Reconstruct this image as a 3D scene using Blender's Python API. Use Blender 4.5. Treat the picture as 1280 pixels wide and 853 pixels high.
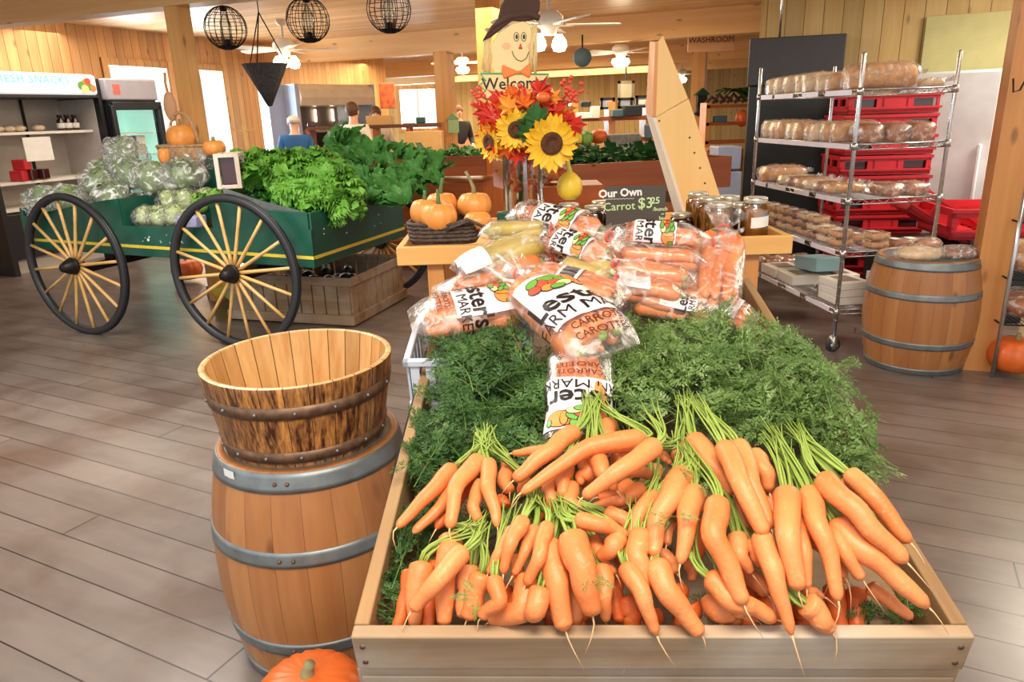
import bpy, math, random
import numpy as np
from mathutils import Vector, Matrix, noise
PI = math.pi
sc = bpy.context.scene
for o in list(bpy.data.objects): bpy.data.objects.remove(o)
# ------------------------------------------------------------------ camera
FPX = 905.0; EYE = 1.6
_d = Vector((89, -2881, -FPX)).normalized(); _u = -_d
_Y = Vector((0, 0, -1)); _Y = (_Y - _Y.dot(_u)*_u).normalized(); _X = _Y.cross(_u)
CR = Matrix((_X, _Y, _u))            # camera axes -> world
cam_d = bpy.data.cameras.new('camera'); cam = bpy.data.objects.new('camera', cam_d)
sc.collection.objects.link(cam); sc.camera = cam
cam_d.sensor_width = 36; cam_d.lens = 36*FPX/1280; cam_d.clip_start = .05; cam_d.clip_end = 200
M4 = CR.to_4x4(); M4.translation = (0, 0, EYE); cam.matrix_world = M4
# ------------------------------------------------------------------ light
sc.view_settings.view_transform = 'Standard'; sc.view_settings.look = 'None'
sc.view_settings.exposure = 0.0; sc.view_settings.gamma = 1.0
sc.view_settings.use_curve_mapping = False
W = bpy.data.worlds.new('daylight'); sc.world = W; W.use_nodes = True
bg = W.node_tree.nodes['Background']; bg.inputs[0].default_value = (0.93, 0.96, 1.0, 1); bg.inputs[1].default_value = 1.25
def area(name, loc, rot, sx, sy, power, col):
    l = bpy.data.lights.new(name, 'AREA'); l.shape = 'RECTANGLE'; l.size = sx; l.size_y = sy; l.energy = power; l.color = col
    o = bpy.data.objects.new(name, l); sc.collection.objects.link(o); o.location = loc; o.rotation_euler = rot; return o
def R(a): return math.radians(a)
area('ceiling_fill_light', (0.1, 0.3, 2.7), (R(8), 0, 0), 1.3, .6, 70, (1, .88, .70))  # unseen fill lights added to brighten the hall, no fixtures behind them
area('ceiling_fill_light', (2.6, 2.6, 2.75), (0, 0, 0), 1.4, 1.4, 28, (1, .90, .74))
area('ceiling_fill_light', (-2.0, 3.6, 2.75), (0, 0, 0), 1.6, 1.6, 125, (1, .93, .82))
area('ceiling_fill_light', (0.5, 8.8, 2.75), (0, 0, 0), 3, 2, 150, (1, .80, .52))
area('ceiling_fill_light', (4.7, 4.8, 2.75), (0, 0, 0), 1.3, 1.3, 145, (1, .90, .74))
area('ceiling_fill_light', (-.5, 15, 2.7), (0, 0, 0), 5, 3, 380, (1, .78, .5))
area('ceiling_fill_light', (1, 21, 2.7), (0, 0, 0), 6, 3, 420, (1, .78, .5))
area('ceiling_fill_light', (-4.6, 8.8, 2.75), (0, 0, 0), 2.5, 2.5, 75, (1, .9, .78))
# ------------------------------------------------------------------ helpers
def ray(px, py): return CR @ Vector(((px-640)/FPX, -(py-426.5)/FPX, -1))
def at_z(px, py, z):
    r = ray(px, py); return Vector((0, 0, EYE)) + r*((z-EYE)/r.z)
def at_y(px, py, y):
    r = ray(px, py); return Vector((0, 0, EYE)) + r*(y/r.y)
def tag(o, label=None, cat=None, group=None, kind=None):
    if label: o['label'] = label
    if cat: o['category'] = cat
    if group: o['group'] = group
    if kind: o['kind'] = kind
    return o
def empty(name, loc=(0, 0, 0), rz=0, label=None, cat=None, group=None, rot=None):
    o = bpy.data.objects.new(name, None); sc.collection.objects.link(o); o.location = loc
    o.rotation_euler = rot if rot else (0, 0, rz); o.empty_display_size = .05
    return tag(o, label, cat, group)
class MB:
    def __init__(s): s.V = []; s.F = []; s.I = []; s.n = 0; s.mi = 0
    def add(s, V, F, mi=None):
        n = s.n; s.V.extend([tuple(v) for v in V]); s.F.extend([tuple(i+n for i in f) for f in F])
        s.I.extend([s.mi if mi is None else mi]*len(F)); s.n += len(V); return s
    def box(s, c, size, rot=None, taper=1.0):
        x, y, z = [a/2 for a in size]; P = []
        for k in (-1, 1):
            t = taper if k > 0 else 1
            for a, b in ((-1, -1), (1, -1), (1, 1), (-1, 1)): P.append(Vector((a*x*t, b*y*t, k*z)))
        if rot is not None: P = [rot @ p for p in P]
        c = Vector(c)
        return s.add([c+p for p in P], [(3, 2, 1, 0), (4, 5, 6, 7), (0, 1, 5, 4), (1, 2, 6, 5), (2, 3, 7, 6), (3, 0, 4, 7)])
    def bar(s, a, b, w, h, up=(0, 0, 1)):
        a = Vector(a); b = Vector(b); d = (b-a); L = d.length; d.normalize(); up = Vector(up)
        x = d.cross(up)
        if x.length < 1e-4: x = d.cross(Vector((1, 0, 0)))
        x.normalize(); z = x.cross(d)
        return s.box((a+b)/2, (w, L, h), Matrix((x, d, z)).transposed())
    def tube(s, pts, r, n=8, caps=True, flat=1.0):
        pts = [Vector(p) for p in pts]; N = len(pts)
        if not hasattr(r, '__len__'): r = [r]*N
        T = [(pts[min(i+1, N-1)]-pts[max(i-1, 0)]).normalized() for i in range(N)]
        a = Vector((0, 0, 1)) if abs(T[0].z) < .9 else Vector((1, 0, 0))
        x = T[0].cross(a).normalized(); V = []
        for i in range(N):
            x = (x - x.dot(T[i])*T[i]).normalized(); y = T[i].cross(x)
            for k in range(n):
                t = 2*PI*k/n; V.append(pts[i]+(x*math.cos(t)+y*math.sin(t)*flat)*r[i])
        F = [(i*n+k, i*n+(k+1) % n, (i+1)*n+(k+1) % n, (i+1)*n+k) for i in range(N-1) for k in range(n)]
        if caps: F += [tuple(range(n-1, -1, -1)), tuple((N-1)*n+k for k in range(n))]
        return s.add(V, F)
    def ring(s, c, Rr, r, n=32, m=6, axis='z', sx=1, sy=1):
        V = []; c = Vector(c)
        for i in range(n):
            a = 2*PI*i/n
            for k in range(m):
                b = 2*PI*k/m; q = Rr+r*math.cos(b); p = (q*math.cos(a)*sx, q*math.sin(a)*sy, r*math.sin(b))
                if axis == 'x': p = (p[2], p[0], p[1])
                if axis == 'y': p = (p[0], p[2], p[1])
                V.append(c+Vector(p))
        return s.add(V, [(i*m+k, ((i+1) % n)*m+k, ((i+1) % n)*m+(k+1) % m, i*m+(k+1) % m) for i in range(n) for k in range(m)])
    def lathe(s, prof, n=32, c=(0, 0, 0), sx=1, sy=1, fn=None, close=False):
        c = Vector(c); V = []; m = len(prof)
        for (r, z) in prof:
            for k in range(n):
                t = 2*PI*k/n; q = r*(fn(t, z) if fn else 1)
                V.append(c+Vector((q*math.cos(t)*sx, q*math.sin(t)*sy, z)))
        F = [(i*n+k, i*n+(k+1) % n, (i+1)*n+(k+1) % n, (i+1)*n+k) for i in range(m-1) for k in range(n)]
        if close: F += [((m-1)*n+k, (m-1)*n+(k+1) % n, (k+1) % n, k) for k in range(n)]
        else: F += [tuple(range(n-1, -1, -1)), tuple((m-1)*n+k for k in range(n))]
        return s.add(V, F)
    def grid(s, fn, nu, nv, cu=False):
        V = [fn(i/nu, j/nv) for i in range(nu+1) for j in range(nv+1)]
        F = [(i*(nv+1)+j, (i+1)*(nv+1)+j, (i+1)*(nv+1)+j+1, i*(nv+1)+j+1) for i in range(nu) for j in range(nv)]
        return s.add(V, F)
    def sphere(s, c, r, nu=16, nv=10, fn=None):
        c = Vector(c); r = r if hasattr(r, '__len__') else (r, r, r); V = []
        for i in range(nv+1):
            p = PI*i/nv
            for k in range(nu):
                t = 2*PI*k/nu; d = Vector((math.sin(p)*math.cos(t), math.sin(p)*math.sin(t), -math.cos(p)))
                q = fn(d) if fn else 1
                V.append(c+Vector((d.x*r[0]*q, d.y*r[1]*q, d.z*r[2]*q)))
        return s.add(V, [(i*nu+k, i*nu+(k+1) % nu, (i+1)*nu+(k+1) % nu, (i+1)*nu+k) for i in range(nv) for k in range(nu)])
    def prism(s, poly, z0, z1, M=None):
        n = len(poly); V = [Vector((x, y, z0)) for x, y in poly]+[Vector((x, y, z1)) for x, y in poly]
        if M is not None: V = [M @ v for v in V]
        return s.add(V, [tuple(range(n-1, -1, -1)), tuple(range(n, 2*n))]+[(i, (i+1) % n, n+(i+1) % n, n+i) for i in range(n)])
    def build(s, name, mat, parent=None, smooth=True, bevel=0, loc=None, rot=None, xf=None):
        me = bpy.data.meshes.new(name)
        V = [xf @ Vector(v) for v in s.V] if xf is not None else s.V
        me.from_pydata([tuple(v) for v in V], [], s.F)
        for m in (mat if isinstance(mat, (list, tuple)) else [mat]): me.materials.append(m)
        if any(s.I): me.polygons.foreach_set('material_index', s.I)
        if smooth: me.shade_smooth()
        me.update()
        o = bpy.data.objects.new(name, me); sc.collection.objects.link(o)
        if parent: o.parent = parent
        if loc is not None: o.location = loc
        if rot is not None: o.rotation_euler = rot
        if bevel:
            b = o.modifiers.new('b', 'BEVEL'); b.width = bevel; b.segments = 2; b.limit_method = 'ANGLE'
        if smooth == 'auto' or (smooth and bevel):
            try: me.set_sharp_from_angle(angle=R(40))
            except Exception: pass
        return o
def copy_tree(o, parent=None):
    c = o.copy(); sc.collection.objects.link(c)
    if parent: c.parent = parent
    for ch in o.children: copy_tree(ch, c)
    return c
def kids(o): return list(o.children)
# ------------------------------------------------------------------ materials
def srgb(r, g, b):
    f = lambda c: ((c/255)/12.92 if c/255 <= .04045 else ((c/255+.055)/1.055)**2.4)
    return (f(r), f(g), f(b), 1)
def newmat(name):
    m = bpy.data.materials.new(name); m.use_nodes = True; nt = m.node_tree
    return m, nt, nt.nodes['Principled BSDF']
def N(nt, t, **kw):
    n = nt.nodes.new(t)
    for k, v in kw.items(): setattr(n, k, v)
    return n
def math_(nt, op, a, b=None):
    n = N(nt, 'ShaderNodeMath', operation=op)
    for i, v in enumerate((a, b)):
        if v is None: continue
        if isinstance(v, (int, float)): n.inputs[i].default_value = v
        else: nt.links.new(v, n.inputs[i])
    return n.outputs[0]
def mixc(nt, fac, a, b, mode='MIX'):
    n = N(nt, 'ShaderNodeMix', data_type='RGBA', blend_type=mode)
    for i, v in ((0, fac), (6, a), (7, b)):
        if isinstance(v, (int, float)): n.inputs[i].default_value = v
        elif isinstance(v, tuple): n.inputs[i].default_value = v
        else: nt.links.new(v, n.inputs[i])
    return n.outputs[2]
def mapr(nt, v, a, b, c=0., d=1.):
    n = N(nt, 'ShaderNodeMapRange'); nt.links.new(v, n.inputs[0])
    for i, q in enumerate((a, b, c, d)): n.inputs[i+1].default_value = q
    return n.outputs[0]
def noise_(nt, vec, scale, detail=3, dist=0.):
    n = N(nt, 'ShaderNodeTexNoise'); n.inputs['Scale'].default_value = scale; n.inputs['Detail'].default_value = detail
    n.inputs['Distortion'].default_value = dist; nt.links.new(vec, n.inputs['Vector']); return n.outputs['Fac']
def vmul(nt, vec, s):
    n = N(nt, 'ShaderNodeVectorMath', operation='MULTIPLY'); nt.links.new(vec, n.inputs[0]); n.inputs[1].default_value = s; return n.outputs[0]
def bump(nt, p, h, strength=.3, dist=.01):
    b = N(nt, 'ShaderNodeBump'); b.inputs['Strength'].default_value = strength; b.inputs['Distance'].default_value = dist
    nt.links.new(h, b.inputs['Height']); nt.links.new(b.outputs[0], p.inputs['Normal'])
def plain(name, col, rough=.5, metal=0, emit=0, var=0, vs=8, spec=.5, bmp=0, sheen=0, coat=0):
    m, nt, p = newmat(name); c = srgb(*col)
    p.inputs['Base Color'].default_value = c; p.inputs['Roughness'].default_value = rough; p.inputs['Metallic'].default_value = metal
    p.inputs['Specular IOR Level'].default_value = spec
    if coat: p.inputs['Coat Weight'].default_value = coat
    tc = N(nt, 'ShaderNodeTexCoord')
    f = noise_(nt, tc.outputs['Object'], vs, 4)
    v = var if var else .06
    a = tuple(min(1, x*(1+v)) for x in c[:3])+(1,); b = tuple(x*(1-v) for x in c[:3])+(1,)
    nt.links.new(mixc(nt, mapr(nt, f, .3, .7), b, a), p.inputs['Base Color'])
    if bmp: bump(nt, p, noise_(nt, tc.outputs['Object'], vs*3, 4), bmp, .01)
    if emit:
        p.inputs['Emission Color'].default_value = c; p.inputs['Emission Strength'].default_value = emit
    return m
def wood(name, c1, c2, grain='Z', board=None, bw=.1, rough=.55, gs=14, stretch=.07, knots=True, groove=.03, tint=.25, wear=None, length=None, streak=1.0, bmp=.15, coat=0, gcol=None, spec=.4):
    """grain: axis along which the fibres run; board: axis (or ANG) across which separate boards are counted"""
    m, nt, p = newmat(name); tc = N(nt, 'ShaderNodeTexCoord'); vec = tc.outputs['Object']
    sep = N(nt, 'ShaderNodeSeparateXYZ'); nt.links.new(vec, sep.inputs[0])
    ax = {'X': 0, 'Y': 1, 'Z': 2}
    rnd = None; gm = None
    if board:
        if board == 'ANG': q = math_(nt, 'DIVIDE', math_(nt, 'ARCTAN2', sep.outputs[1], sep.outputs[0]), bw)
        else: q = math_(nt, 'DIVIDE', sep.outputs[ax[board]], bw)
        idx = math_(nt, 'FLOOR', q); fr = math_(nt, 'FRACT', q)
        if length:
            o = math_(nt, 'MULTIPLY', math_(nt, 'FRACT', math_(nt, 'MULTIPLY', idx, .618)), length)
            q2 = math_(nt, 'DIVIDE', math_(nt, 'ADD', sep.outputs[ax[grain]], o), length)
            idx = math_(nt, 'ADD', idx, math_(nt, 'MULTIPLY', math_(nt, 'FLOOR', q2), 17.3)); fr2 = math_(nt, 'FRACT', q2)
        wn = N(nt, 'ShaderNodeTexWhiteNoise', noise_dimensions='1D'); nt.links.new(idx, wn.inputs['W']); rnd = wn.outputs['Value']
        gm = math_(nt, 'MAXIMUM', math_(nt, 'LESS_THAN', fr, groove), math_(nt, 'LESS_THAN', fr2, groove*bw/length*1.2) if length else 0.)
        off = N(nt, 'ShaderNodeCombineXYZ'); nt.links.new(math_(nt, 'MULTIPLY', rnd, 37.), off.inputs[ax[grain]])
        va = N(nt, 'ShaderNodeVectorMath', operation='ADD'); nt.links.new(vec, va.inputs[0]); nt.links.new(off.outputs[0], va.inputs[1]); vec = va.outputs[0]
    s = [1, 1, 1]; s[ax[grain]] = stretch
    g = noise_(nt, vmul(nt, vec, tuple(s)), gs, 5, .6)
    g2 = noise_(nt, vmul(nt, vec, tuple(s)), gs*5, 3, .2)
    fac = math_(nt, 'ADD', math_(nt, 'MULTIPLY', mapr(nt, g, .32, .68), .7*streak), math_(nt, 'MULTIPLY', mapr(nt, g2, .3, .7), .3*streak))
    col = mixc(nt, fac, srgb(*c1), srgb(*c2))
    if rnd is not None:
        col = mixc(nt, 1., col, mixc(nt, rnd, (1-tint,)*3+(1,), (1+tint*.4,)*3+(1,)), 'MULTIPLY')
    if knots:
        vo = N(nt, 'ShaderNodeTexVoronoi'); vo.inputs['Scale'].default_value = 1.0
        s2 = [7., 7., 7.]; s2[ax[grain]] = 2.6
        nt.links.new(vmul(nt, vec, tuple(s2)), vo.inputs['Vector'])
        kn = mapr(nt, vo.outputs['Distance'], .07, .16, 1., 0.)
        col = mixc(nt, math_(nt, 'MULTIPLY', kn, .7), col, tuple(x*.35 for x in srgb(*c2)[:3])+(1,))
    if wear:
        wf = mapr(nt, noise_(nt, tc.outputs['Object'], 2.3, 6, .3), .45, .65); col = mixc(nt, math_(nt, 'MULTIPLY', wf, .6), col, srgb(*wear))
    if gm is not None: col = mixc(nt, gm, col, srgb(*gcol) if gcol else tuple(x*.18 for x in srgb(*c2)[:3])+(1,))
    nt.links.new(col, p.inputs['Base Color']); p.inputs['Roughness'].default_value = rough; p.inputs['Specular IOR Level'].default_value = spec
    h = math_(nt, 'MULTIPLY', fac, .3)
    if gm is not None: h = math_(nt, 'SUBTRACT', h, gm)
    bump(nt, p, h, bmp, .006)
    if coat: p.inputs['Coat Weight'].default_value = coat; p.inputs['Coat Roughness'].default_value = .25
    return m
def film(name, col=(235, 235, 235), body=.12, gloss=.25, rough=.12, sc_=18):
    m = bpy.data.materials.new(name); m.use_nodes = True; nt = m.node_tree; nt.nodes.clear()
    out = N(nt, 'ShaderNodeOutputMaterial'); tr = N(nt, 'ShaderNodeBsdfTransparent'); gl = N(nt, 'ShaderNodeBsdfGlossy'); df = N(nt, 'ShaderNodeBsdfDiffuse')
    gl.inputs['Roughness'].default_value = rough; df.inputs[0].default_value = srgb(*col)
    tc = N(nt, 'ShaderNodeTexCoord'); nz = noise_(nt, tc.outputs['Object'], sc_, 4, 1.2)
    b = N(nt, 'ShaderNodeBump'); b.inputs['Strength'].default_value = .6; b.inputs['Distance'].default_value = .010
    nt.links.new(nz, b.inputs['Height']); nt.links.new(b.outputs[0], gl.inputs['Normal'])
    m1 = N(nt, 'ShaderNodeMixShader'); m2 = N(nt, 'ShaderNodeMixShader')
    crease = mapr(nt, noise_(nt, tc.outputs['Object'], sc_*1.7, 5, 2.), .52, .66, body*.45, min(.9, body*3.2))
    nt.links.new(crease, m1.inputs[0]); nt.links.new(tr.outputs[0], m1.inputs[1]); nt.links.new(df.outputs[0], m1.inputs[2])
    lw = N(nt, 'ShaderNodeLayerWeight'); lw.inputs[0].default_value = .35; nt.links.new(b.outputs[0], lw.inputs['Normal'])
    nt.links.new(mapr(nt, lw.outputs['Fresnel'], 0, 1, gloss*.35, min(1, gloss*2.2)), m2.inputs[0])
    nt.links.new(m1.outputs[0], m2.inputs[1]); nt.links.new(gl.outputs[0], m2.inputs[2]); nt.links.new(m2.outputs[0], out.inputs[0])
    return m
def glassy(name, col, alpha=.25, rough=.05):
    m = bpy.data.materials.new(name); m.use_nodes = True; nt = m.node_tree; nt.nodes.clear()
    out = N(nt, 'ShaderNodeOutputMaterial'); tr = N(nt, 'ShaderNodeBsdfTransparent'); tr.inputs[0].default_value = srgb(*col); gl = N(nt, 'ShaderNodeBsdfGlossy'); gl.inputs['Roughness'].default_value = rough
    lw = N(nt, 'ShaderNodeLayerWeight'); lw.inputs[0].default_value = .3; mx = N(nt, 'ShaderNodeMixShader')
    nt.links.new(mapr(nt, lw.outputs['Fresnel'], 0, 1, alpha*.3, min(1, alpha*3)), mx.inputs[0]); nt.links.new(tr.outputs[0], mx.inputs[1]); nt.links.new(gl.outputs[0], mx.inputs[2]); nt.links.new(mx.outputs[0], out.inputs[0])
    return m
def carrot_mat(name, c1, c2, c3):
    m, nt, p = newmat(name); tc = N(nt, 'ShaderNodeTexCoord'); v = tc.outputs['Object']
    c = mixc(nt, mapr(nt, noise_(nt, v, 9, 3), .3, .7), srgb(*c1), srgb(*c2))
    c = mixc(nt, mapr(nt, noise_(nt, v, 60, 4, 1.), .6, .78, 0, .6), c, srgb(*c3))
    nt.links.new(c, p.inputs['Base Color']); p.inputs['Roughness'].default_value = .42; p.inputs['Specular IOR Level'].default_value = .35
    p.inputs['Subsurface Weight'].default_value = .0
    bump(nt, p, noise_(nt, v, 120, 5), .3, .004); return m
def leaf_mat(name, c1, c2, scale=12, rough=.5, transl=.25, c3=None):
    m, nt, p = newmat(name); tc = N(nt, 'ShaderNodeTexCoord'); v = tc.outputs['Object']
    c = mixc(nt, mapr(nt, noise_(nt, v, scale, 4), .3, .7), srgb(*c1), srgb(*c2))
    if c3: c = mixc(nt, mapr(nt, noise_(nt, v, scale*3, 3), .55, .75, 0, .8), c, srgb(*c3))
    nt.links.new(c, p.inputs['Base Color']); p.inputs['Roughness'].default_value = rough; p.inputs['Specular IOR Level'].default_value = .3
    t = N(nt, 'ShaderNodeBsdfTranslucent'); nt.links.new(c, t.inputs[0]); mx = N(nt, 'ShaderNodeMixShader'); mx.inputs[0].default_value = transl
    out = [n for n in nt.nodes if n.type == 'OUTPUT_MATERIAL'][0]
    nt.links.new(p.outputs[0], mx.inputs[1]); nt.links.new(t.outputs[0], mx.inputs[2]); nt.links.new(mx.outputs[0], out.inputs[0]); return m
M = {}
M['floor'] = wood('floor_planks', (134, 121, 113), (104, 92, 85), 'X', 'Y', .165, rough=.3, gs=3, stretch=.2, knots=False, groove=.035, tint=.12, wear=(84, 60, 46), length=5.1, bmp=.2, gcol=(50, 38, 32), spec=.5, coat=.15)
M['wall'] = wood('pine_wall_boards', (226, 178, 118), (206, 148, 90), 'Z', 'X', .14, gs=9, groove=.05, tint=.22, gcol=(120, 70, 34))
M['wall_y'] = wood('pale_pine_wall_boards', (224, 198, 138), (206, 170, 106), 'Z', 'X', .17, gs=9, groove=.04, tint=.18, gcol=(130, 95, 50))
M['ceil'] = wood('ceiling_boards', (232, 196, 148), (206, 162, 112), 'X', 'Y', .14, rough=.33, gs=7, groove=.045, tint=.22, knots=True, gcol=(110, 68, 36), spec=.6)
M['beam'] = wood('beam_pine', (240, 200, 142), (224, 174, 112), 'X', gs=8, stretch=.05)
M['post'] = wood('post_pine', (232, 180, 112), (210, 148, 80), 'Z', gs=8, stretch=.05, rough=.45)
M['post2'] = wood('post_fir', (222, 158, 90), (198, 126, 62), 'Z', gs=6, stretch=.04, rough=.4, coat=.3)
M['crate'] = wood('weathered_crate_wood', (176, 146, 112), (126, 100, 74), 'X', gs=12, stretch=.05, rough=.7, knots=False, wear=(196, 184, 168), bmp=.35)
M['crate_y'] = wood('weathered_crate_side', (176, 138, 94), (126, 94, 60), 'Y', gs=12, stretch=.05, rough=.7, knots=False, wear=(168, 140, 104), bmp=.35)
M['pine'] = wood('new_pine', (242, 190, 118), (226, 164, 88), 'X', gs=10, stretch=.05, knots=False, rough=.4, streak=.8)
M['pinez'] = wood('new_pine_upright', (246, 206, 138), (238, 188, 112), 'Z', gs=10, stretch=.05, knots=False, rough=.4, streak=.6)
M['pinelight'] = plain('pale_painted_pine', (232, 224, 206), .5)
M['barrel'] = wood('barrel_staves', (192, 132, 78), (158, 98, 54), 'Z', 'ANG', 2*PI/22, gs=7, stretch=.07, rough=.42, groove=.012, tint=.12, bmp=.12, coat=.25)
M['tub'] = wood('scorched_cedar_staves', (226, 154, 80), (62, 26, 10), 'Z', 'ANG', 2*PI/26, gs=60, stretch=.018, rough=.4, groove=.03, tint=.3, knots=False, bmp=.1, coat=.35, streak=1.25)
M['tubin'] = wood('cedar_staves_inside', (240, 200, 136), (204, 146, 84), 'Z', 'ANG', 2*PI/26, gs=16, stretch=.05, rough=.45, groove=.05, tint=.2, coat=.2)
M['lid'] = wood('barrel_head', (190, 124, 64), (140, 82, 38), 'X', 'Y', .09, gs=12, rough=.45, groove=.03)
M['galv'] = plain('galvanised_steel', (140, 146, 146), .5, .8, var=.15, vs=20)
M['rust'] = plain('rusty_steel', (120, 92, 72), .5, .6, var=.35, vs=40)
M['chrome'] = plain('chromed_wire', (200, 200, 200), .25, .9)
M['iron'] = plain('black_iron', (30, 28, 28), .45, .4)
M['rubber'] = plain('dark_rubber', (44, 46, 50), .45, .0, spec=.5)
M['cart'] = plain('green_cart_paint', (28, 84, 68), .35, var=.15, vs=6, spec=.5)
M['yellow'] = plain('yellow_paint', (232, 206, 70), .45)
M['spoke'] = wood('varnished_spoke_wood', (232, 190, 124), (206, 156, 88), 'X', gs=10, knots=False, rough=.35)
M['carrot'] = carrot_mat('carrot_skin', (228, 140, 84), (212, 116, 60), (236, 172, 118))
M['carrot_shade'] = carrot_mat('carrot_skin_shaded', (220, 108, 50), (200, 86, 34), (232, 140, 70))  # darker copy of the skin, shade between lower carrots put into the colour
M['root'] = plain('carrot_root_hair', (226, 180, 128), .7)
M['parsnip'] = carrot_mat('green_shouldered_carrot', (196, 168, 84), (172, 150, 70), (210, 190, 120))
M['fern'] = leaf_mat('carrot_leaf', (78, 108, 50), (126, 154, 86), 9, c3=(178, 196, 136))
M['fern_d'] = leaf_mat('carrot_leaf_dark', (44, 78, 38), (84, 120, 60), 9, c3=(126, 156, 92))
M['stalk'] = leaf_mat('leaf_stalk', (150, 176, 76), (176, 196, 100), 20)
M['midrib'] = leaf_mat('leaf_midrib', (104, 140, 66), (128, 160, 84), 20)
M['lettuce'] = leaf_mat('curly_lettuce_leaf', (92, 158, 54), (136, 194, 82), 14, c3=(174, 216, 110))
M['chard'] = leaf_mat('dark_green_leaf', (58, 122, 50), (92, 156, 74), 10, c3=(130, 182, 100))
M['pale'] = leaf_mat('pale_cabbage_leaf', (184, 208, 130), (214, 228, 170), 10)
M['midgreen'] = leaf_mat('light_green_leaf', (120, 172, 70), (160, 200, 104), 12)
M['darkveg'] = leaf_mat('dark_vegetable', (30, 70, 32), (70, 120, 60), 6)
M['film'] = film('clear_bag_film', (246, 238, 230), .13, .10, .2, 11)
M['film2'] = film('cloudy_bag_film', (240, 242, 240), .36, .14, .25, 12)
M['bread_film'] = film('bread_bag_film', (250, 246, 240), .13, .09, .3, 9)
M['print'] = plain('printed_white', (236, 226, 226), .4)
M['ink'] = plain('black_ink', (24, 18, 18), .5)
M['inkred'] = plain('dark_red_ink', (86, 30, 20), .5)
M['p_or'] = plain('print_orange', (240, 140, 70), .4); M['p_gr'] = plain('print_green', (104, 160, 66), .4); M['p_rd'] = plain('print_red', (226, 84, 62), .4); M['p_yl'] = plain('print_yellow', (240, 224, 150), .4)
M['offw2'] = wood('worn_white_wood', (226, 214, 200), (196, 176, 156), 'Z', knots=False, gs=20, rough=.7)
M['paper'] = plain('white_paper', (240, 236, 228), .6)
M['pumpkin'] = plain('pumpkin_skin', (240, 158, 76), .38, var=.12, vs=14)
M['pumpkin_d'] = plain('deep_pumpkin_skin', (222, 104, 40), .4, var=.14, vs=12)
M['stem'] = plain('dry_stem', (140, 134, 90), .7, var=.2, vs=30)
M['stemg'] = plain('green_stem', (84, 112, 60), .6, var=.2, vs=30)
M['wicker'] = plain('dark_wicker', (92, 76, 66), .7, var=.4, vs=60, bmp=.8)
M['wicker_l'] = plain('pale_wicker', (190, 152, 112), .7, var=.3, vs=50, bmp=.8)
M['wicker_g'] = plain('grey_wicker', (134, 130, 118), .7, var=.3, vs=30, bmp=.8)
M['gourd'] = plain('yellow_gourd_skin', (238, 204, 64), .4)
M['mint'] = plain('lit_mint_interior', (176, 220, 202), .5, emit=.7)  # lining emits to stand in for light inside the fridge
M['pane'] = glassy('window_pane_glass', (250, 252, 252), .03)
M['glass'] = glassy('clear_glass', (240, 244, 242), .3)
M['lidm'] = plain('jar_lid_metal', (206, 196, 172), .3, .8)
M['lidw'] = plain('jar_lid_centre', (216, 214, 206), .4, .3)
M['honey'] = plain('amber_preserve', (176, 118, 46), .12, var=.1, coat=.8)
M['jam'] = plain('dark_preserve', (64, 24, 18), .15, coat=.8)
M['board'] = plain('chalkboard', (74, 66, 58), .6, var=.08)
M['chalk'] = plain('white_chalk', (236, 232, 224), .8); M['chalkg'] = plain('green_chalk', (196, 226, 160), .8)
M['bread'] = plain('bread_crust', (214, 156, 96), .6, var=.25, vs=22, bmp=.2)
M['bread_w'] = plain('white_bread', (228, 198, 158), .7, var=.22, vs=20)
M['bread_d'] = plain('dark_bread_crust', (164, 98, 50), .5, var=.25, vs=18, bmp=.2)
M['bagveg'] = leaf_mat('bagged_green_veg', (112, 144, 76), (160, 184, 112), 16, c3=(190, 200, 150)); M['film3'] = film('clear_produce_film', (240, 244, 236), .3, .07, .25, 6); M['blush'] = plain('blush_paint', (246, 190, 140), .5)
M['red'] = plain('red_crate_plastic', (196, 36, 46), .4, var=.06)
M['white'] = plain('white_enamel', (226, 234, 236), .35); M['offw'] = plain('off_white', (232, 226, 214), .5)
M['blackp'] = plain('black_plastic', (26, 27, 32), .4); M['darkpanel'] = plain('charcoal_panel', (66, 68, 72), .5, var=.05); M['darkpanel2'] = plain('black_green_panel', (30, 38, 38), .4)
M['ygreen'] = plain('yellow_green_board', (196, 190, 132), .6)
M['lamp'] = plain('lit_lamp_glass', (255, 236, 200), .3, emit=9)
M['bulb'] = plain('clear_bulb_glass', (250, 240, 220), .15, emit=.6)
M['fan'] = plain('fan_white', (240, 232, 220), .4)
M['skin'] = plain('skin', (226, 172, 142), .55); M['hair_b'] = plain('brown_hair', (92, 58, 38), .6, var=.3, vs=40); M['hair_g'] = plain('grey_hair', (206, 196, 186), .6); M['hair_r'] = plain('auburn_hair', (112, 56, 40), .6, var=.3, vs=40)
M['bluec'] = plain('blue_cloth', (40, 92, 150), .8); M['whitec'] = plain('cream_cloth', (232, 220, 204), .8); M['blackc'] = plain('black_cloth', (34, 30, 34), .8); M['denim'] = plain('denim', (58, 70, 96), .8)
M['strip'] = plain('white_price_strip', (232, 228, 236), .4)
M['redwood'] = wood('red_brown_stand_wood', (176, 96, 48), (142, 70, 32), 'X', gs=7, knots=False, rough=.4)
M['sun'] = plain('sunflower_petal', (246, 190, 40), .55, var=.15, vs=30); M['sunc'] = plain('sunflower_centre', (92, 52, 26), .8, var=.3, vs=60, bmp=.8)
M['lf_o'] = plain('orange_silk_leaf', (238, 116, 40), .5, var=.2, vs=20); M['lf_r'] = plain('red_silk_leaf', (206, 50, 30), .5, var=.2, vs=20); M['lf_y'] = plain('amber_silk_leaf', (244, 160, 60), .5, var=.2, vs=20)
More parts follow.
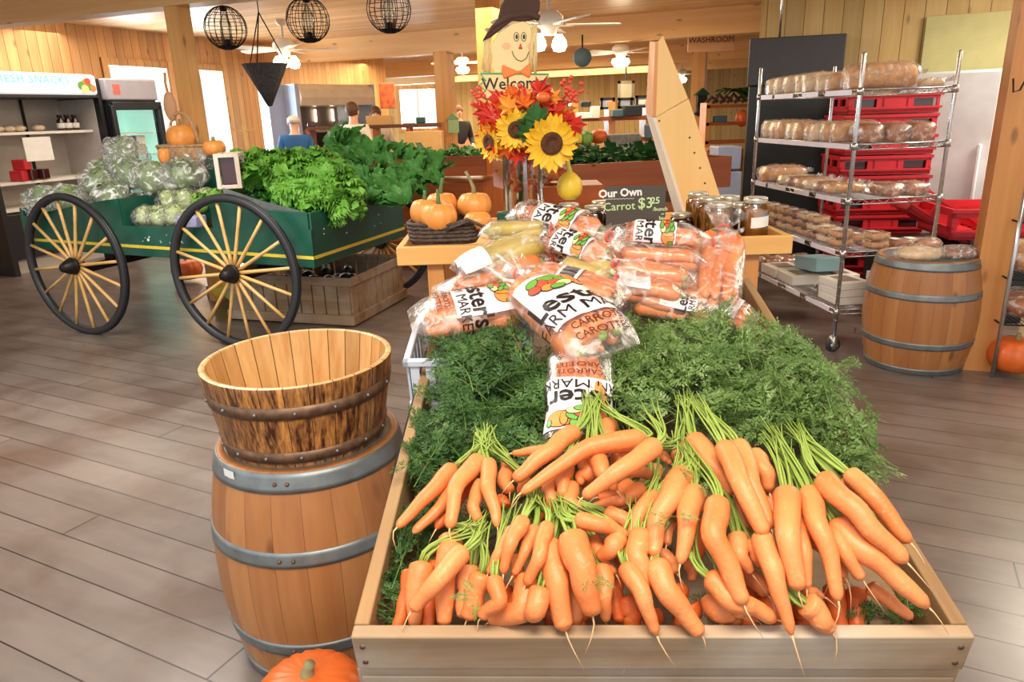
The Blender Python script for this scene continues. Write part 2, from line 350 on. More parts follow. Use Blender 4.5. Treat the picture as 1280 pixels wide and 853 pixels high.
M['berry'] = plain('red_berry', (222, 84, 60), .3); M['cream'] = plain('cream_painted_wood', (248, 222, 156), .5); M['hat'] = plain('brown_felt', (82, 58, 48), .9, bmp=.3); M['bow'] = plain('orange_ribbon', (244, 138, 60), .6)
M['straw'] = plain('straw', (236, 212, 150), .7); M['greenp'] = plain('green_trim', (90, 170, 110), .5); M['silver'] = plain('silver_foil', (200, 196, 200), .2, .9)
M['box'] = plain('cardboard', (206, 164, 104), .7); M['cool_in'] = plain('cooler_interior', (196, 188, 180), .5); M['blue'] = plain('blue_cartons', (48, 66, 150), .5)
M['teal'] = plain('teal_blue', (70, 96, 110), .6); M['slate'] = plain('slate_blue_chair', (84, 108, 124), .7)
M['bluegrey'] = plain('blue_grey_enamel', (160, 172, 196), .35)
# ------------------------------------------------------------------ room
RZ = R(-23); Bd = Vector((math.cos(RZ), math.sin(RZ), 0)); Ad = Vector((-math.sin(RZ), math.cos(RZ), 0))
RM = Matrix.Rotation(RZ, 4, 'Z')
def loc2w(x, y, z=0): return Bd*x + Ad*y + Vector((0, 0, z))
def hit_x(px, py, xl):
    r = ray(px, py); t = xl/r.dot(Bd); p = Vector((0, 0, EYE))+r*t; return p.dot(Ad), p.z
def hit_y(px, py, yl):
    r = ray(px, py); t = yl/r.dot(Ad); p = Vector((0, 0, EYE))+r*t; return p.dot(Bd), p.z
def struct(mb, name, mat, **k): return tag(mb.build(name, mat, smooth=False, **k), kind='structure')
CEIL = 2.88
struct(MB().box((2, 12, -.05), (34, 36, .1)), 'floor', M['floor'], rot=(0, 0, R(-27)))
cb = MB(); cb.box((1, 14.5, CEIL+.05), (24, 27, .1)); struct(cb, 'ceiling', M['ceil'], rot=(0, 0, RZ))
def wall(name, a, b, z1, holes, mat, th=.12):
    a = Vector(a); b = Vector(b); L = (b-a).length; ang = math.atan2(b.y-a.y, b.x-a.x); m = MB()
    xs = sorted({0, L, *[h[0] for h in holes], *[h[1] for h in holes]}); zs = sorted({0, z1, *[h[2] for h in holes], *[h[3] for h in holes]})
    for i in range(len(xs)-1):
        for j in range(len(zs)-1):
            cx = (xs[i]+xs[i+1])/2; cz = (zs[j]+zs[j+1])/2
            if any(h[0] < cx < h[1] and h[2] < cz < h[3] for h in holes): continue
            m.box((cx, 0, cz), (xs[i+1]-xs[i], th, zs[j+1]-zs[j]))
    return struct(m, name, mat, loc=(a.x, a.y, 0), rot=(0, 0, ang))
def window(name, a, ang, h, mull=1):
    x0, x1, z0, z1 = h; e = tag(empty(name, a, ang), kind='structure'); m = MB()
    for x in (x0-.04, x1+.04): m.box((x, 0, (z0+z1)/2), (.1, .18, z1-z0+.18))
    for z in (z0-.04, z1+.04): m.box(((x0+x1)/2, 0, z), (x1-x0, .18, .1))
    m.build('window_frame', M['wall'], e, False)
    g = MB(); g.box(((x0+x1)/2, .03, (z0+z1)/2), (x1-x0, .008, z1-z0)); g.build('window_pane', M['pane'], e, False)
    l = area('window_daylight', (0, 0, 0), (0, 0, 0), (x1-x0), (z1-z0), 200*(x1-x0), (.84, .92, 1)); l.parent = e; l.location = ((x0+x1)/2, .2, (z0+z1)/2); l.rotation_euler = (R(-90), 0, 0)
    if mull:
        q = MB()
        for i in range(mull): q.box((x0+(x1-x0)*(i+1)/(mull+1), 0, (z0+z1)/2), (.05, .06, z1-z0))
        q.build('mullion', M['offw'], e, False)
XL = -9.2
y1a, zt = hit_x(129, 81, XL); y1b, _ = hit_x(203, 85, XL); y2a, _ = hit_x(238, 88, XL); y2b, zt2 = hit_x(273, 90, XL)
wy0 = 0.
holes = [(y1a-wy0, y1b-wy0, .45, zt), (y2a-wy0, y2b-wy0, .45, zt)]
yc, _ = hit_x(478, 80, XL)
wa = loc2w(XL, 0); wb = loc2w(XL, yc)
wall('wall_left', wa, wb, CEIL, holes, M['wall'])
angA = math.atan2(Ad.y, Ad.x)
for i, h in enumerate(holes): window('window_%d' % (i+1), wa, angA, h, 0)
wc = loc2w(XL-4, yc); wall('wall_recess', wb, wc, CEIL, [], M['wall'])
wd = at_y(100, 90, 30); wd = Vector((-8.5, 24, 0)); we = Vector((15, 25.4, 0))
pa = at_y(499, 112, 24.3); pb = at_y(547, 160, 24.4); d_ = (we-wd).normalized()
h = ((pa-wd).dot(d_), (pb-wd).dot(d_), pb.z, pa.z)
wall('wall_back', wd, we, CEIL, [h], M['wall_y'])
window('window_3', wd, math.atan2(d_.y, d_.x), h, 1)
rx, _ = hit_y(957, 50, 8.1)
wall('wall_right', loc2w(rx, 8.1), loc2w(rx+7, 8.1), CEIL, [], M['wall_y'])
wall('wall_right_return', loc2w(rx, 8.1), loc2w(rx+.02, 9.5), CEIL, [], M['wall_y'])
# beams and posts
def beam(name, yl, x0, x1, z0=2.54, th=.2): struct(MB().box(((x0+x1)/2, yl, (z0+CEIL)/2), (x1-x0, th, CEIL-z0)), name, M['beam'], rot=(0, 0, RZ))
p1 = at_y(222, 8, 6.7); l1 = p1.dot(Ad); x1_ = p1.dot(Bd)
beam('trim_1', l1, XL, 8)
p2 = at_y(555, 62, 12.3); l2 = p2.dot(Ad); beam('trim_2', l2, XL, 10)
beam('trim_3', 16.6, XL-4, 14); beam('trim_4', 20.3, XL-4, 14)
def post(name, px, py, y, w, mat='post', z1=2.56):
    q = at_y(px, py, y); struct(MB().box((0, 0, z1/2), (w, w, z1)), name, M[mat], loc=(q.x, q.y, 0), rot=(0, 0, RZ))
post('trim_5', 224, 30, 6.7, .145); post('trim_6', 555, 80, 12.3, .24); post('trim_7', 611, 60, 9.0, .21, z1=CEIL)
q = at_z(1218, 458, 0); struct(MB().box((0, 0, 1.4), (.18, .18, 2.8)), 'trim_8', M['post2'], loc=(q.x, q.y, 0), rot=(0, 0, R(-20)))
post('trim_9', 874, 90, 14, .24)
post('trim_10', 1012, 60, 20, .24)
# hook on the near post
hk = at_y(1268, 108, q.y-.12)
t = MB(); t.tube([hk+Vector((-.02, -.01, .04)), hk+Vector((-.02, -.03, -.03)), hk+Vector((.0, -.05, -.02)), hk+Vector((.02, -.05, .03)), hk+Vector((.06, -.05, .05))], .005)
tag(t.build('wall_hook', M['iron']), 'small bent metal hook screwed into the big post at right', 'hook')
# ------------------------------------------------------------------ far furniture
def text_mb(s, size=1., bold=0., font_align='CENTER', spacing=1.):
    cu = bpy.data.curves.new('t', 'FONT'); cu.body = s; cu.size = size; cu.align_x = font_align; cu.align_y = 'CENTER'; cu.offset = bold; cu.resolution_u = 2; cu.space_character = spacing
    o = bpy.data.objects.new('t', cu); sc.collection.objects.link(o); dg = bpy.context.evaluated_depsgraph_get(); me = bpy.data.meshes.new_from_object(o.evaluated_get(dg))
    me.calc_loop_triangles(); V = [v.co.copy() for v in me.vertices]; F = [tuple(p.vertices) for p in me.loop_triangles]
    bpy.data.objects.remove(o); bpy.data.curves.remove(cu); bpy.data.meshes.remove(me); return V, F
def sign_text(s, size, mat, parent, name='lettering', c=(0, 0, 0), bold=0., xz=True, spacing=1., y=-.012, rot=0):
    V, F = text_mb(s, size, bold, spacing=spacing); m = MB(); ca, sa = math.cos(rot), math.sin(rot)
    m.add([(c[0]+v.x*ca-v.y*sa, y, c[2]+v.x*sa+v.y*ca) for v in V], F); return m.build(name, mat, parent, False)
# snack cooler (open, lit header)
XF = -8.35; yS = hit_x(122, 108, XF)[0]; pS = loc2w(XF-.35, yS); cw = 1.5; R67 = math.atan2(Ad.y, Ad.x)
rt = empty('open_snack_cooler', (pS.x, pS.y, 0), R67, 'large open refrigerated cooler with a lit white header at left edge', 'cooler')
zt = 2.21; zb = 1.965
m = MB(); m.box((-cw/2, .45, zt/2), (cw, .06, zt)); m.box((-cw/2, .1, .12), (cw, .76, .24)); m.box((-cw+.02, .1, zt/2), (.05, .76, zt)); m.build('cabinet', M['cool_in'], rt, False)
m = MB(); m.box((-cw/2, -.3, .42), (cw, .1, .5)); m.box((-cw-.02, .0, zt/2-.06), (.06, .8, zt-.12)); m.box((0.025, .08, zt/2-.02), (.05, .8, zt-.05)); m.box((-cw/2, .05, zb-.01), (cw, .8, .03)); m.build('black_side_panel', M['blackp'], rt, False); MB().box((-.006, .1, 1.1), (.008, .66, 1.66)).build('side_liner', M['cool_in'], rt, False)
m = MB(); m.box((-cw/2, 0, (zt+zb)/2), (cw, .7, zt-zb)); hd = m.build('lit_header', plain('lit_header_face', (238, 244, 246), .4, emit=.55), rt, True, bevel=.04)
sign_text('FRESH SNACKS', .125, plain('cyan_letters', (120, 214, 224), .5, emit=.3), hd, c=(-.84, 0, (zt+zb)/2+.045), y=-.365, bold=.0015, spacing=1.12)
m = MB()
for k, (dx, dz, c, r) in enumerate([(0, .03, 2, .05), (-.06, .0, 1, .05), (.05, -.01, 1, .045), (-.02, -.04, 0, .05), (.03, .05, 3, .04), (.09, -.03, 2, .04)]):
    m.mi = c; m.prism([(-.17+dx+r*math.cos(a*PI/6), (zt+zb)/2+dz-.01+r*math.sin(a*PI/6)) for a in range(12)], -.001*k, .002, Matrix(((1, 0, 0, 0), (0, 0, 1, -.365), (0, 1, 0, 0), (0, 0, 0, 1))))
m.build('fruit_emblem', [M['p_yl'], M['p_gr'], M['p_or'], M['p_rd']], hd, False)
for z in (1.55, 1.0, .7): 
    m = MB(); m.box((-cw/2, .12, z), (cw-.06, .56, .03)); m.build('shelf', M['offw'], rt, False)
m = MB(); m.box((-.5, .4, 1.4), (.02, .03, 1.4)); m.build('shelf_rail', M['iron'], rt, False)
zs = 1.568; LX = lambda px: hit_x(px, 160, XF-.2)[0]-yS
sgn = MB(); sgn.box((0, 0, 0), (.34, .004, .27)); o = sgn.build('paper_notice', M['paper'], loc=rt.matrix_basis @ Vector((0, 0, 0)), smooth=False)
rtM = Matrix.Translation(rt.location) @ Matrix.Rotation(R67, 4, 'Z')
o.location = rtM @ Vector((LX(41), -.17, zs-.2)); o.rotation_euler = (0, 0, R67); tag(o, 'white paper notice hanging below the shelf of the open snack cooler', 'notice')
for k in range(3):
    e = empty('sauce_bottle', rtM @ Vector((LX(84+k*9), -.05, zs)), 0, ['small dark bottle, left one of the trio on the snack cooler shelf', 'small dark bottle, middle one of the trio on the snack cooler shelf', 'small dark bottle, right one of the trio on the snack cooler shelf'][k], 'bottle', 'bottles in the snack cooler')
    m = MB(); m.lathe([(.0, 0), (.042, 0), (.045, .02), (.045, .11), (.02, .14), (.02, .15)], 12); m.build('bottle_body', M['jam'], e)
    m = MB(); m.lathe([(.0, .15), (.03, .15), (.03, .18), (0, .18)], 12); m.build('cap', M['blackp'], e)
    m = MB(); m.lathe([(.046, .025), (.046, .085)], 12); m.build('bottle_label', M['paper'], e)
def pastry(loc, s, lab, cat='pastry', grp=None, mat='bread_w', name='wrapped_pastry', rz=0., f='bread_film', wm=True):
    e = empty(name, loc, rz, lab, cat, grp); m = MB()
    m.sphere((0, 0, s[2]/2*.9), (s[0]/2*.86, s[1]/2*.86, s[2]/2*.86), 14, 8); m.build('bun', M[mat], e)
    if wm:
        sd = (loc[0]*7.3+loc[1]*3.1) % 10
        m = MB(); m.sphere((0, 0, s[2]/2), (s[0]/2*1.04, s[1]/2*1.04, s[2]/2*1.04), 18, 10, lambda d: 1+.10*noise.noise(d*3.1+Vector((sd, 0, 0)))); m.build('plastic_wrap', M[f], e)
    return e
pn = ['leftmost', 'second', 'third', 'fourth']
for k, x in enumerate((LX(6), LX(20), LX(33), LX(57))): pastry(rtM @ Vector((x, -.02, zs)), (.16, .15, .08), pn[k]+' wrapped pale pastry on the upper shelf of the snack cooler', grp='pastries in the snack cooler')
for k, (x, z) in enumerate([(LX(14), 1.02), (LX(27), 1.02), (LX(20), 1.14), (LX(42), 1.02)]):
    o = MB().box((0, 0, .06), (.15, .12, .12)).build('berry_box', [M['red'], M['jam']][k % 2], smooth=False, bevel=.01, loc=rtM @ Vector((x, -.1, z))); tag(o, ['small dark red box on the lower shelf of the snack cooler, left', 'small dark box beside the red one on the lower snack shelf', 'red box stacked on top of two others in the snack cooler', 'dark box alone at the right of the lower snack shelf'][k], 'box', 'boxes in the snack cooler')
# drinks fridge
yF = hit_x(127, 110, XF)[0]; fw = hit_x(189, 110, XF)[0]-yF; pF = loc2w(XF, yF+.02); ftop = 2.16
rt = empty('glass_door_fridge', (pF.x, pF.y, 0), R67, 'black glass-door drinks fridge with a grey header beside the snack cooler', 'fridge')
m = MB(); m.box((fw/2, .62, ftop/2), (fw, .04, ftop)); m.box((.02, .3, ftop/2), (.04, .62, ftop)); m.box((fw-.02, .3, ftop/2), (.04, .62, ftop)); m.box((fw/2, .3, .1), (fw, .62, .2)); m.box((fw/2, .3, ftop-.25), (fw, .62, .06)); m.build('cabinet', M['blackp'], rt, False)
m = MB(); m.box((fw/2, .0, ftop-.12), (fw+.02, .12, .26)); m.build('header', plain('grey_header', (168, 164, 172), .4), rt, True, bevel=.02)
m = MB(); m.box((.14, -.062, ftop-.12), (.1, .004, .12)); m.build('orange_sticker', plain('orange_red_sticker', (226, 108, 88), .4), rt, False)
m = MB()
for x in (.035, fw+.0): m.box((x, -.05, 1.05), (.065, .06, 1.6))
for z in (.28, ftop-.32): m.box((fw/2+.03, -.05, z), (fw, .06, .1))
dr = m.build('fridge_door', M['blackp'], rt, True, bevel=.01)
m = MB(); m.box((fw/2+.03, -.045, 1.05), (fw-.1, .01, 1.5)); m.build('door_glass', M['pane'], dr, False)
m = MB(); m.box((fw/2, .58, 1.1), (fw-.08, .02, 1.6)); m.build('interior_lining', M['mint'], rt, False)
for x in (.045, fw-.045): MB().box((x, .3, 1.1), (.008, .56, 1.6)).build('side_lining', M['mint'], rt, False)
for z in (.9, 1.22, 1.5): MB().box((fw/2, .3, z), (fw-.1, .5, .02)).build('shelf', M['white'], rt, False)
for k, (x, c, w) in enumerate([(.15, 'paper', .12), (.33, 'blue', .16), (.52, 'offw', .14)]):
    for zz in (1.23,):
        o = MB().box((0, 0, .12), (w, .3, .24)).build('drink_carton', M[c], smooth=False, bevel=.005, loc=Matrix.Translation(rt.location) @ Matrix.Rotation(R67, 4, 'Z') @ Vector((x, .25, zz)), rot=(0, 0, R67))
        tag(o, ['white carton at left behind the fridge glass', 'dark blue carton in the middle behind the fridge glass', 'off-white carton at right behind the fridge glass'][k], 'carton')
# display cooler far
pD = at_y(366, 150, 11.9); pD2 = at_y(456, 150, 12.9); dw = (pD2-pD).length; dt = at_y(410, 106, 12.4).z
ang = math.atan2(pD2.y-pD.y, pD2.x-pD.x)
rt = empty('display_cooler', (pD.x, pD.y, 0), ang, 'wide open display cooler with cream curved hood and blue-grey side', 'cooler')
m = MB(); m.box((-.03, .3, dt/2), (.06, 1.1, dt)); m.box((dw+.03, .3, dt/2), (.06, 1.1, dt)); m.box((-.19, .2, dt/2-.0), (.30, .25, dt-.0)); m.build('side_panel', M['bluegrey'], rt, False)
m = MB(); m.box((dw/2, .82, dt/2), (dw, .06, dt)); m.box((dw/2, .3, .3), (dw, 1.1, .6)); m.build('cabinet', plain('dark_cooler_back', (112, 96, 90), .4), rt, False)
m = MB()
pr = [(-.28, dt-.32), (-.32, dt-.2), (-.28, dt-.08), (-.18, dt), (.8, dt), (.8, dt-.32)]
m.add([(x, y, z) for x in (0, dw) for y, z in pr], [(5, 4, 3, 2, 1, 0), (6, 7, 8, 9, 10, 11)]+[(i, (i+1) % 6, 6+(i+1) % 6, 6+i) for i in range(6)]); m.build('curved_hood', plain('cream_hood', (212, 194, 170), .35), rt, False)
for z in (.85, 1.15, 1.42): MB().box((dw/2, .35, z), (dw, .8, .03)).build('shelf', plain('taupe_shelf', (150, 126, 112), .4), rt, False)
for z in (1.55,):
    for x in (.35, .9, 1.25): MB().box((x, .75, z+.12), (.03, .02, .2)).build('light_strip', M['lamp'], rt, False)
# ceiling fans
def fan(c, label, blades=5, Lb=.62, ph=0., nl=3, lit=True, mat='fan', z=None, tilt=0):
    e = empty('ceiling_fan', c, 0, label, 'ceiling fan', 'ceiling fans')
    m = MB(); m.lathe([(.0, .34), (.07, .34), (.05, .28), (.015, .27), (.015, .12), (.0, .12)], 16); m.build('down_rod', M[mat], e)
    m = MB(); m.lathe([(0, .13), (.08, .12), (.13, .07), (.13, .01), (.07, -.03), (.07, -.08), (0, -.08)], 24); m.build('motor_housing', M[mat], e)
    for k in range(blades):
        a = ph+2*PI*k/blades; m = MB(); rot = Matrix.Rotation(a, 4, 'Z') @ Matrix.Rotation(R(10), 4, 'X')
        pts = [(.16, -.04), (.3, -.065), (Lb, -.07), (Lb+.03, -.04), (Lb+.03, .04), (Lb, .07), (.3, .065), (.16, .04)]
        m.prism(pts, .0, .01, rot); m.build('blade', M[mat], e, False)
        m = MB(); m.bar(rot @ Vector((.1, 0, .0)), rot @ Vector((.22, 0, .0)), .03, .012); m.build('blade_arm', M[mat], e, False)
    for k in range(nl):
        a = ph+2*PI*k/nl+.4; m = MB(); r = .11 if nl > 1 else 0
        m.lathe([(0, -.07), (.025, -.07), (.06, -.12), (.07, -.17), (.05, -.21), (0, -.22)] if nl > 1 else [(0, -.07), (.12, -.08), (.14, -.13), (.1, -.19), (0, -.21)], 16, (r*math.cos(a), r*math.sin(a), 0)); m.build('lamp_shade', M['lamp'] if lit else M['fan'], e)
    return e
def lamp(loc, p, col=(1, .82, .58), r=.12):
    l = bpy.data.lights.new('fan_lamp', 'POINT'); l.energy = p; l.color = col; l.shadow_soft_size = r
    o = bpy.data.objects.new('fan_lamp', l); sc.collection.objects.link(o); o.location = loc
q = at_y(355, 62, 9.5); fan(q, 'white ceiling fan with lit glass shades over the left side of the hall', 5, .62, .2); lamp(q-Vector((0, 0, .4)), 7)
q = at_y(686, 32, 7.0); fan(q, 'large white ceiling fan with two round lit bulbs above the scarecrow', 5, .62, .1, 2); lamp(q-Vector((0, 0, .4)), 7)
q = at_y(776, 66, 11.5); fan(q, 'white ceiling fan with one bright drum lamp right of centre', 5, .62, .05, 1); lamp(q-Vector((0, 0, .4)), 18)
q = at_y(578, 79, 15.5); fan(q, 'small bright ceiling fan glimpsed beside the far post', 5, .6, .5, 1); lamp(q-Vector((0, 0, .4)), 18)
q = at_y(852, 93, 19); fan(q, 'most distant white ceiling fan, seen beside the tall leaning pine board', 5, .6, .3, 1); 
# round speaker on bracket
q = at_y(728, 72, 11.0); m = MB(); m.lathe([(0, -.05), (.12, -.05), (.13, 0), (.12, .05), (0, .05)], 20, (0, 0, 0))
o = m.build('round_speaker', M['teal'], loc=q, rot=(R(90), 0, R(10))); tag(o, 'round dark blue-grey speaker hanging from the ceiling beam', 'fan')
m = MB(); m.tube([(0, 0, 0), (0, .3, 0)], .012); m.build('bracket', M['iron'], o)
# wire globes
def globe(px, py, y, r, lab):
    c = at_y(px, py, y); e = empty('wire_globe_lantern', c, 0, lab, 'lantern', 'wire globe lanterns')
    m = MB()
    for k in range(9):
        a = PI*k/9; pts = [Vector((r*math.sin(t)*math.cos(a), r*math.sin(t)*math.sin(a), r*math.cos(t))) for t in [2*PI*i/28 for i in range(29)]]; m.tube(pts, .0035, 4, False)
    for k in range(1, 9):
        t = PI*k/9; m.ring((0, 0, r*math.cos(t)), r*math.sin(t), .003, 28, 4)
    m.build('wire_cage', M['iron'], e)
    m = MB(); m.lathe([(0, -r*.99), (r*.5, -r*.86), (r*.5, -r*.83), (0, -r*.9)], 18); m.build('base_plate', M['iron'], e)
    m = MB(); m.lathe([(0, r), (.03, r), (.03, r*.75), (0, r*.75)], 12); m.tube([(0, 0, r), (0, 0, max(r+.01, CEIL-c.z))], .004, 5); m.build('hanging_cord', M['iron'], e)
    m = MB(); m.lathe([(0, -r*.85), (.05, -r*.85), (.05, r*.2), (.02, r*.55), (0, r*.75)], 12); m.build('glass_tube', M['glass'], e)
    m = MB(); m.lathe([(0, -r*.85), (.025, -r*.85), (.025, -r*.55), (0, -r*.5)], 10); m.build('candle_cup', M['iron'], e)
globe(282, 35, 6.9, .178, 'round black wire globe lantern hanging nearest the left post')
globe(385, 25, 6.9, .185, 'middle round black wire globe lantern holding a glass tube')
globe(486, 12, 6.9, .192, 'round black wire globe lantern cut off by the top of the photo')
# hanging cone basket
tp = at_y(331, 80, 7.2); bt = at_y(336, 133, 7.2); r = .205; hgt = tp.z-bt.z
e = empty('hanging_cone_basket', (tp.x, tp.y, bt.z), 0, 'dark wicker cone basket hanging from three chains below the wire lanterns', 'hanging basket')
m = MB(); m.lathe([(.0, 0), (.02, .0), (r, hgt), (r-.02, hgt), (.01, .03)], 28, fn=lambda t, z: 1+.02*math.sin(t*14+z*90)); m.build('wicker_cone', plain('dark_brown_wicker', (66, 64, 66), .8, var=.6, vs=70, bmp=.9), e)
for k in range(3):
    a = 2*PI*k/3+.5; m = MB(); m.tube([(r*math.cos(a), r*math.sin(a), hgt), (0, 0, hgt+.44)], .006, 5); m.build('chain', M['iron'], e)
m = MB(); m.tube([(0, 0, hgt+.43), (0, 0, CEIL-bt.z)], .005, 5); m.build('hook', M['iron'], e)
# bag on the left post
q = at_y(211, 122, 6.5); m = MB(); m.sphere((0, 0, -.06), (.055, .03, .11), 14, 10, lambda d: 1+.25*max(0, -d.z)); m.tube([(0, 0, .0), (-.01, 0, .12), (.0, 0, .2)], .012, 6)
tag(m.build('hanging_gourd', plain('tan_gourd', (206, 156, 116), .6), loc=q), 'tan dried gourd hanging on the side of the left post', 'gourd')
# washroom sign
q = at_y(889, 50, 11.2); e = empty('washroom_sign', q, R(-3), 'small wooden hanging sign reading WASHROOM', 'sign')
m = MB(); m.box((0, 0, 0), (.66, .025, .31)); m.build('board', wood('sign_wood', (236, 190, 150), (220, 168, 124), 'X', knots=False), e, True, bevel=.006)
m = MB(); m.box((0, 0, .11), (.66, .02, .09)); m.tube([(-.28, 0, .15), (-.28, 0, .35)], .004, 4); m.tube([(.28, 0, .15), (.28, 0, .35)], .004, 4); m.build('hanging_wire', M['iron'], e, False) if 0 else None
m = MB(); m.tube([(-.28, 0, .15), (-.28, 0, .32)], .004, 4); m.tube([(.28, 0, .15), (.28, 0, .32)], .004, 4); m.build('hanging_wire', M['iron'], e, False)
sign_text('WASHROOM', .11, M['ink'], e, c=(0, 0, 0), y=-.016, bold=0.)
# ------------------------------------------------------------------ people
def skin_mesh(name, joints, edges, mat, parent, rootj, grow=0., lvl=2):
    me = bpy.data.meshes.new(name); keys = list(joints)
    me.from_pydata([joints[k][0] for k in keys], [(keys.index(a), keys.index(b)) for a, b in edges], [])
    o = bpy.data.objects.new(name, me); sc.collection.objects.link(o)
    o.modifiers.new('s', 'SKIN'); su = o.modifiers.new('u', 'SUBSURF'); su.levels = lvl; su.render_levels = lvl
    for i, k in enumerate(keys):
        r = joints[k][1]; r = r if hasattr(r, '__len__') else (r, r)
        me.skin_vertices[0].data[i].radius = (r[0]+grow, r[1]+grow)
        me.skin_vertices[0].data[i].use_root = (k == rootj)
    dg = bpy.context.evaluated_depsgraph_get(); m2 = bpy.data.meshes.new_from_object(o.evaluated_get(dg)); m2.name = name
    bpy.data.objects.remove(o); m2.materials.clear(); m2.materials.append(mat); m2.shade_smooth()
    o = bpy.data.objects.new(name, m2); sc.collection.objects.link(o); o.parent = parent; return o
def person(loc, rz, h, label, top, hair, legs='denim', hairlen=.0, bald=False, arm=.5):
    s = h/1.72; e = empty('person', loc, rz, label, 'person'); P = lambda x, y, z: (x*s, y*s, z*s)
    J = {'pel': (P(0, 0, .95), (.15*s, .11*s)), 'sp': (P(0, -.01, 1.12), (.135*s, .1*s)), 'ch': (P(0, 0, 1.32), (.165*s, .115*s)), 'nb': (P(0, .01, 1.43), (.07*s, .07*s)), 'nk': (P(0, .0, 1.5), (.052*s, .055*s)),
         'hd': (P(0, -.015, 1.58), (.074*s, .088*s)), 'ht': (P(0, 0, 1.65), (.07*s, .08*s))}
    E = [('pel', 'sp'), ('sp', 'ch'), ('ch', 'nb'), ('nb', 'nk'), ('nk', 'hd'), ('hd', 'ht')]
    for t, x in (('l', 1), ('r', -1)):
        J['sh'+t] = (P(.17*x, .0, 1.38), .058*s); J['el'+t] = (P(.235*x, .03, 1.1), .042*s); J['wr'+t] = (P(.2*x, -.18*arm*2, .95+.1*arm), .028*s); J['ha'+t] = (P(.19*x, -.18*arm*2-.07, .93+.1*arm), (.036*s, .02*s))
        J['hi'+t] = (P(.09*x, 0, .88), .092*s); J['kn'+t] = (P(.1*x, -.02, .48), .058*s); J['an'+t] = (P(.1*x, .02, .09), .04*s); J['to'+t] = (P(.11*x, -.13, .035), (.04*s, .03*s))
        E += [('ch', 'sh'+t), ('sh'+t, 'el'+t), ('el'+t, 'wr'+t), ('wr'+t, 'ha'+t), ('pel', 'hi'+t), ('hi'+t, 'kn'+t), ('kn'+t, 'an'+t), ('an'+t, 'to'+t)]
        for f in range(4):
            J['f%s%d' % (t, f)] = (P(.19*x+(f-1.5)*.018, -.36*arm-.14+abs(f-1)*.006, .9+.1*arm), .008*s); E.append(('ha'+t, 'f%s%d' % (t, f)))
        J['th'+t] = (P(.19*x-.045*x, -.36*arm-.08, .92+.1*arm), .009*s); E.append(('wr'+t, 'th'+t))
    skin_mesh('body', J, E, M['skin'], e, 'pel')
    m = MB()
    m.sphere(P(0, -.1, 1.585), (.012*s, .02*s, .02*s), 8, 6)
    for x in (-1, 1): m.sphere(P(.08*x, 0, 1.59), (.01*s, .02*s, .03*s), 8, 6)
    m.build('nose_and_ears', M['skin'], e)
    m = MB()
    for x in (-1, 1): m.sphere(P(.03*x, -.088, 1.61), .009*s, 8, 6)
    m.build('eyes', M['ink'], e)
    m = MB(); m.sphere(P(0, -.09, 1.545), (.022*s, .008*s, .005*s), 8, 6); m.build('mouth', M['p_rd'], e)
    J2 = {k: J[k] for k in ['pel', 'sp', 'ch', 'nb', 'shl', 'shr', 'ell', 'elr', 'wrl', 'wrr']}
    skin_mesh('jacket', J2, [x for x in E if x[0] in J2 and x[1] in J2], M[top], e, 'ch', .014)
    J3 = {k: J[k] for k in ['pel', 'hil', 'hir', 'knl', 'knr', 'anl', 'anr']}
    skin_mesh('trousers', J3, [x for x in E if x[0] in J3 and x[1] in J3], M[legs], e, 'pel', .014)
    m = MB()
    m.sphere(P(0, .018, 1.625), (.088*s, .1*s, .098*s) if not bald else (.085*s, .09*s, .06*s), 18, 12, lambda d: 1+.03*noise.noise(d*6))
    if hairlen: m.sphere(P(0, .06, 1.6-hairlen/2), (.09*s, .05*s, (.08+hairlen/2)*s), 16, 12, lambda d: 1+.05*noise.noise(d*7))
    m.build('hair', M[hair], e); return e
def stand(px, py_head, y):
    q = at_y(px, py_head, y); return (q.x, q.y, 0), q.z
l, z = stand(366, 143, 10.2); person(l, R(15+180), z+.02, 'grey-haired person in a blue jacket seen from behind beyond the lettuce', 'bluec', 'hair_g', bald=True)
l, z = stand(440, 129, 10.6); person(l, R(160), z+.02, 'person with brown hair tied back wearing a cream top, seen from behind', 'whitec', 'hair_b')
l, z = stand(469, 134, 11.9); person(l, R(10), z+.02, 'person with brown hair standing behind the cardboard box', 'whitec', 'hair_b', hairlen=.12)
l, z = stand(573, 133, 14.8); person(l, R(20), z+.02, 'person with long auburn hair in black clothes by the far post', 'blackc', 'hair_r', 'blackc', hairlen=.3)
# ------------------------------------------------------------------ far furniture, middle of the hall
def boxthing(name, px0, px1, pyt, pyb, y, d, mat, label, cat, group=None, rz=0, base=None, bevel=.01):
    a = at_y(px0, pyt, y); b = at_y(px1, pyb, y); z0 = b.z if base is None else base
    o = MB().box((0, d/2, (a.z-z0)/2), (b.x-a.x, d, a.z-z0)).build(name, mat, smooth=True, bevel=bevel, loc=((a.x+b.x)/2, y, z0), rot=(0, 0, rz)); return tag(o, label, cat, group)
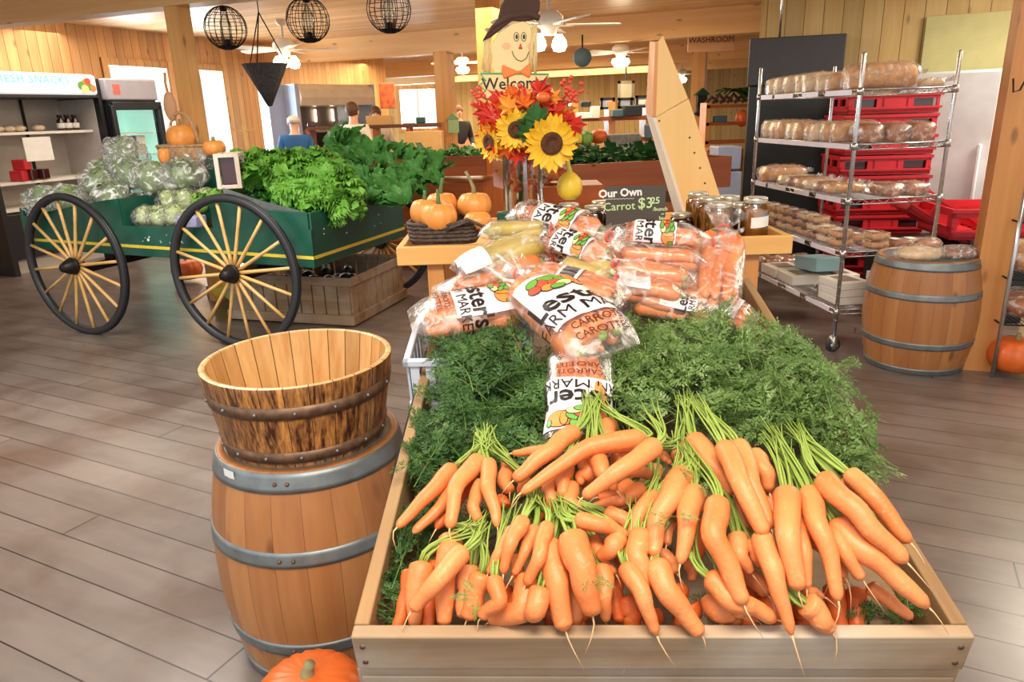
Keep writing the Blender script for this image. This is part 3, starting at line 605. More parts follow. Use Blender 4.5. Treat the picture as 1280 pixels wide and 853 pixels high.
# long counter with shelves behind the people (dark rail)
a = at_y(385, 161, 11.1); b = at_y(552, 160, 11.1)
e = empty('display_shelf', (a.x, 11.1, 0), 0, 'dark wooden shelf unit running behind the lettuce towards the far post', 'shelf')
Lx = b.x-a.x
m = MB(); m.box((Lx/2, .15, a.z), (Lx, .4, .05)); m.build('top_board', wood('dark_shelf', (112, 70, 48), (84, 50, 34), 'X', knots=False), e, False)
for k in range(5): MB().box((Lx*k/4, .15, a.z/2), (.06, .36, a.z)).build('leg', M['redwood'], e, False)
MB().box((Lx/2, .15, .9), (Lx, .36, .04)).build('shelf_board', M['redwood'], e, False)
boxthing('cardboard_box', 457, 490, 145, 160, 11.12, .28, M['box'], 'open tan cardboard box standing on the dark shelf by the two people', 'box')
for k, (x0, x1, t_, mt, lb) in enumerate([(430, 438, 163, 'blackp', 'small black tin on the dark shelf left of the cardboard box'), (520, 532, 156, 'cart', 'dark green jug on the dark shelf before the far window'), (505, 520, 163, 'offw', 'pale box on the stand before the far window'), (384, 395, 162, 'jam', 'dark red jar at the left end of the dark shelf')]):
    boxthing('storage_tin', x0, x1, t_-9, t_, 11.18, .15, base=a.z+.026, mat=M[mt], label=lb, cat='container', rz=.1*k)
boxthing('wooden_stand', 506, 552, 165, 176, 10.5, .4, M['box'], 'low tan wooden box stand below the far window', 'stand', base=0)
# green mailbox on the far post
q = at_y(567, 157, 12.12); e = empty('bird_house', q, 0, 'pale green birdhouse hanging on the far post', 'birdhouse')
m = MB(); m.box((0, 0, 0), (.16, .12, .22)); m.build('house_box', plain('pale_green', (150, 186, 130), .5), e, False)
m = MB(); m.prism([(-.11, .1), (.11, .1), (0, .19)], -.08, .08, Matrix.Rotation(R(90), 4, 'X')); m.build('roof', plain('moss_green', (120, 160, 100), .5), e, False)
# two red shapes on wall: number plaque
q = at_y(484, 120, 16.0); o = MB().box((0, 0, 0), (.36, .03, .5)).build('wall_quilt', plain('red_brown_pattern', (168, 84, 52), .7, var=.5, vs=9), loc=q, rot=(0, 0, R(-20)), bevel=.01); tag(o, 'red and brown patterned hanging on the wall left of the far window', 'wall hanging')
# far stand with dark greens (brown box stand), behind the vase
def veg_stand(name, c, rz, L, D, h, tilt, mat, label, vmat, vlabel, seed, n=170, vs=.14, cat='produce stand'):
    e = empty(name, c, rz, label, cat); m = MB()
    m.box((0, 0, h/2-.1), (L-.1, D-.1, h-.2)); m.build('base', M['redwood'], e, False)
    for (x, y, sx, sy) in ((0, -D/2, L, .03), (0, D/2, L, .03), (-L/2, 0, .03, D), (L/2, 0, .03, D)): MB().box((x, y, h-.02), (sx, sy, .2)).build('side_board', M['redwood'], e, False)
    rg = random.Random(seed); m = MB()
    for k in range(n):
        x = rg.uniform(-L/2+.08, L/2-.08); y = rg.uniform(-D/2+.08, D/2-.08); z = h+.0+rg.uniform(0, .14)
        leaf(m, Vector((x, y, z-.05)), rg.uniform(0, 6.28), rg.uniform(.2, 1.2), vs*rg.uniform(.7, 1.4), vs*.6, rg)
    o = m.build('leafy_greens', vmat); o.location = c; o.rotation_euler = (0, 0, rz); tag(o, vlabel, 'greens', kind='stuff')
def leaf(m, p, yaw, pitch, L, w, rg, ruf=.15, nu=5, nv=4, curl=.6, mi=None):
    X = Vector((math.cos(yaw), math.sin(yaw), 0)); S = Vector((-math.sin(yaw), math.cos(yaw), 0)); Z = Vector((0, 0, 1)); ph = rg.uniform(0, 9)
    def fn(u, v):
        a = pitch-curl*u*1.6; q = p + X*(L*u*math.cos(pitch-curl*u*.8)) + Z*(L*u*math.sin(pitch-curl*u*.8))
        ww = w*(math.sin(PI*min(1, u*.86+.1))**.6); vv = (v-.5)*2
        nrm = (-X*math.sin(a)+Z*math.cos(a))
        return q + S*(vv*ww/2) + nrm*(abs(vv)**2*w*ruf*math.sin(u*17+ph+vv*5)+.12*w*abs(vv))
    old = m.mi
    if mi is not None: m.mi = mi
    m.grid(fn, nu, nv); m.mi = old
a = at_z(690, 262, .8)
q = at_y(770, 215, 4.9); 
veg_stand('produce_stand', (q.x-.02, 5.25, 0), R(-18)+R(35), 1.35, 1.0, at_y(766, 222, 4.8).z+.02, 0, 'redwood', 'red-brown wooden produce stand behind the chalk price sign', M['darkveg'], 'dark leafy greens heaped in the red-brown stand behind the price sign', 5, 420)
q = at_y(560, 200, 8.0)
veg_stand('produce_stand', (q.x-.1, 8.3, 0), R(-14), 1.3, 1.0, at_y(560, 205, 7.8).z, 0, 'redwood', 'red-brown produce stand in shade left of the middle post', M['darkveg'], 'green vegetables spread on the stand left of the middle post', 8, 260)
# baskets beyond
q = at_y(780, 180, 6.6); e = empty('wicker_basket', (q.x, 6.6, at_y(780, 198, 6.6).z), 0, 'grey wicker basket standing upright behind the dark greens', 'basket')
w_ = at_y(800, 180, 6.6).x-at_y(757, 180, 6.6).x; hh = at_y(780, 168, 6.6).z-at_y(780, 198, 6.6).z
m = MB(); m.box((0, .1, hh/2), (w_, .2, hh)); m.build('woven_body', M['wicker_g'], e, bevel=.02)
MB().box((.0, -.006, hh*.3), (.14, .01, .08)).build('chalk_tag', M['slate'], e, False)
q = at_y(700, 190, 6.2); e = empty('wooden_bin', (at_y(706, 190, 6.4).x, 6.4, 0), 0, 'brown wooden bin of pale gourds behind the sunflowers', 'bin')
zt = at_y(706, 182, 6.4).z; MB().box((0, .3, zt/2), (.5, .6, zt)).build('bin_body', M['redwood'], e, bevel=.01)
MB().box((.03, -.006, zt-.12), (.12, .01, .08)).build('chalk_tag', M['slate'], e, False)
rg = random.Random(3)
for k in range(12):
    col = ['pale', 'gourd', 'midgreen'][k % 3]; p_ = (e.location.x-.2+.08*(k % 6), 6.48+.14*(k//6), zt+.05)
    o = MB().sphere((0, 0, 0), (.05, .05, .06), 12, 8, lambda d: 1+.06*math.cos(6*math.atan2(d.y, d.x))).build('gourd', M[col], loc=p_); tag(o, 'small pale green and yellow gourd in the bin behind the sunflowers', 'gourd', 'gourds in the brown bin')
o = MB().sphere((0, 0, 0), (.075, .075, .06), 16, 10, lambda d: 1+.06*math.cos(8*math.atan2(d.y, d.x))).build('small_pumpkin', M['pumpkin_d'], loc=(at_y(748, 175, 6.6).x, 6.6, zt+.06)); tag(o, 'small orange pumpkin between the gourds and the grey basket', 'pumpkin')
# back shelving unit with frames
ys = 9.2; a = at_y(672, 148, ys); b = at_y(812, 148, ys)
e = empty('wooden_shelving', (a.x, ys, 0), 0, 'brown wooden shelving with framed pictures against the back of the hall', 'shelving'); Lx = b.x-a.x
for px_, py_ in ((0, 149), (0, 176)):
    z = at_y(740, py_, ys).z; MB().box((Lx/2, .25, z), (Lx, .5, .05)).build('shelf_board', M['redwood'], e, False)
for k in range(4): MB().box((Lx*k/3, .25, at_y(740, 128, ys).z/2), (.08, .45, at_y(740, 128, ys).z)).build('upright', M['post2'], e, False)
z = at_y(740, 128, ys).z
a2 = at_y(668, 137, ys+.4).x
def picture(px0, px1, py0, py1, y, label, c='paper', c2='bluegrey'):
    a = at_y(px0, py0, y); b = at_y(px1, py1, y); w = b.x-a.x; h = a.z-b.z
    e = empty('framed_picture', ((a.x+b.x)/2, y, b.z), 0, label, 'picture', 'framed pictures on the back shelf')
    m = MB()
    for x in (-w/2, w/2): m.box((x, 0, h/2), (.03, .03, h+.03))
    for zz in (0, h): m.box((0, 0, zz), (w+.03, .03, .03))
    m.build('frame', M['blackp'], e, False); MB().box((0, .005, h/2), (w, .01, h)).build('mat_board', M[c], e, False); MB().box((0, -.002, h*.45), (w*.7, .006, h*.45)).build('print', M[c2], e, False)
picture(752, 767, 124, 135, 9.3, 'black-framed landscape picture at the left of three on the back shelf')
picture(774, 789, 124, 134, 9.3, 'dark-framed picture in the middle of the back shelf')
picture(796, 811, 121, 133, 9.3, 'black-framed pale blue picture nearest the leaning pine board', 'bluegrey', 'paper')
q0 = at_y(774, 103, 12.0); q1 = at_y(791, 124, 12.0)
e = empty('wall_mirror', ((q0.x+q1.x)/2, 12.0, q1.z), 0, 'tall grey framed mirror hanging above the framed pictures', 'mirror'); w = q1.x-q0.x; h = q0.z-q1.z
m = MB()
for x in (-w/2, w/2): m.box((x, 0, h/2), (.04, .03, h+.04))
for zz in (0, h): m.box((0, 0, zz), (w+.04, .03, .04))
m.build('frame', plain('brown_grey_frame', (120, 104, 80), .5), e, False); MB().box((0, .005, h/2), (w, .01, h)).build('mirror_glass', plain('dull_mirror', (172, 164, 136), .25), e, False)
MB().box((0, .02, h+.25), (.02, .02, .5)).build('hanger', M['iron'], e, False)
boxthing('black_pot', 727, 739, 126, 134, 9.2, .15, M['blackp'], 'small black pot left of the framed pictures', 'pot', bevel=.02)
boxthing('printer', 721, 750, 141, 148, 9.1, .3, M['paper'], 'white flat box on the back shelf beside the red leaves', 'box')
boxthing('white_folder', 740, 750, 133, 148, 9.0, .2, M['offw'], 'white upright folder on the back shelf', 'folder')
boxthing('blue_basket', 766, 781, 137, 146, 9.0, .25, M['teal'], 'bright blue tray on the back shelf', 'tray')
boxthing('book_stack', 781, 803, 132, 145, 8.9, .25, M['darkpanel2'], 'dark green stack of goods on the back shelf', 'goods')
boxthing('slate_chair', 712, 728, 150, 172, 8.0, .4, M['slate'], 'slate blue chair back showing between the flowers and the shelving', 'chair', base=0)
boxthing('slate_sign', 807, 819, 156, 173, 9.12, .09, M['slate'], 'slate blue sign on the upright left of the leaning board', 'sign')
# decorations on post at right
q = at_y(877, 126, 13.82)
e = empty('bird_house', q, 0, 'dark green birdhouse hanging on the post right of the leaning board', 'birdhouse'); MB().box((0, 0, 0), (.18, .12, .22)).build('house_box', M['darkpanel2'], e, bevel=.01); MB().prism([(-.14, .1), (.14, .1), (0, .22)], -.08, .08, Matrix.Rotation(R(90), 4, 'X')).build('roof', M['cart'], e, False)
q = at_y(875, 139, 13.76); o = MB().lathe([(0, -.1), (.1, -.06), (.11, 0), (.05, .08), (0, .1)], 16).build('black_bell', M['iron'], loc=q); tag(o, 'small black bell hanging under the dark green birdhouse', 'bell')
# shelves right of it with wreath / antlers
ys = 12.5; a = at_y(884, 130, ys); b = at_y(950, 130, ys)
e = empty('wooden_shelving', (a.x, ys, 0), 0, 'wooden wall shelving with dark ornaments left of the bread rack', 'shelving'); Lx = b.x-a.x
for py_ in (133, 155, 178): MB().box((Lx/2, .2, at_y(900, py_, ys).z), (Lx, .4, .05)).build('shelf_board', M['redwood'], e, False)
for k in (0, 1): MB().box((Lx*k+.02, .2, at_y(900, 128, ys).z/2), (.06, .4, at_y(900, 128, ys).z)).build('upright', M['post2'], e, False)
m = MB(); q = at_y(915, 113, ys); rg = random.Random(2)
for k in range(14): leaf(m, Vector((rg.uniform(-.15, .15), 0, 0)), rg.uniform(0, 6.28), rg.uniform(-.2, .6), .3, .1, rg)
tag(m.build('leaf_ornament', M['darkveg'], loc=(q.x, ys-.1, q.z)), 'dark green leafy ornament on top of the wall shelving left of the bread rack', 'ornament')
m = MB(); q = at_y(905, 131, ys-.1)
for k in range(6): m.tube([Vector((-.4+k*.12, 0, 0)), Vector((-.3+k*.12, 0, .1+.04*(k % 2))), Vector((-.2+k*.12, 0, .02))], .03, 6)
tag(m.build('driftwood_ornament', M['hat'], loc=(q.x+.15, ys+.1, q.z+.03)), 'dark twisted driftwood on the upper wall shelf', 'ornament')
boxthing('dark_book', 895, 909, 145, 153, ys, .2, M['teal'], 'small slate blue box on the lower wall shelf', 'box')
q = at_y(930, 148, ys); tag(MB().sphere((0, 0, 0), (.11, .1, .14), 14, 10).build('orange_jug', M['pumpkin_d'], loc=(q.x, ys+.1, q.z)), 'orange jug on the wall shelf beside the bread rack', 'jug')
boxthing('wooden_stand', 884, 925, 187, 260, 7.6, .5, M['redwood'], 'dark red-brown stand in shadow behind the leaning board', 'stand', base=0)
m = MB(); 
for k, (px_, py_, lb) in enumerate([(914, 197, 'grey bin lid standing behind the bread rack, upper'), (912, 228, 'grey bin lid standing behind the bread rack, lower')]):
    boxthing('storage_bin', 898, 926, py_-13, py_+13, 6.9, .3, M['bluegrey'], lb, 'bin', base=(0 if k else at_y(912, 212, 6.9).z))
# near tree toy branch by windows
q = at_y(306, 170, 6.7); e = empty('jewellery_tree', (q.x, 6.7, at_y(306, 182, 6.7).z), 0, 'small bare wooden peg tree standing behind the wagon', 'peg tree')
m = MB(); m.tube([(0, 0, -.30), (0, 0, .19)], .016, 8); m.build('trunk', M['pine'], e)
for s_ in (-1, 1):
    m = MB(); m.tube([(0, 0, .13), (s_*.06, 0, .12), (s_*.1, 0, .15)], .007, 6); m.build('branch', M['pine'], e)
# ------------------------------------------------------------------ right back: panel, fridge, red crates
q0 = at_y(937, 53, 7.25); q1 = at_y(1058, 49, 7.0)
e = empty('black_cabinet', ((q0.x+q1.x)/2, 7.12, 0), math.atan2(q1.y-q0.y, q1.x-q0.x), 'tall black display cabinet with charcoal top behind the bread rack', 'cabinet'); w = (q1-q0).length
zt = q1.z+.05; zm = at_y(1000, 105, 7.1).z
MB().box((0, .3, (zt+zm)/2), (w, .6, zt-zm)).build('header_panel', M['darkpanel'], e, bevel=.01)
MB().box((0, .32, zm/2), (w-.04, .56, zm)).build('cabinet_body', M['darkpanel2'], e, bevel=.01)
m = MB(); p_ = at_y(978, 20, 7.2); m.tube([(0, 0, 0), (0, 0, CEIL-zt)], .012, 6); m.build('suspension_rod', M['chrome'], e, loc=(-.15, .2, zt))
q0 = at_y(1128, 92, 6.5); q1 = at_y(1256, 88, 6.0)
e = empty('white_fridge', (q0.x, q0.y, 0), math.atan2(q1.y-q0.y, q1.x-q0.x), 'tall white fridge standing behind the bread rack and barrel', 'fridge'); w = (q1-q0).length
zt = q0.z; MB().box((w/2, .38, zt/2+.03), (w, .7, zt-.06)).build('cabinet', M['white'], e, bevel=.015)
MB().box((w/2, .0, zt/2+.04), (w-.01, .05, zt-.1)).build('fridge_door', M['white'], e, bevel=.012)
MB().box((w-.08, -.05, zt*.55), (.03, .03, .5)).build('handle', M['white'], e, bevel=.008)
MB().box((.1, -.027, zt-.22), (.012, .004, .02)).build('badge', M['iron'], e, False)
q0 = at_y(1180, 34, 6.7); q1 = at_y(1262, 92, 6.4); 
o = MB().box((0, 0, 0), (.85, .03, .62)).build('wall_board', M['ygreen'], loc=Vector((0, 0, 0)), rot=(0, 0, RZ), bevel=.004); xx, z_ = hit_y(1220, 63, 8.0); o.location = loc2w(xx, 8.0, z_); tag(o, 'plain yellow-green board on the pine wall above the white fridge', 'board')
def red_crate(loc, rz, L, D, h, label, cat='crate', group='stacked red bread crates', tilt=0, full=True):
    e = empty('bread_crate', loc, 0, label, cat, group, rot=(0, tilt, rz)); t = .02
    m = MB(); m.box((0, 0, .012), (L, D, .02)); m.build('base', M['red'], e, False)
    for s_ in (-1, 1):
        m = MB()
        for z0, z1 in ((0, h*.28), (h*.72, h)): m.box((0, s_*(D/2-t/2), (z0+z1)/2), (L, t, z1-z0))
        for x in np.linspace(-L/2+.02, L/2-.02, 4): m.box((x, s_*(D/2-t/2), h/2), (.06 if abs(x) < L*.4 else .04, t, h*.5))
        m.box((0, s_*(D/2-t/2), h*.5), (L*.28, t, h*.5))
        m.box((0, s_*(D/2+.004), h-.012), (L+.02, .024, .024)); m.box((0, s_*(D/2+.004), h*.26), (L, .02, .016))
        m.build('long_side', M['red'], e, False)
        m = MB(); m.box((s_*(L/2-t/2), 0, h*.2), (t, D, h*.4)); m.box((s_*(L/2-t/2), 0, h*.88), (t, D, h*.24))
        for y in (-D/2+.05, 0, D/2-.05): m.box((s_*(L/2-t/2), y, h*.5), (t, .06, h*.5))
        m.build('short_side', M['red'], e, False)
    if full: MB().box((0, 0, h*.45), (L-.06, D-.06, h*.75)).build('infill', M['jam'], e, False)  # solid dark block put in so the crate openings look shaded
    return e
q = at_y(1105, 330, 6.35); n_ = 10; ztop = at_y(1100, 116, 6.3).z; ch = ztop/n_
nm = ['bottom', 'second', 'third', 'fourth', 'fifth', 'sixth', 'seventh', 'eighth', 'ninth', 'top']
for k in range(n_):
    red_crate((at_y(1105, 200, 6.4).x+(.012 if k % 2 else -.008), 6.55, k*ch+.005), R(-6), .74, .5, ch-.01, 'red plastic bread crate, %s of the tall stack behind the rack' % (nm[k] if k in (0, 9) else nm[k]+' from the floor'))
q = at_y(1185, 300, 5.6); q1 = at_y(1260, 300, 5.1)
red_crate((q.x+.32, 5.5, .62), R(-8), .95, .6, .22, 'large open red crate standing between the fridge and the big post', group='red crates by the post', full=False)
e = red_crate((q.x-.1, 5.75, .66), R(-8), .55, .4, .2, 'red crate tilted against the white fridge', group='red crates by the post', tilt=R(32), full=False)
boxthing('pallet_table', 1158, 1290, 318, 330, 5.15, .9, M['darkpanel2'], 'low dark table under the open red crate', 'table', base=0)
boxthing('wine_bottles', 1215, 1216, 318, 330, 5.2, .01, M['darkpanel2'], 'x', 'x') if 0 else None
# ------------------------------------------------------------------ bread rack
NP = Vector((2.157, 4.62, 0)); FP = Vector((2.03, 6.07, 0)); RP = Vector((2.76, 4.70, 0)); 
rl = (FP-NP).length; rang = math.atan2(FP.y-NP.y, FP.x-NP.x); rw = .61
rack = empty('wire_bread_rack', NP, rang, 'chrome wire rack on casters stacked with bagged bread', 'rack')
# local x along the length, local -y to the right
SZ = [.294, .68, 1.017, 1.354, 1.678]
def wire_shelf(parent, z, L, Wd, sgn, name='wire_shelf', th=.03, strip=True):
    m = MB(); 
    for y in (0, sgn*Wd):
        for zz in (0, -th): m.tube([(0, y, z+zz), (L, y, z+zz)], .0042, 5)
        n = int(L/.045); pts = [(L*i/n, y, z-(th if i % 2 else 0)) for i in range(n+1)]; m.tube(pts, .003, 4)
    for x in (0, L):
        for zz in (0, -th): m.tube([(x, 0, z+zz), (x, sgn*Wd, z+zz)], .0042, 5)
        n = int(Wd/.045); m.tube([(x, sgn*Wd*i/n, z-(th if i % 2 else 0)) for i in range(n+1)], .003, 4)
    for k in range(int(L/.028)): m.bar((.02+k*.028, 0, z+.002), (.02+k*.028, sgn*Wd, z+.002), .003, .003)
    for y in (.25, .5, .75): m.bar((0, sgn*Wd*y, z-.004), (L, sgn*Wd*y, z-.004), .006, .006)
    return m.build(name, M['chrome'], parent)
for (x, y) in ((0, 0), (rl, 0), (0, -rw), (rl, -rw)):
    m = MB(); prof = [(0, .11), (.0125, .11)]
    m.lathe([(0, .11), (.013, .11), (.013, 1.88), (.009, 1.888), (0, 1.888)], 14, (x, y, 0))
    for k in range(60): m.ring((x, y, .2+k*.028), .0132, .0008, 14, 4) if k % 2 else None
    po = m.build('post', M['chrome'], rack)
    for z in SZ: m = MB(); m.lathe([(0, z-.03), (.021, z-.032), (.017, z+.012), (0, z+.012)], 14, (x, y, 0)); m.build('collar', M['chrome'], po)
    m = MB(); m.box((x, y, .09), (.035, .05, .05)); m.box((x+.018, y, .07), (.004, .035, .09)); m.box((x-.018, y, .07), (.004, .035, .09)); cs = m.build('caster', M['chrome'], rack)
    m = MB(); m.ring((x, y, .055), .036, .016, 24, 8, 'x'); m.build('wheel', M['rubber'], cs)
    m = MB(); m.tube([(x-.02, y, .055), (x+.02, y, .055)], .02, 12); m.build('hub', M['offw'], cs)
for z in SZ: wire_shelf(rack, z, rl, rw, -1)
rg = random.Random(11)
for z in SZ:
    for (x0, w_) in [(.08, .32), (.5, .22), (.86, .3), (1.2, .2)] if z != SZ[3] else [(.04, rl-.1)]:
        m = MB(); m.box((x0+w_/2, .008, z-.014), (w_, .004, .032)); m.build('price_strip', M['strip'], rack, False)
def rk(x, y, z): return Vector(NP)+Vector((math.cos(rang)*x-math.sin(rang)*y, math.sin(rang)*x+math.cos(rang)*y, z))
def loaf(loc, s, rz, label, mat='bread', group='bagged loaves', tail=True):
    e = empty('bagged_loaf', loc, rz, label, 'bread', group); L, w, h = s; sd = rg.uniform(0, 30)
    def body(k, ns):
        m = MB(); nu, nv = 16, 14
        def fn(u, v):
            a = 2*PI*v; x = (u-.5)*L*k; cx = math.cos(a); sx = math.sin(a)
            f = (1-abs(2*u-1)**5)**.4 if abs(2*u-1) < 1 else 0
            f = max(f, .0)
            yy = w/2*k*math.copysign(abs(cx)**.5, cx)*(.9+.1*f); zz = h/2+h/2*k*math.copysign(abs(sx)**.55, sx)*(1.0 if sx < 0 else 1.08-.1*math.cos(u*PI*8)*.3)
            q = Vector((x, yy*(.3+.7*f) if f < .5 else yy, h/2+(zz-h/2)*(f if sx > 0 else 1)*1.0)); 
            if ns: q += Vector((0, .0, 0))+ns*Vector((noise.noise(q*22+Vector((sd, 0, 0))), noise.noise(q*22+Vector((0, sd, 0))), noise.noise(q*22+Vector((0, 0, sd)))))
            q.z = max(q.z, 0.002); return q
        m.grid(fn, nu, nv); m.add([fn(0, j/nv) for j in range(nv)], [tuple(range(nv))]); m.add([fn(1, j/nv) for j in range(nv)], [tuple(range(nv-1, -1, -1))]); return m
    body(.95, .002).build('loaf', M[mat], e)
    m = body(1.06, .012)
    m.build('plastic_bag', M['bread_film'], e)
    if tail:
        m = MB(); m.grid(lambda u, v: Vector((L*.5+u*.07, (v-.5)*(.03+.09*u), h*.45+.03*u+.018*math.sin(v*19+sd)*u)), 4, 12); m.build('gathered_bag_end', M['film2'], e)
    return e
# long loaves lie with their long side across the rack (local y), tails to the near side
def row(z, items, side, lv):
    for (x, w, h, L, mat, lab, y) in items: loaf(rk(x, y, z+.006), (L, w, h), rang-PI/2 if side == 0 else rang+rg.uniform(-.1, .1), lab, mat)
o_ = ['left-most', 'second from left', 'third from left', 'fourth from left', 'fifth from left', 'sixth from left', 'seventh from left', 'eighth from left', 'ninth from left', 'tenth from left']
for k in range(7): loaf(rk(rl-.1-k*.155, -.17+rg.uniform(-.01, .015), SZ[4]+.005), (.3, .14, rg.uniform(.11, .13)), rang-PI/2+rg.uniform(-.12, .12), 'bagged sliced loaf, %s on the top shelf of the bread rack' % o_[k], 'bread_w' if k < 6 else 'bread')
loaf(rk(.2, -.24, SZ[4]+.005), (.42, .24, .15), rang-PI/2, 'big golden bagged loaf at the near corner of the rack top shelf', 'bread')
loaf(rk(.08, -.5, SZ[4]+.005), (.14, .1, .05), rang-PI/2, 'small white bag at the right end of the rack top shelf', 'bread_w')
for k in range(9): loaf(rk(rl-.07-k*.138, -.17+rg.uniform(-.01, .015), SZ[3]+.005), (.3, .128, rg.uniform(.115, .135)), rang-PI/2+rg.uniform(-.08, .08), 'bagged loaf, %s on the second shelf of the bread rack' % o_[k], 'bread' if k % 3 else 'bread_w')
for k, y in enumerate((-.14, -.31, -.47)): loaf(rk(.13, y, SZ[3]+.005), (.2, .15, .115), rang+PI, ['dark bagged loaf beside the near post on the second rack shelf', 'dark bagged loaf in the middle of the near end of the second rack shelf', 'dark bagged loaf by the right post on the second rack shelf'][k], 'bread_d', tail=(k == 1))
loaf(rk(rl-.16, -.16, SZ[2]+.005), (.34, .22, .12), rang-PI/2, 'tan bagged loaf standing out at the left of the third rack shelf', 'bread')
for k in range(6): loaf(rk(rl-.4-k*.14, -.17, SZ[2]+.005), (.28, .12, .065), rang-PI/2+rg.uniform(-.1, .1), 'low bagged pastry pack, %s in the row on the third rack shelf' % o_[k], ['bread_w', 'bread_d', 'bread'][k % 3])
for k, y in enumerate((-.33, -.49)): loaf(rk(.13, y, SZ[2]+.005), (.2, .15, .08), rang+PI, ['brown bagged loaf in the near middle of the third rack shelf', 'brown bagged loaf by the right post on the third rack shelf'][k], 'bread_d', tail=False)
def tub(loc, rz, label, s=(.13, .13, .05), inner='bread', lid=True, n=0):
    e = empty('clear_food_pack', loc, rz, label, 'pack', 'clear packs of baking'); L, w, h = s
    MB().box((0, 0, h/2-.004), (L*.9, w*.9, h*.72)).build('baked_goods', M[inner], e, bevel=.012)
    MB().box((0, 0, h/2), (L, w, h), taper=.94).build('clear_box', M['bread_film'], e, bevel=.008)
    MB().box((L*.1, w*.2, h+.001), (L*.5, w*.4, .002)).build('pack_label', M['paper'], e, False)
for i in range(8):
    for j in range(2 + (i < 6)):
        tub(rk(rl-.1-i*.16, -.11, SZ[1]+.004+j*.056), rang+rg.uniform(-.12, .12), 'clear baking pack, %s, %s layer, on the fourth rack shelf' % (o_[i], ['bottom', 'middle', 'top'][j]), inner=['bread', 'bread_d', 'bread_w', 'bread'][(i+j) % 4])
for i in range(5): tub(rk(rl-.12-i*.24, -.32, SZ[1]+.004), rang+rg.uniform(-.1, .1), 'clear baking pack in the middle row, %s, fourth rack shelf' % o_[i], inner='bread')
for k, (y, st) in enumerate(((-.28, 2), (-.44, 1), (-.55, 1))):
    for j in range(st): tub(rk(.1, y, SZ[1]+.004+j*.056), rang, 'clear cookie pack at the near end, fourth rack shelf, %s' % ['beside the post, layer %s' % ['below', 'above'][j], 'in the middle', 'at the right edge'][k], inner=['bread', 'bread_d', 'bread_w'][k])
def pie(loc, rz, label, s=(.26, .24, .07)):
    e = empty('bakery_box', loc, rz, label, 'box', 'white bakery boxes'); L, w, h = s
    MB().box((0, 0, h/2), (L, w, h)).build('carton', M['offw'], e, bevel=.004); MB().box((0, 0, h+.0015), (L*.6, w*.55, .003)).build('window', plain('grey_film_window', (150, 140, 132), .3) if 'gw' not in M else M['gw'], e, False)
M['gw'] = plain('grey_box_window', (150, 138, 128), .25)
pie(rk(rl-.35, -.14, SZ[0]+.005), rang, 'white bakery box at the left of the lowest rack shelf')
pie(rk(rl-.63, -.15, SZ[0]+.005), rang, 'white bakery box, second from left on the lowest rack shelf')
pie(rk(rl-.66, -.42, SZ[0]+.005), rang, 'white bakery box in the back row of the lowest rack shelf')
for j in range(3): pie(rk(.22, -.16, SZ[0]+.005+j*.052), rang+.04*j, 'white bakery carton, %s of the stack near the rack caster' % ['bottom', 'middle', 'top'][j], (.26, .22, .05))
for j in range(3): pie(rk(.2, -.46, SZ[0]+.005+j*.06), rang-.06*j, 'white bakery carton, %s of the stack touching the barrel side of the rack' % ['bottom', 'middle', 'top'][j], (.22, .2, .058))
o = MB().box((0, 0, .05), (.34, .22, .1)).build('teal_box', plain('pale_teal', (150, 190, 196), .5), bevel=.004, loc=rk(rl-.62, -.3, SZ[0]+.09), rot=(0, R(6), rang)); tag(o, 'pale teal flat box behind the white bakery boxes', 'box')
for k in range(3): loaf(rk(rl-.12, -.12-.15*k, SZ[0]+.005), (.14, .2, .1), rang+PI/2, 'dark bagged bun pack at the far left of the lowest rack shelf, %s' % ['front', 'middle', 'back'][k], 'bread_d', tail=False)
# ------------------------------------------------------------------ barrels
def barrel(loc, rh, rb, h, rz, label, hoops, recess=.03):
    e = empty('oak_barrel', loc, rz, label, 'barrel'); prof = []
    R_ = lambda z: rh+(rb-rh)*(1-((z/h-.5)*2)**2)
    zs = np.linspace(0, h, 26)
    prof = [(R_(z), z) for z in zs]+[(rh-.004, h), (rh-.022, h), (rh-.024, h-recess)]
    m = MB(); m.lathe([(0, 0)]+prof+[(0, h-recess)], 64, fn=lambda t, z: 1); m.build('staves', M['barrel'], e)
    m = MB(); m.lathe([(0, h-recess-.005), (rh-.022, h-recess-.005), (rh-.022, h-recess+.004), (0, h-recess+.004)], 48); m.build('barrel_head', M['lid'], e, False)
    for (z0, z1) in hoops:
        m = MB(); pr = [(R_(z)+.004, z) for z in np.linspace(z0, z1, 5)]
        m.lathe([(R_(z0)-.002, z0)]+pr+[(R_(z1)-.002, z1)], 64); hp = m.build('hoop', M['galv'], e)
        zc = (z0+z1)/2
        for a in (R(-95), R(-88)): m = MB(); m.sphere((math.cos(a)*(R_(zc)+.005), math.sin(a)*(R_(zc)+.005), zc), .006, 8, 6); m.build('rivet', M['rust'], hp)
    return e
H1 = .705
bL = at_z(386, 540, H1)
barL = barrel((bL.x, bL.y, 0), .262, .31, H1, 0, 'large oak barrel on the left carrying the scorched half tub', [(H1-.055, H1-.002), (.44, .485), (.14, .18), (.0, .045)])
m = MB(); a = R(-127); cx = math.cos(a); sx = math.sin(a); rr = .262+.012
m.grid(lambda u, v: Vector((math.cos(a+(u-.5)*.17)*rr, math.sin(a+(u-.5)*.17)*rr, H1-.05+v*.042)), 4, 2); m.build('paper_sticker', M['paper'], barL)
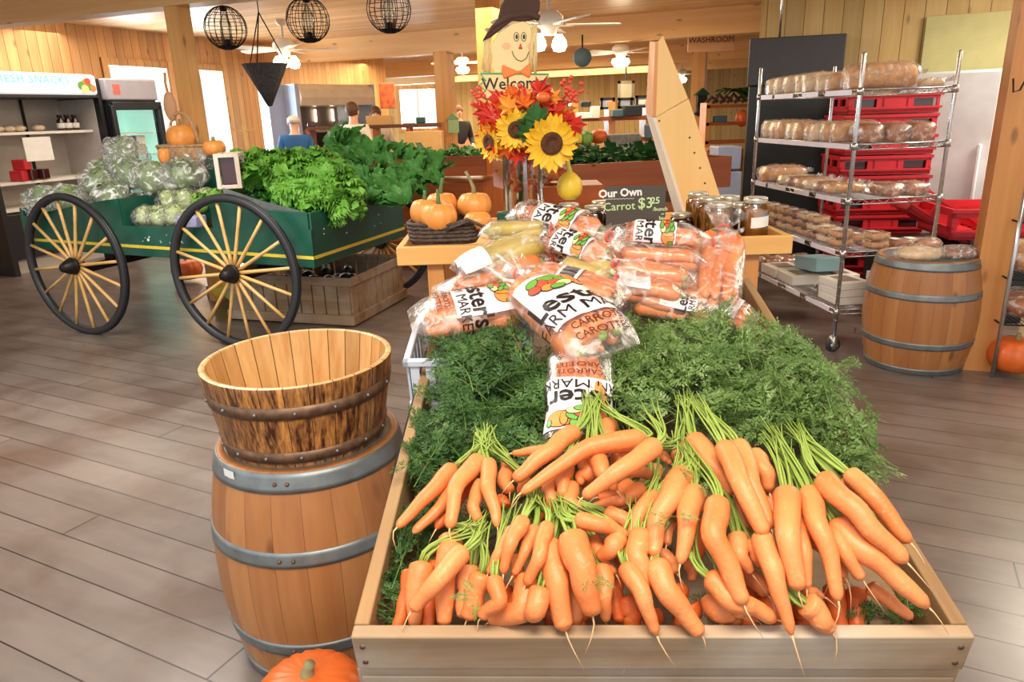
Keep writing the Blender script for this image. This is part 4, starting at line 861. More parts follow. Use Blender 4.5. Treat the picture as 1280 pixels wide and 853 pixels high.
# half tub resting in the barrel rim
def half_tub(loc, rt_, rb_, h, label):
    e = empty('half_barrel_tub', loc, 0, label, 'tub', rot=(R(.5), R(0), 0))
    Rr = lambda z: rb_+(rt_-rb_)*(z/h)**.85
    zs = np.linspace(0, h, 12)
    m = MB(); m.lathe([(Rr(z), z) for z in zs]+[(rt_-.001, h+.002)], 72); 
    V, F = m.V, m.F[:-2]; m.F = F; m.I = m.I[:-2]; m.build('outer_staves', M['tub'], e)
    m = MB(); m.lathe([(rt_-.001, h+.002), (rt_-.008, h+.005), (rt_-.018, h+.002)]+[(Rr(z)-.018, z) for z in zs[::-1][:-1]]+[(rb_-.02, .03), (0.001, .03)], 72); m.F = m.F[:-2]; m.I = m.I[:-2]; m.build('inner_staves', M['tubin'], e)
    MB().lathe([(0, .005), (rb_-.015, .005), (rb_-.015, .034), (0, .034)], 48).build('tub_bottom', M['lid'], e, False)
    for z0, z1 in ((h*.66, h*.80), (.035, .07)):
        m = MB(); m.lathe([(Rr(z0)-.002, z0), (Rr(z0)+.004, z0), (Rr(z1)+.004, z1), (Rr(z1)-.002, z1)], 72); m.F = m.F[:-2]; m.I = m.I[:-2]; hp = m.build('hoop', M['rust'], e)
        zc = (z0+z1)/2
        for k in range(8): m = MB(); a = R(-170+k*23); m.sphere((math.cos(a)*(Rr(zc)+.005), math.sin(a)*(Rr(zc)+.005), zc), .005, 8, 6); m.build('rivet', M['galv'], hp)
half_tub((bL.x-.005, bL.y+.0, H1-.022), .270, .222, .262, 'scorched and varnished cedar half tub sitting empty on the left barrel')
qb = at_z(1140, 452, 0); H2 = .70
barrel((qb.x, qb.y, 0), .275, .325, H2, R(40), 'oak barrel at right in front of the big post with bagged buns on top', [(H2-.055, H2-.004), (.47, .51), (.17, .21), (0, .04)])
for k, (px_, py_, s_, lb, mt) in enumerate([(1155, 298, (.27, .22, .085), 'bagged yellow bun cake on the left of the right barrel', 'bread_w'), (1190, 303, (.24, .2, .07), 'bagged brown pastry on the right of the right barrel', 'bread_d'), (1178, 291, (.2, .16, .07), 'bagged brown bun at the back of the right barrel', 'bread_d')]):
    q = Vector((qb.x+[-.105, .14, .06][k], qb.y+[-.10, -.07, .13][k], 0)); s_ = (s_[0]*1.12, s_[1]*1.05, s_[2]*1.25); pastry((q.x, q.y, H2-.024+(.02 if k == 2 else 0)), s_, lb, 'bun', 'bagged buns on the right barrel', mt, 'bagged_bun', .3*k, 'film2' if k == 1 else 'bread_film')
# ------------------------------------------------------------------ pumpkins
def pumpkin(loc, r, h, label, mat='pumpkin', ribs=10, stem=.05, lean=0., name='pumpkin', group=None, depth=.05, smat='stem', cat='pumpkin', rot=None, sc_x=1., sr=.016):
    e = empty(name, loc, 0, label, cat, group, rot=rot)
    def f(d):
        a = math.atan2(d.y, d.x); k = 1-depth*(1-abs(math.sin(a*ribs/2)))**1.6*(1-abs(d.z)**4)
        return k*(1-.22*max(0, abs(d.z)-.72)/.28)
    m = MB(); m.sphere((0, 0, h/2), (r*sc_x, r, h/2), 60, 20, f); m.build('flesh', M[mat], e)
    if stem:
        m = MB(); z = h*.86; m.tube([(0, 0, z-.01), (0, 0, z+stem*.3), (lean*stem*.5, 0, z+stem*.75), (lean*stem, 0, z+stem*1.1)], [sr*1.5, sr, sr*.75, sr*.8], 8); m.build('stem', M[smat], e)
    return e
q = at_z(1268, 475, 0); pumpkin((q.x+.05, q.y+.1, 0), .15, .25, 'deep orange pumpkin on the floor at the right edge under the wire shelf', 'pumpkin_d', 8, .04)
q = at_y(380, 842, 1.38); pumpkin((q.x, 1.40, at_y(380, 838, 1.38).z-.20), .135, .19, 'orange ribbed pumpkin at the bottom of the photo between barrel and carrot stand', 'pumpkin_d', 22, .035, .3, depth=.07)
q2 = at_y(380, 822, 1.38); zz = at_y(380, 838, 1.38).z-.20
m = MB(); m.box((q2.x-.03, 1.42, zz/2-.002), (.36, .3, zz-.004)); o = m.build('upturned_crate', M['crate'], smooth=True, bevel=.006); tag(o, 'wooden box holding up the pumpkin beside the barrel', 'box') if zz > .05 else None
# second wire shelf at the right edge
q = at_z(1240, 472, 0); e2 = empty('wire_shelf_unit', (q.x, q.y, 0), R(-15), 'grey wire shelf unit cut off by the right edge of the photo', 'rack')
for (x, y) in ((0, 0), (.9, 0), (0, .45), (.9, .45)):
    m = MB(); m.lathe([(0, 0), (.012, 0), (.012, 1.3), (0, 1.3)], 12, (x, y, 0)); m.build('post', M['chrome'], e2)
for z in (.33, .60, .93): 
    m = MB()
    for y in (0, .45):
        m.tube([(0, y, z), (.9, y, z)], .005, 6)
    for x in (0, .9): m.tube([(x, 0, z), (x, .45, z)], .005, 6)
    for k in range(30): m.bar((.03+k*.029, 0, z), (.03+k*.029, .45, z), .003, .003)
    m.build('wire_shelf', M['iron'], e2)
mm = Matrix.Translation(q) @ Matrix.Rotation(R(-15), 4, 'Z')
for k, (x, z, lb) in enumerate([(.17, .335, 'bagged brown bagels on the lower shelf at the right edge'), (.17, .605, 'bagged pale rolls on the middle shelf at the right edge'), (.17, .935, 'bagged white buns on the upper shelf at the right edge')]):
    pastry(mm @ Vector((x, .2, z)), (.32, .36, .2 if k else .17), lb, 'bread', None, ['bread_d', 'bread', 'bread_w'][k], 'bagged_rolls')
# ------------------------------------------------------------------ wagon
w1 = at_z(113, 417, 0); w2 = at_z(306, 434, 0); wd_ = (w2-w1); wd_.z = 0; wlen = wd_.length; wd_.normalize()
wa_ = math.atan2(wd_.y, wd_.x)       # local x runs from left wheel to right wheel, local y away from camera
wag = empty('farm_wagon', (w1.x, w1.y, 0), wa_, 'dark green farm wagon with yellow stripe and big wooden-spoked wheels', 'wagon')
WR = .56
def wheel(x, y, Rw=WR, rz=0., z=None):
    z = Rw if z is None else z; T = Matrix.Translation((x, y, z)) @ Matrix.Rotation(rz, 4, 'Z')
    m = MB(); m.lathe([(Rw-.05, -.024), (Rw-.004, -.024), (Rw, -.018), (Rw, .018), (Rw-.004, .024), (Rw-.05, .024)], 72, close=True)
    fl = m.build('wheel', M['rubber'], wag, xf=T @ Matrix.Rotation(R(90), 4, 'X'))
    m = MB(); m.lathe([(Rw-.003, -.012), (Rw+.006, -.010), (Rw+.006, .010), (Rw-.003, .012)], 72, close=True); m.build('tyre', M['blackp'], fl, xf=T @ Matrix.Rotation(R(90), 4, 'X'))
    for k in range(16):
        a = 2*PI*(k+.3)/16; m = MB(); d = Vector((math.cos(a), 0, math.sin(a)))
        m.tube([d*.045+Vector((0, .0, 0)), d*.12, d*(Rw*.6), d*(Rw-.045)], [.015, .014, .012, .013], 8); m.build('spoke', M['spoke'], fl, xf=T)
    m = MB(); m.tube([(0, .05, 0), (0, .03, 0), (0, -.06, 0), (0, -.1, 0), (0, -.12, 0)], [.045, .062, .06, .04, .03], 20)
    m.ring((0, -.03, 0), .06, .01, 24, 6, 'y'); m.build('hub', M['iron'], fl, xf=T)
wheel(0, 0, rz=R(-5)); wheel(wlen, 0, rz=R(-1))
qf = at_z(474, 324, .5); Tl = Matrix.Rotation(-wa_, 4, 'Z') @ Matrix.Translation(-Vector((w1.x, w1.y, 0)))
qf = at_y(478, 322, 6.75); lf = Tl @ Vector((qf.x, qf.y, 0)); wheel(lf.x, lf.y, .5)
wheel(lf.x-wlen-.1, lf.y, .5)
X0, X1, Y0, Y1, Z0, Z1 = -.62, wlen+.60, .12, 1.50, .665, .985
m = MB(); m.box(((X0+X1)/2, (Y0+Y1)/2, Z0+.02), (X1-X0, Y1-Y0, .04)); m.build('wagon_bed', M['cart'], wag, False)
m = MB(); m.box((X1, (Y0+Y1)/2, (.60+Z1)/2), (.03, Y1-Y0, Z1-.60)); m.build('end_board', M['cart'], wag, bevel=.004)
m = MB(); m.box((X0, (Y0+Y1)/2, (Z0+Z1)/2), (.03, Y1-Y0, Z1-Z0)); m.build('end_board', M['cart'], wag, bevel=.004)
m = MB(); m.box(((X0+X1)/2, Y1, (Z0+1.02)/2), (X1-X0, .03, 1.02-Z0)); m.build('back_board', M['cart'], wag, bevel=.004)
def gable(x0, xa, x1, z, name='raised_side'):    # raised sloped side pieces
    m = MB(); m.prism([(x0, .84), (x1, .84), (x1, z), (xa, z)] if x1 > x0 else [(x1, .84), (x0, .84), (xa, z), (x1, z)], -.015, .015, Matrix(((1, 0, 0, 0), (0, 0, 1, Y0-.0), (0, 1, 0, 0), (0, 0, 0, 1)))); m.build(name, M['cart'], wag, False)
def xzprism(poly, y0, y1):
    m = MB(); n = len(poly); m.add([(x, y0, z) for x, z in poly]+[(x, y1, z) for x, z in poly], [tuple(range(n-1, -1, -1)), tuple(range(n, 2*n))]+[(i, (i+1) % n, n+(i+1) % n, n+i) for i in range(n)]); return m
xzprism([(X0, .66), (X1+.015, .60), (X1+.015, .87), (X0, .86)], Y0-.0148, Y0+.0148).build('front_board', M['cart'], wag, bevel=.002)
xzprism([(X0, .855), (.44, .855), (.44, 1.07), (.32, 1.06), (X0+.1, .93), (X0, .92)], Y0-.015, Y0+.015).build('raised_side', M['cart'], wag, False)
xzprism([(wlen-.22, .855), (X1, .855), (X1, .985), (wlen+.25, 1.0), (wlen-.22, 1.07)], Y0-.015, Y0+.015).build('raised_side', M['cart'], wag, False)
m = MB(); m.box((.44, Y0+.5, .94), (.03, 1.0, .26)); m.build('divider', M['cart'], wag, False)
m = xzprism([(X0, .725), (X1+.018, .66), (X1+.018, .683), (X0, .747)], Y0-.0185, Y0-.0145); m.box((X1+.0165, (Y0+Y1)/2, .6715), (.004, Y1-Y0, .023)); m.build('yellow_stripe', M['yellow'], wag, False)
m = MB(); rg = random.Random(4)
for k in range(22):
    x = rg.choice([rg.uniform(.9, 1.0), rg.uniform(.6, 1.0)]); z = .82-rg.random()*.09 if k < 12 else rg.uniform(.7, .84); s = rg.uniform(.003, .016) if k < 3 else rg.uniform(.002, .007)
    m.prism([(x+s*math.cos(a)*rg.uniform(.6, 1.4), z+s*math.sin(a)*rg.uniform(.6, 1.4)) for a in np.linspace(0, 5.5, 7)], Y0-.0165, Y0-.0155, Matrix(((1, 0, 0, 0), (0, 0, 1, 0), (0, 1, 0, 0), (0, 0, 0, 1))))
for k in range(8):
    y = rg.uniform(Y0+.1, Y1-.2); z = rg.uniform(.76, .94); s = rg.uniform(.004, .01); m.box((X1+.0162, y, z), (.001, s*1.6, s))
m.build('paint_chips', M['paper'], wag, False)
for x in (0, wlen): m = MB(); m.box((x, (lf.y)/2+.05, .52), (.06, lf.y-.1, .06)); m.box((x, .35, .6), (.1, .06, .12)); m.box((x, 1.2, .6), (.1, .06, .12)); m.build('axle', M['iron'], wag, False)
WM = Matrix.Translation((w1.x, w1.y, 0)) @ Matrix.Rotation(wa_, 4, 'Z')
# slatted wooden crate below the wagon
qc = at_z(442, 408, 0)
e = empty('slatted_crate', (qc.x, qc.y, 0), wa_+R(2), 'wide slatted wooden crate on the floor under the right end of the wagon', 'crate'); Lc, Dc, Hc = 1.15, .95, .40
for nm_, c, s, ax in (('front', (-Lc/2, 0, 0), Lc, 0), ('back', (-Lc/2, Dc, 0), Lc, 0), ('side', (0, Dc/2, 0), Dc, 1), ('side', (-Lc, Dc/2, 0), Dc, 1)):
    n = int(s/.105); 
    m = MB()
    for k in range(n):
        t = (k+.5)/n*s-s/2
        if ax == 0: m.box((c[0]+t, c[1], Hc/2+.02), (s/n-.012, .02, Hc-.06))
        else: m.box((c[0], c[1]+t, Hc/2+.02), (.02, s/n-.012, Hc-.06))
    m.build(nm_+'_slats', M['crate2'] if 'crate2' in M else M['crate'], e, True, bevel=.002)
    m = MB()
    for z, hh in ((.05, .08), (Hc-.035, .07)):
        o_y = -.018 if nm_ in ('front',) else (.018 if nm_ == 'back' else 0); o_x = .018 if c[0] == 0 and ax else (-.018 if ax else 0)
        m.box((c[0]+o_x, c[1]+o_y, z), (s+.05 if ax == 0 else .018, s+.05 if ax else .018, hh))
    m.build('rail', M['crate'], e, True, bevel=.003)
m = MB(); m.box((-Lc/2, Dc/2, .05), (Lc, Dc, .02)); m.build('bottom_board', M['crate'], e, False)
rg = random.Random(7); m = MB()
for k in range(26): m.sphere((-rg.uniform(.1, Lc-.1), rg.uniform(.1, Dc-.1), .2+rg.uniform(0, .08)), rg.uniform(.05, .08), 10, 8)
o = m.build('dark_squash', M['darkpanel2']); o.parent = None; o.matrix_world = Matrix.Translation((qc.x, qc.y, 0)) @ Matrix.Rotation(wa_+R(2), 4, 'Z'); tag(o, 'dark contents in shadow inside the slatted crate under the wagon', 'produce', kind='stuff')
# things below wagon: pumpkin, bags
q = at_z(236, 352, 0); pumpkin((q.x, q.y, 0), .16, .26, 'orange pumpkin on the floor under the wagon behind the front wheel', 'pumpkin_d', 9, .04)
q = at_z(300, 378, 0)
for k in range(5):
    p_ = at_z(278+k*17, 362+4*k, .12); leafy = MB(); rr_ = random.Random(30+k)
    leafy.sphere((0, 0, 0), (.1, .08, .09), 14, 10, lambda d: 1+.2*noise.noise(d*4+Vector((k, 0, 0))))
    o = leafy.build('squash', M[['gourd', 'pale', 'p_yl', 'pale', 'midgreen'][k]], loc=p_); tag(o, ['leftmost', 'second', 'middle', 'fourth', 'rightmost'][k]+' pale squash in the row seen through the spokes of the near wagon wheel', 'squash', 'squash below the wagon')
o = MB().box((0, 0, .055), (.78, .24, .11)).build('squash_tray', M['crate'], loc=(at_z(312, 370, .0).x, at_z(312, 370, 0).y-.02, -.0), rot=(0, 0, wa_), bevel=.004); tag(o, 'low wooden tray on the floor under the wagon holding pale squash', 'tray')
# ---- leafy greens
def lettuce_head(seed, r=.13, curly=True, mat='lettuce', name='lettuce'):
    rg = random.Random(seed); m = MB()
    if curly:
        for k in range(34):
            y = rg.uniform(0, 6.283); t = (k/34); pit = .25+1.1*t
            p = Vector((0, 0, 0)); X = Vector((math.cos(y), math.sin(y), 0)); S = Vector((-math.sin(y), math.cos(y), 0)); Z = Vector((0, 0, 1)); L = r*(1.15-.35*t)*rg.uniform(.9, 1.15); w = r*.75; ph = rg.uniform(0, 9)
            def fn(u, v):
                vv = v*2-1; a = pit-.9*u; q = X*(L*u*math.cos(a))+Z*(L*u*math.sin(a))
                ww = w*(.25+.75*min(1, u*1.6)); fr = (u**2)*r*.16
                q += S*(vv*ww/2*(1-.15*u))+(-X*math.sin(a)+Z*math.cos(a))*(fr*math.sin(vv*11+ph)+fr*.7*math.sin(vv*23+u*9+ph*2)+.1*w*vv*vv)+X*fr*.8*math.sin(vv*17+ph)
                return q
            m.grid(fn, 5, 12)
    else:
        for k in range(16):
            y = rg.uniform(-.9, .9)+PI/2; leaf(m, Vector((rg.uniform(-.03, .03), 0, 0)), y+rg.uniform(-.3, .3), rg.uniform(.25, 1.15), r*2*rg.uniform(.8, 1.2), r*.95, rg, .14, 7, 6, .7)
    return m
def place(o, px, py, y, label, cat, group, rz=0, s=1., z=None, rot=None):
    q = at_y(px, py, y) if z is None else at_z(px, py, z)
    o.location = q; o.scale = (s, s, s); o.rotation_euler = rot if rot else (0, 0, rz); return tag(o, label, cat, group)
rg = random.Random(21)
# curly lettuce: slope of heads from (300,190) to (440,255)
lp = [lettuce_head(s).build('curly_lettuce', M['lettuce']) for s in (1, 2, 3)]
posL = [(x, yy, d) for yy, d, xs in [(197, 6.0, (308, 333, 358, 383, 406)), (208, 5.85, (318, 345, 370, 395, 418)), (222, 5.65, (332, 356, 380, 404, 426)), (237, 5.5, (362, 386, 410, 430)), (251, 5.4, (388, 410, 432)), (261, 5.33, (402, 424))] for x in xs]
for k, p in enumerate(posL):
    o = lp[k] if k < 3 else lp[k % 3].copy()
    if k >= 3: sc.collection.objects.link(o)
    o.location = at_y(p[0], p[1], p[2]); o.rotation_euler = (R(rg.uniform(5, 45)), R(rg.uniform(-20, 20)), rg.uniform(-3, 3)); s = rg.uniform(.86, 1.08); o.scale = (s, s, s)
    tag(o, 'head of bright green curly lettuce heaped at the right end of the wagon', 'lettuce', 'curly lettuces on the wagon')
cp = [lettuce_head(s, .088, False).build('leafy_greens_bunch', M['chard']) for s in (11, 12, 13, 14)]
pc = [(x, yy, d) for yy, d, xs in [(184, 6.5, (424, 440)), (190, 6.4, (418, 445, 470, 500)), (200, 6.3, (432, 458, 486, 512, 535)), (212, 6.1, (440, 466, 492, 518, 545)), (224, 6.0, (450, 474, 500, 524, 546)), (236, 5.85, (455, 478, 502, 526)), (246, 5.7, (462, 486, 508))] for x in xs]
for k, p in enumerate(pc):
    o = cp[k] if k < 4 else cp[k % 4].copy()
    if k >= 4: sc.collection.objects.link(o)
    o.location = at_y(p[0], p[1]+8, p[2]); o.rotation_euler = (R(rg.uniform(15, 65)), R(rg.uniform(-25, 25)), rg.uniform(-.9, .9)); s = rg.uniform(.85, 1.15)*(1.35 if p[1] < 188 else 1); o.scale = (s, s, s)
    tag(o, 'bunch of broad dark green leaves heaped right of the curly lettuce on the wagon', 'greens', 'bunches of broad dark green leaves on the wagon')
m = MB(); rr_ = random.Random(77)
for k in range(420):
    x = rr_.uniform(wlen-.15, X1-.1); y = rr_.uniform(Y0+.2, Y1-.05); z = .9+min(.22, (y-Y0)*.3)*(1-.5*max(0, (x-wlen)/.6)); leaf(m, Vector((x, y, z)), rr_.uniform(0, 6.28), rr_.uniform(.1, 1), .14, .1, rr_)
o = m.build('bedding_leaves', M['chard']); o.matrix_world = WM; tag(o, 'loose green leaves filling the wagon under the lettuce and leafy bunches', 'leaves', kind='stuff')
# metal pan beneath lettuce and white-framed riser
e = empty('metal_tray', WM @ Vector((0, 0, 0)), wa_, 'grey metal lined tray sloping under the curly lettuce', 'tray')
xzprism([(wlen-.12, .88), (X1-.05, .88), (X1-.05, .985), (wlen+.2, 1.06), (wlen-.12, 1.15)], Y0+.035, Y0+.043).build('tray_wall', M['galv'], e, False); MB().box((wlen+.2, Y0+.6, .89), (.6, 1.1, .01)).build('pan', M['galv'], e, False)
qf_ = at_y(288, 236, 5.5); e = empty('wooden_riser', (qf_.x, 5.5, qf_.z), R(12), 'weathered white wooden box frame at the left end of the curly lettuce', 'riser')
hh = at_y(288, 192, 5.5).z-qf_.z; m = MB()
for x in (-.072, .072): m.box((x, 0, hh/2), (.032, .03, hh)); m.box((x, .3, hh/2), (.032, .03, hh)); m.box((x, .15, hh-.012), (.03, .3, .025)); m.box((x, .15, .012), (.03, .3, .025))
for z in (hh-.014, .014): m.box((0, 0, z), (.114, .03, .028)); m.box((0, .3, z), (.114, .03, .028))
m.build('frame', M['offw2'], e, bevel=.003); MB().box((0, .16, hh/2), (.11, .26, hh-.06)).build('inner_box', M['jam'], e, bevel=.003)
# bagged cabbages, heads at the left half
def ball_veg(loc, r, label, cat, group, mat, wrap=None, seed=0, name='cabbage', squash=1.):
    rg = random.Random(seed); e = empty(name, loc, rg.uniform(0, 6), label, cat, group); m = MB(); m.sphere((0, 0, 0), (r*.8, r*.8, r*.75*squash), 18, 12, lambda d: 1+.05*noise.noise(d*5))
    for k in range(16): leaf(m, Vector((0, 0, -r*.5)), rg.uniform(0, 6.28), rg.uniform(.2, 1.3), r*1.7, r*1.3, rg, .1, 6, 6, -.9)
    m.build('leaves', M[mat], e)
    if wrap:
        m = MB(); s_ = rg.uniform(0, 9); m.sphere((0, 0, .01), (r*(1.5 if squash > 1 else 1.25), r*1.2, r*1.08), 30, 18, lambda d: 1+.30*noise.noise(d*2.2+Vector((s_, 0, 0)))+.08*noise.noise(d*7+Vector((s_, 0, 0)))); m.build('plastic_bag', M[wrap], e)
    return e
onames = ['first', 'second', 'third', 'fourth', 'fifth', 'sixth', 'seventh', 'eighth', 'ninth', 'tenth', 'eleventh', 'twelfth', 'thirteenth']
for k, (lx, ly, lz, r) in enumerate([(.56, .1, .91, .08), (.7, .1, .91, .085), (.85, .1, .92, .085), (.98, .1, .90, .075), (.62, .32, 1.0, .09), (.8, .3, 1.01, .09), (.96, .34, 1.02, .085)]):
    ball_veg(WM @ Vector((lx, Y0+ly, lz)), r, 'bagged pale green cabbage, %s in the %s row between the wagon wheels' % (onames[k % 4 if k < 4 else k-4], 'front' if k < 4 else 'back'), 'cabbage', 'bagged cabbages between the wheels', 'pale', 'film', k)
for k, (lx, ly, lz, r) in enumerate([(1.02, .2, 1.0, .085), (1.14, .24, 1.03, .085), (1.10, .42, 1.1, .09), (1.22, .46, 1.13, .09), (1.25, .2, 1.0, .08), (1.28, .68, 1.2, .08)]):
    ball_veg(WM @ Vector((lx, Y0+ly, lz)), r, 'light green loose cabbage, %s' % ['lowest at the left by the white wooden riser', 'right of the lowest one near the white wooden riser', 'middle left of the pile next to the white wooden riser', 'middle right of the pile next to the white wooden riser', 'tucked behind the near wagon wheel', 'topmost at the back by the white riser'][k], 'cabbage', None, 'midgreen', None, 40+k)
e = empty('purple_crate', WM @ Vector((1.0, Y0+.035, .865)), wa_, 'small pale purple plastic basket on the wagon rail', 'basket'); MB().box((0, .06, .03), (.2, .12, .09)).build('basket_body', plain('lilac_plastic', (170, 164, 206), .4), e, bevel=.01)
# bagged broccoli at far left
bl_ = [(-.5, .12, 1.0, .13, 'bulging clear bag of greens at the far left end of the wagon'), (-.32, .2, 1.02, .12, 'clear bag of greens beside the leftmost one on the wagon'), (-.05, .3, 1.12, .14, 'clear bag of greens in the middle of the left wagon pile'), (.16, .42, 1.2, .13, 'clear bag of greens below the highest one'), (.05, .5, 1.36, .13, 'highest clear bag of greens standing up on the left wagon pile'), (.4, .4, 1.16, .14, 'clear bag of leafy greens in front of the wicker basket'), (.6, .52, 1.18, .13, 'clear bag of leafy greens left of the small pumpkin'), (.45, .75, 1.3, .12, 'silvery bag standing behind the greens left of the wicker basket'), (.62, .85, 1.3, .11, 'silvery bag beside the first, next to the wicker basket'), (-.2, .55, 1.2, .13, 'clear bag of greens at the back left of the wagon pile'), (.2, .15, 1.05, .12, 'clear bag of greens over the first wheel by the green divider')]
for k, (lx, ly, lz, r, lb) in enumerate(bl_):
    e = ball_veg(WM @ Vector((lx, Y0+ly, lz)), r, lb, 'bagged greens', 'bags of greens on the left of the wagon', 'darkveg' if k in (7, 8) else 'bagveg', 'film2' if k in (0, 4, 7, 8) else 'film3', 60+k, 'bagged_greens', 1.1)
# wicker basket with pumpkins behind the cabbages
qb_ = at_y(232, 190, 6.35); e = empty('wicker_basket', (qb_.x, 6.35, at_y(232, 207, 6.35).z), R(-10), 'pale wicker basket with a tall handle holding a pumpkin behind the cabbages', 'basket')
m = MB(); m.lathe([(0, 0), (.2, 0), (.24, .16), (.225, .165), (.19, .02), (0, .02)], 36, sx=1, sy=.7, fn=lambda t, z: 1+.012*math.sin(t*40+z*200)); m.build('woven_body', M['wicker_l'], e)
m = MB(); m.ring((0, 0, .163), .235, .013, 36, 8, sx=1, sy=.7); m.build('rim', M['wicker_l'], e)
m = MB(); m.tube([(.13*math.cos(a)*1.0, .0, .16+.27*math.sin(a)) for a in np.linspace(0, PI, 18)], .013, 8); m.build('handle', M['wicker_l'], e)
pumpkin((qb_.x-.01, 6.35, e.location.z+.1), .125, .26, 'orange pumpkin sitting in the pale wicker basket', 'pumpkin', 8, .05)
q = at_y(205, 193, 6.1); pumpkin((q.x, 6.1, at_y(205, 207, 6.1).z), .05, .15, 'narrow orange pumpkin at the left of the pale wicker basket', 'pumpkin', 8, .03)
q = at_y(268, 185, 6.1); pumpkin((q.x, 6.1, at_y(267, 197, 6.1).z), .09, .15, 'small round orange pumpkin at the right of the pale wicker basket', 'pumpkin', 8, .03)
o = MB().box((0, 0, 0), (.8, .5, .42)).build('wagon_riser', M['cart'], loc=WM @ Vector((.95, 1.12, 1.02)), rot=(0, 0, wa_), bevel=.004); tag(o, 'dark green box at the back of the wagon carrying the wicker basket', 'box')
# ------------------------------------------------------------------ carrot stand
FLc = at_z(438, 797, .84); FRc = at_z(1220, 797, .84)
U = (FRc-FLc); CW = U.length; U.normalize(); Vh = Vector((.028, 1, 0)); Vh = (Vh-Vh.dot(U)*U).normalized()
SL = R(11.5); Vv = Vh*math.cos(SL)+Vector((0, 0, 1))*math.sin(SL); Nn = U.cross(Vv)
CL = 1.30; CD = .085
CM = Matrix(((U.x, Vv.x, Nn.x, FLc.x), (U.y, Vv.y, Nn.y, FLc.y), (U.z, Vv.z, Nn.z, FLc.z), (0, 0, 0, 1)))
CMi = CM.inverted()
def cpt(px, py, h):
    """pixel -> crate-local point on the plane h above the rim"""
    o = CMi @ Vector((0, 0, EYE)); d = CMi.to_3x3() @ ray(px, py); t = (h-o.z)/d.z; return o+d*t
def pxm(p):  # metres per pixel at a crate-local point
    w = CM @ p; c = CR.transposed() @ (w-Vector((0, 0, EYE))); return -c.z/FPX
crate = empty('carrot_crate', (0, 0, 0), 0, 'big weathered shallow wooden crate tilted forward full of carrots', 'crate'); crate.matrix_world = CM
TH = .024
m = MB(); m.box((CW/2, TH/2, -.075/2), (CW, TH, .075)); m.build('front_board', M['crate'], crate, bevel=.003)
m = MB(); m.box((TH/2, CL/2+TH/2, -.10/2+.002), (TH, CL-TH, .10)); m.build('side_board', M['crate_y'], crate, bevel=.003)
m = MB(); m.box((CW-TH/2, CL/2+TH/2, -.10/2+.002), (TH, CL-TH, .10)); m.build('side_board', M['crate_y'], crate, bevel=.003)
m = MB(); m.box((CW/2, CL-TH/2, -.1/2), (CW-2*TH, TH, .10)); m.build('back_board', M['crate'], crate, bevel=.003)
m = MB(); m.box((CW/2, CL/2, -.11), (CW-.005, CL-.01, .018)); m.build('bottom_board', M['crate'], crate, bevel=.002)
m = MB(); m.box((CW/2, .035, -.11), (CW+.01, .05, .045)); m.build('front_rail', M['crate'], crate, bevel=.003)
m = MB()
for x in (.014, CW-.014):
    for z in (-.022, -.058): m.lathe([(0, 0), (.0045, 0), (.0035, .0015), (0, .0018)], 10); 
m2 = MB()
for x in (.016, CW-.016):
    for z in (-.022, -.057): m2 = MB(); m2.tube([(x, .003, z), (x, -.0015, z)], .0045, 10); m2.build('nail', M['rust'], crate)
# table below
tb = empty('display_table', (0, 0, 0), 0, 'new pine table with side trays carrying the carrot crate and jars', 'table')
yT = 2.33; TL_ = at_y(495, 303, yT); TR_ = at_y(990, 300, yT); zt = (TL_.z+TR_.z)/2; zb = at_y(495, 330, yT).z
tw = TR_.x-TL_.x; tx = (TL_.x+TR_.x)/2; TD = .62; hB = .06
m = MB(); m.box((tx, yT, zt-hB/2), (tw, .022, hB)); m.build('front_rim', M['pine'], tb, bevel=.003)
m = MB(); m.box((tx, yT+TD, zt-hB/2), (tw, .022, hB)); m.build('back_rim', M['pine'], tb, bevel=.003)
for s_ in (-1, 1): m = MB(); m.box((tx+s_*(tw/2-.011), yT+TD/2, zt-hB/2), (.022, TD-.022, hB)); m.build('side_rim', M['pine'], tb, bevel=.003)
m = MB(); m.box((tx, yT+TD/2, zt-hB+.004), (tw-.04, TD-.02, .014)); m.build('tray_floor', M['pine'], tb, False)
m = MB()
for x in (TL_.x+.12, TR_.x-.12):
    for y in (yT+.05, yT+TD-.06): MB().box((x, y, (zt-hB)/2), (.055, .055, zt-hB-.004)).build('leg', M['post2'], tb, bevel=.004)
ZF = zt-hB+.012
# front legs / frame under the crate
for x in (.10, CW-.10):
    for v in (.12,):
        p = CM @ Vector((x, v, -.13)); MB().box((p.x, p.y, p.z/2), (.06, .06, p.z-.01)).build('leg', M['post2'], tb, bevel=.004)
    a_ = CM @ Vector((x, .06, -.145)); b_ = CM @ Vector((x, CL-.05, -.145)); mm_ = MB(); mm_.bar(a_, b_, .05, .04); mm_.build('bearer', M['post2'], tb, bevel=.003)
a_ = CM @ Vector((-.012, .42, -.05)); b_ = CM @ Vector((-.012, CL, -.05)); mm_ = MB(); mm_.bar(a_, b_, .006, .03); mm_.build('metal_strap', M['iron'], crate, xf=CMi)
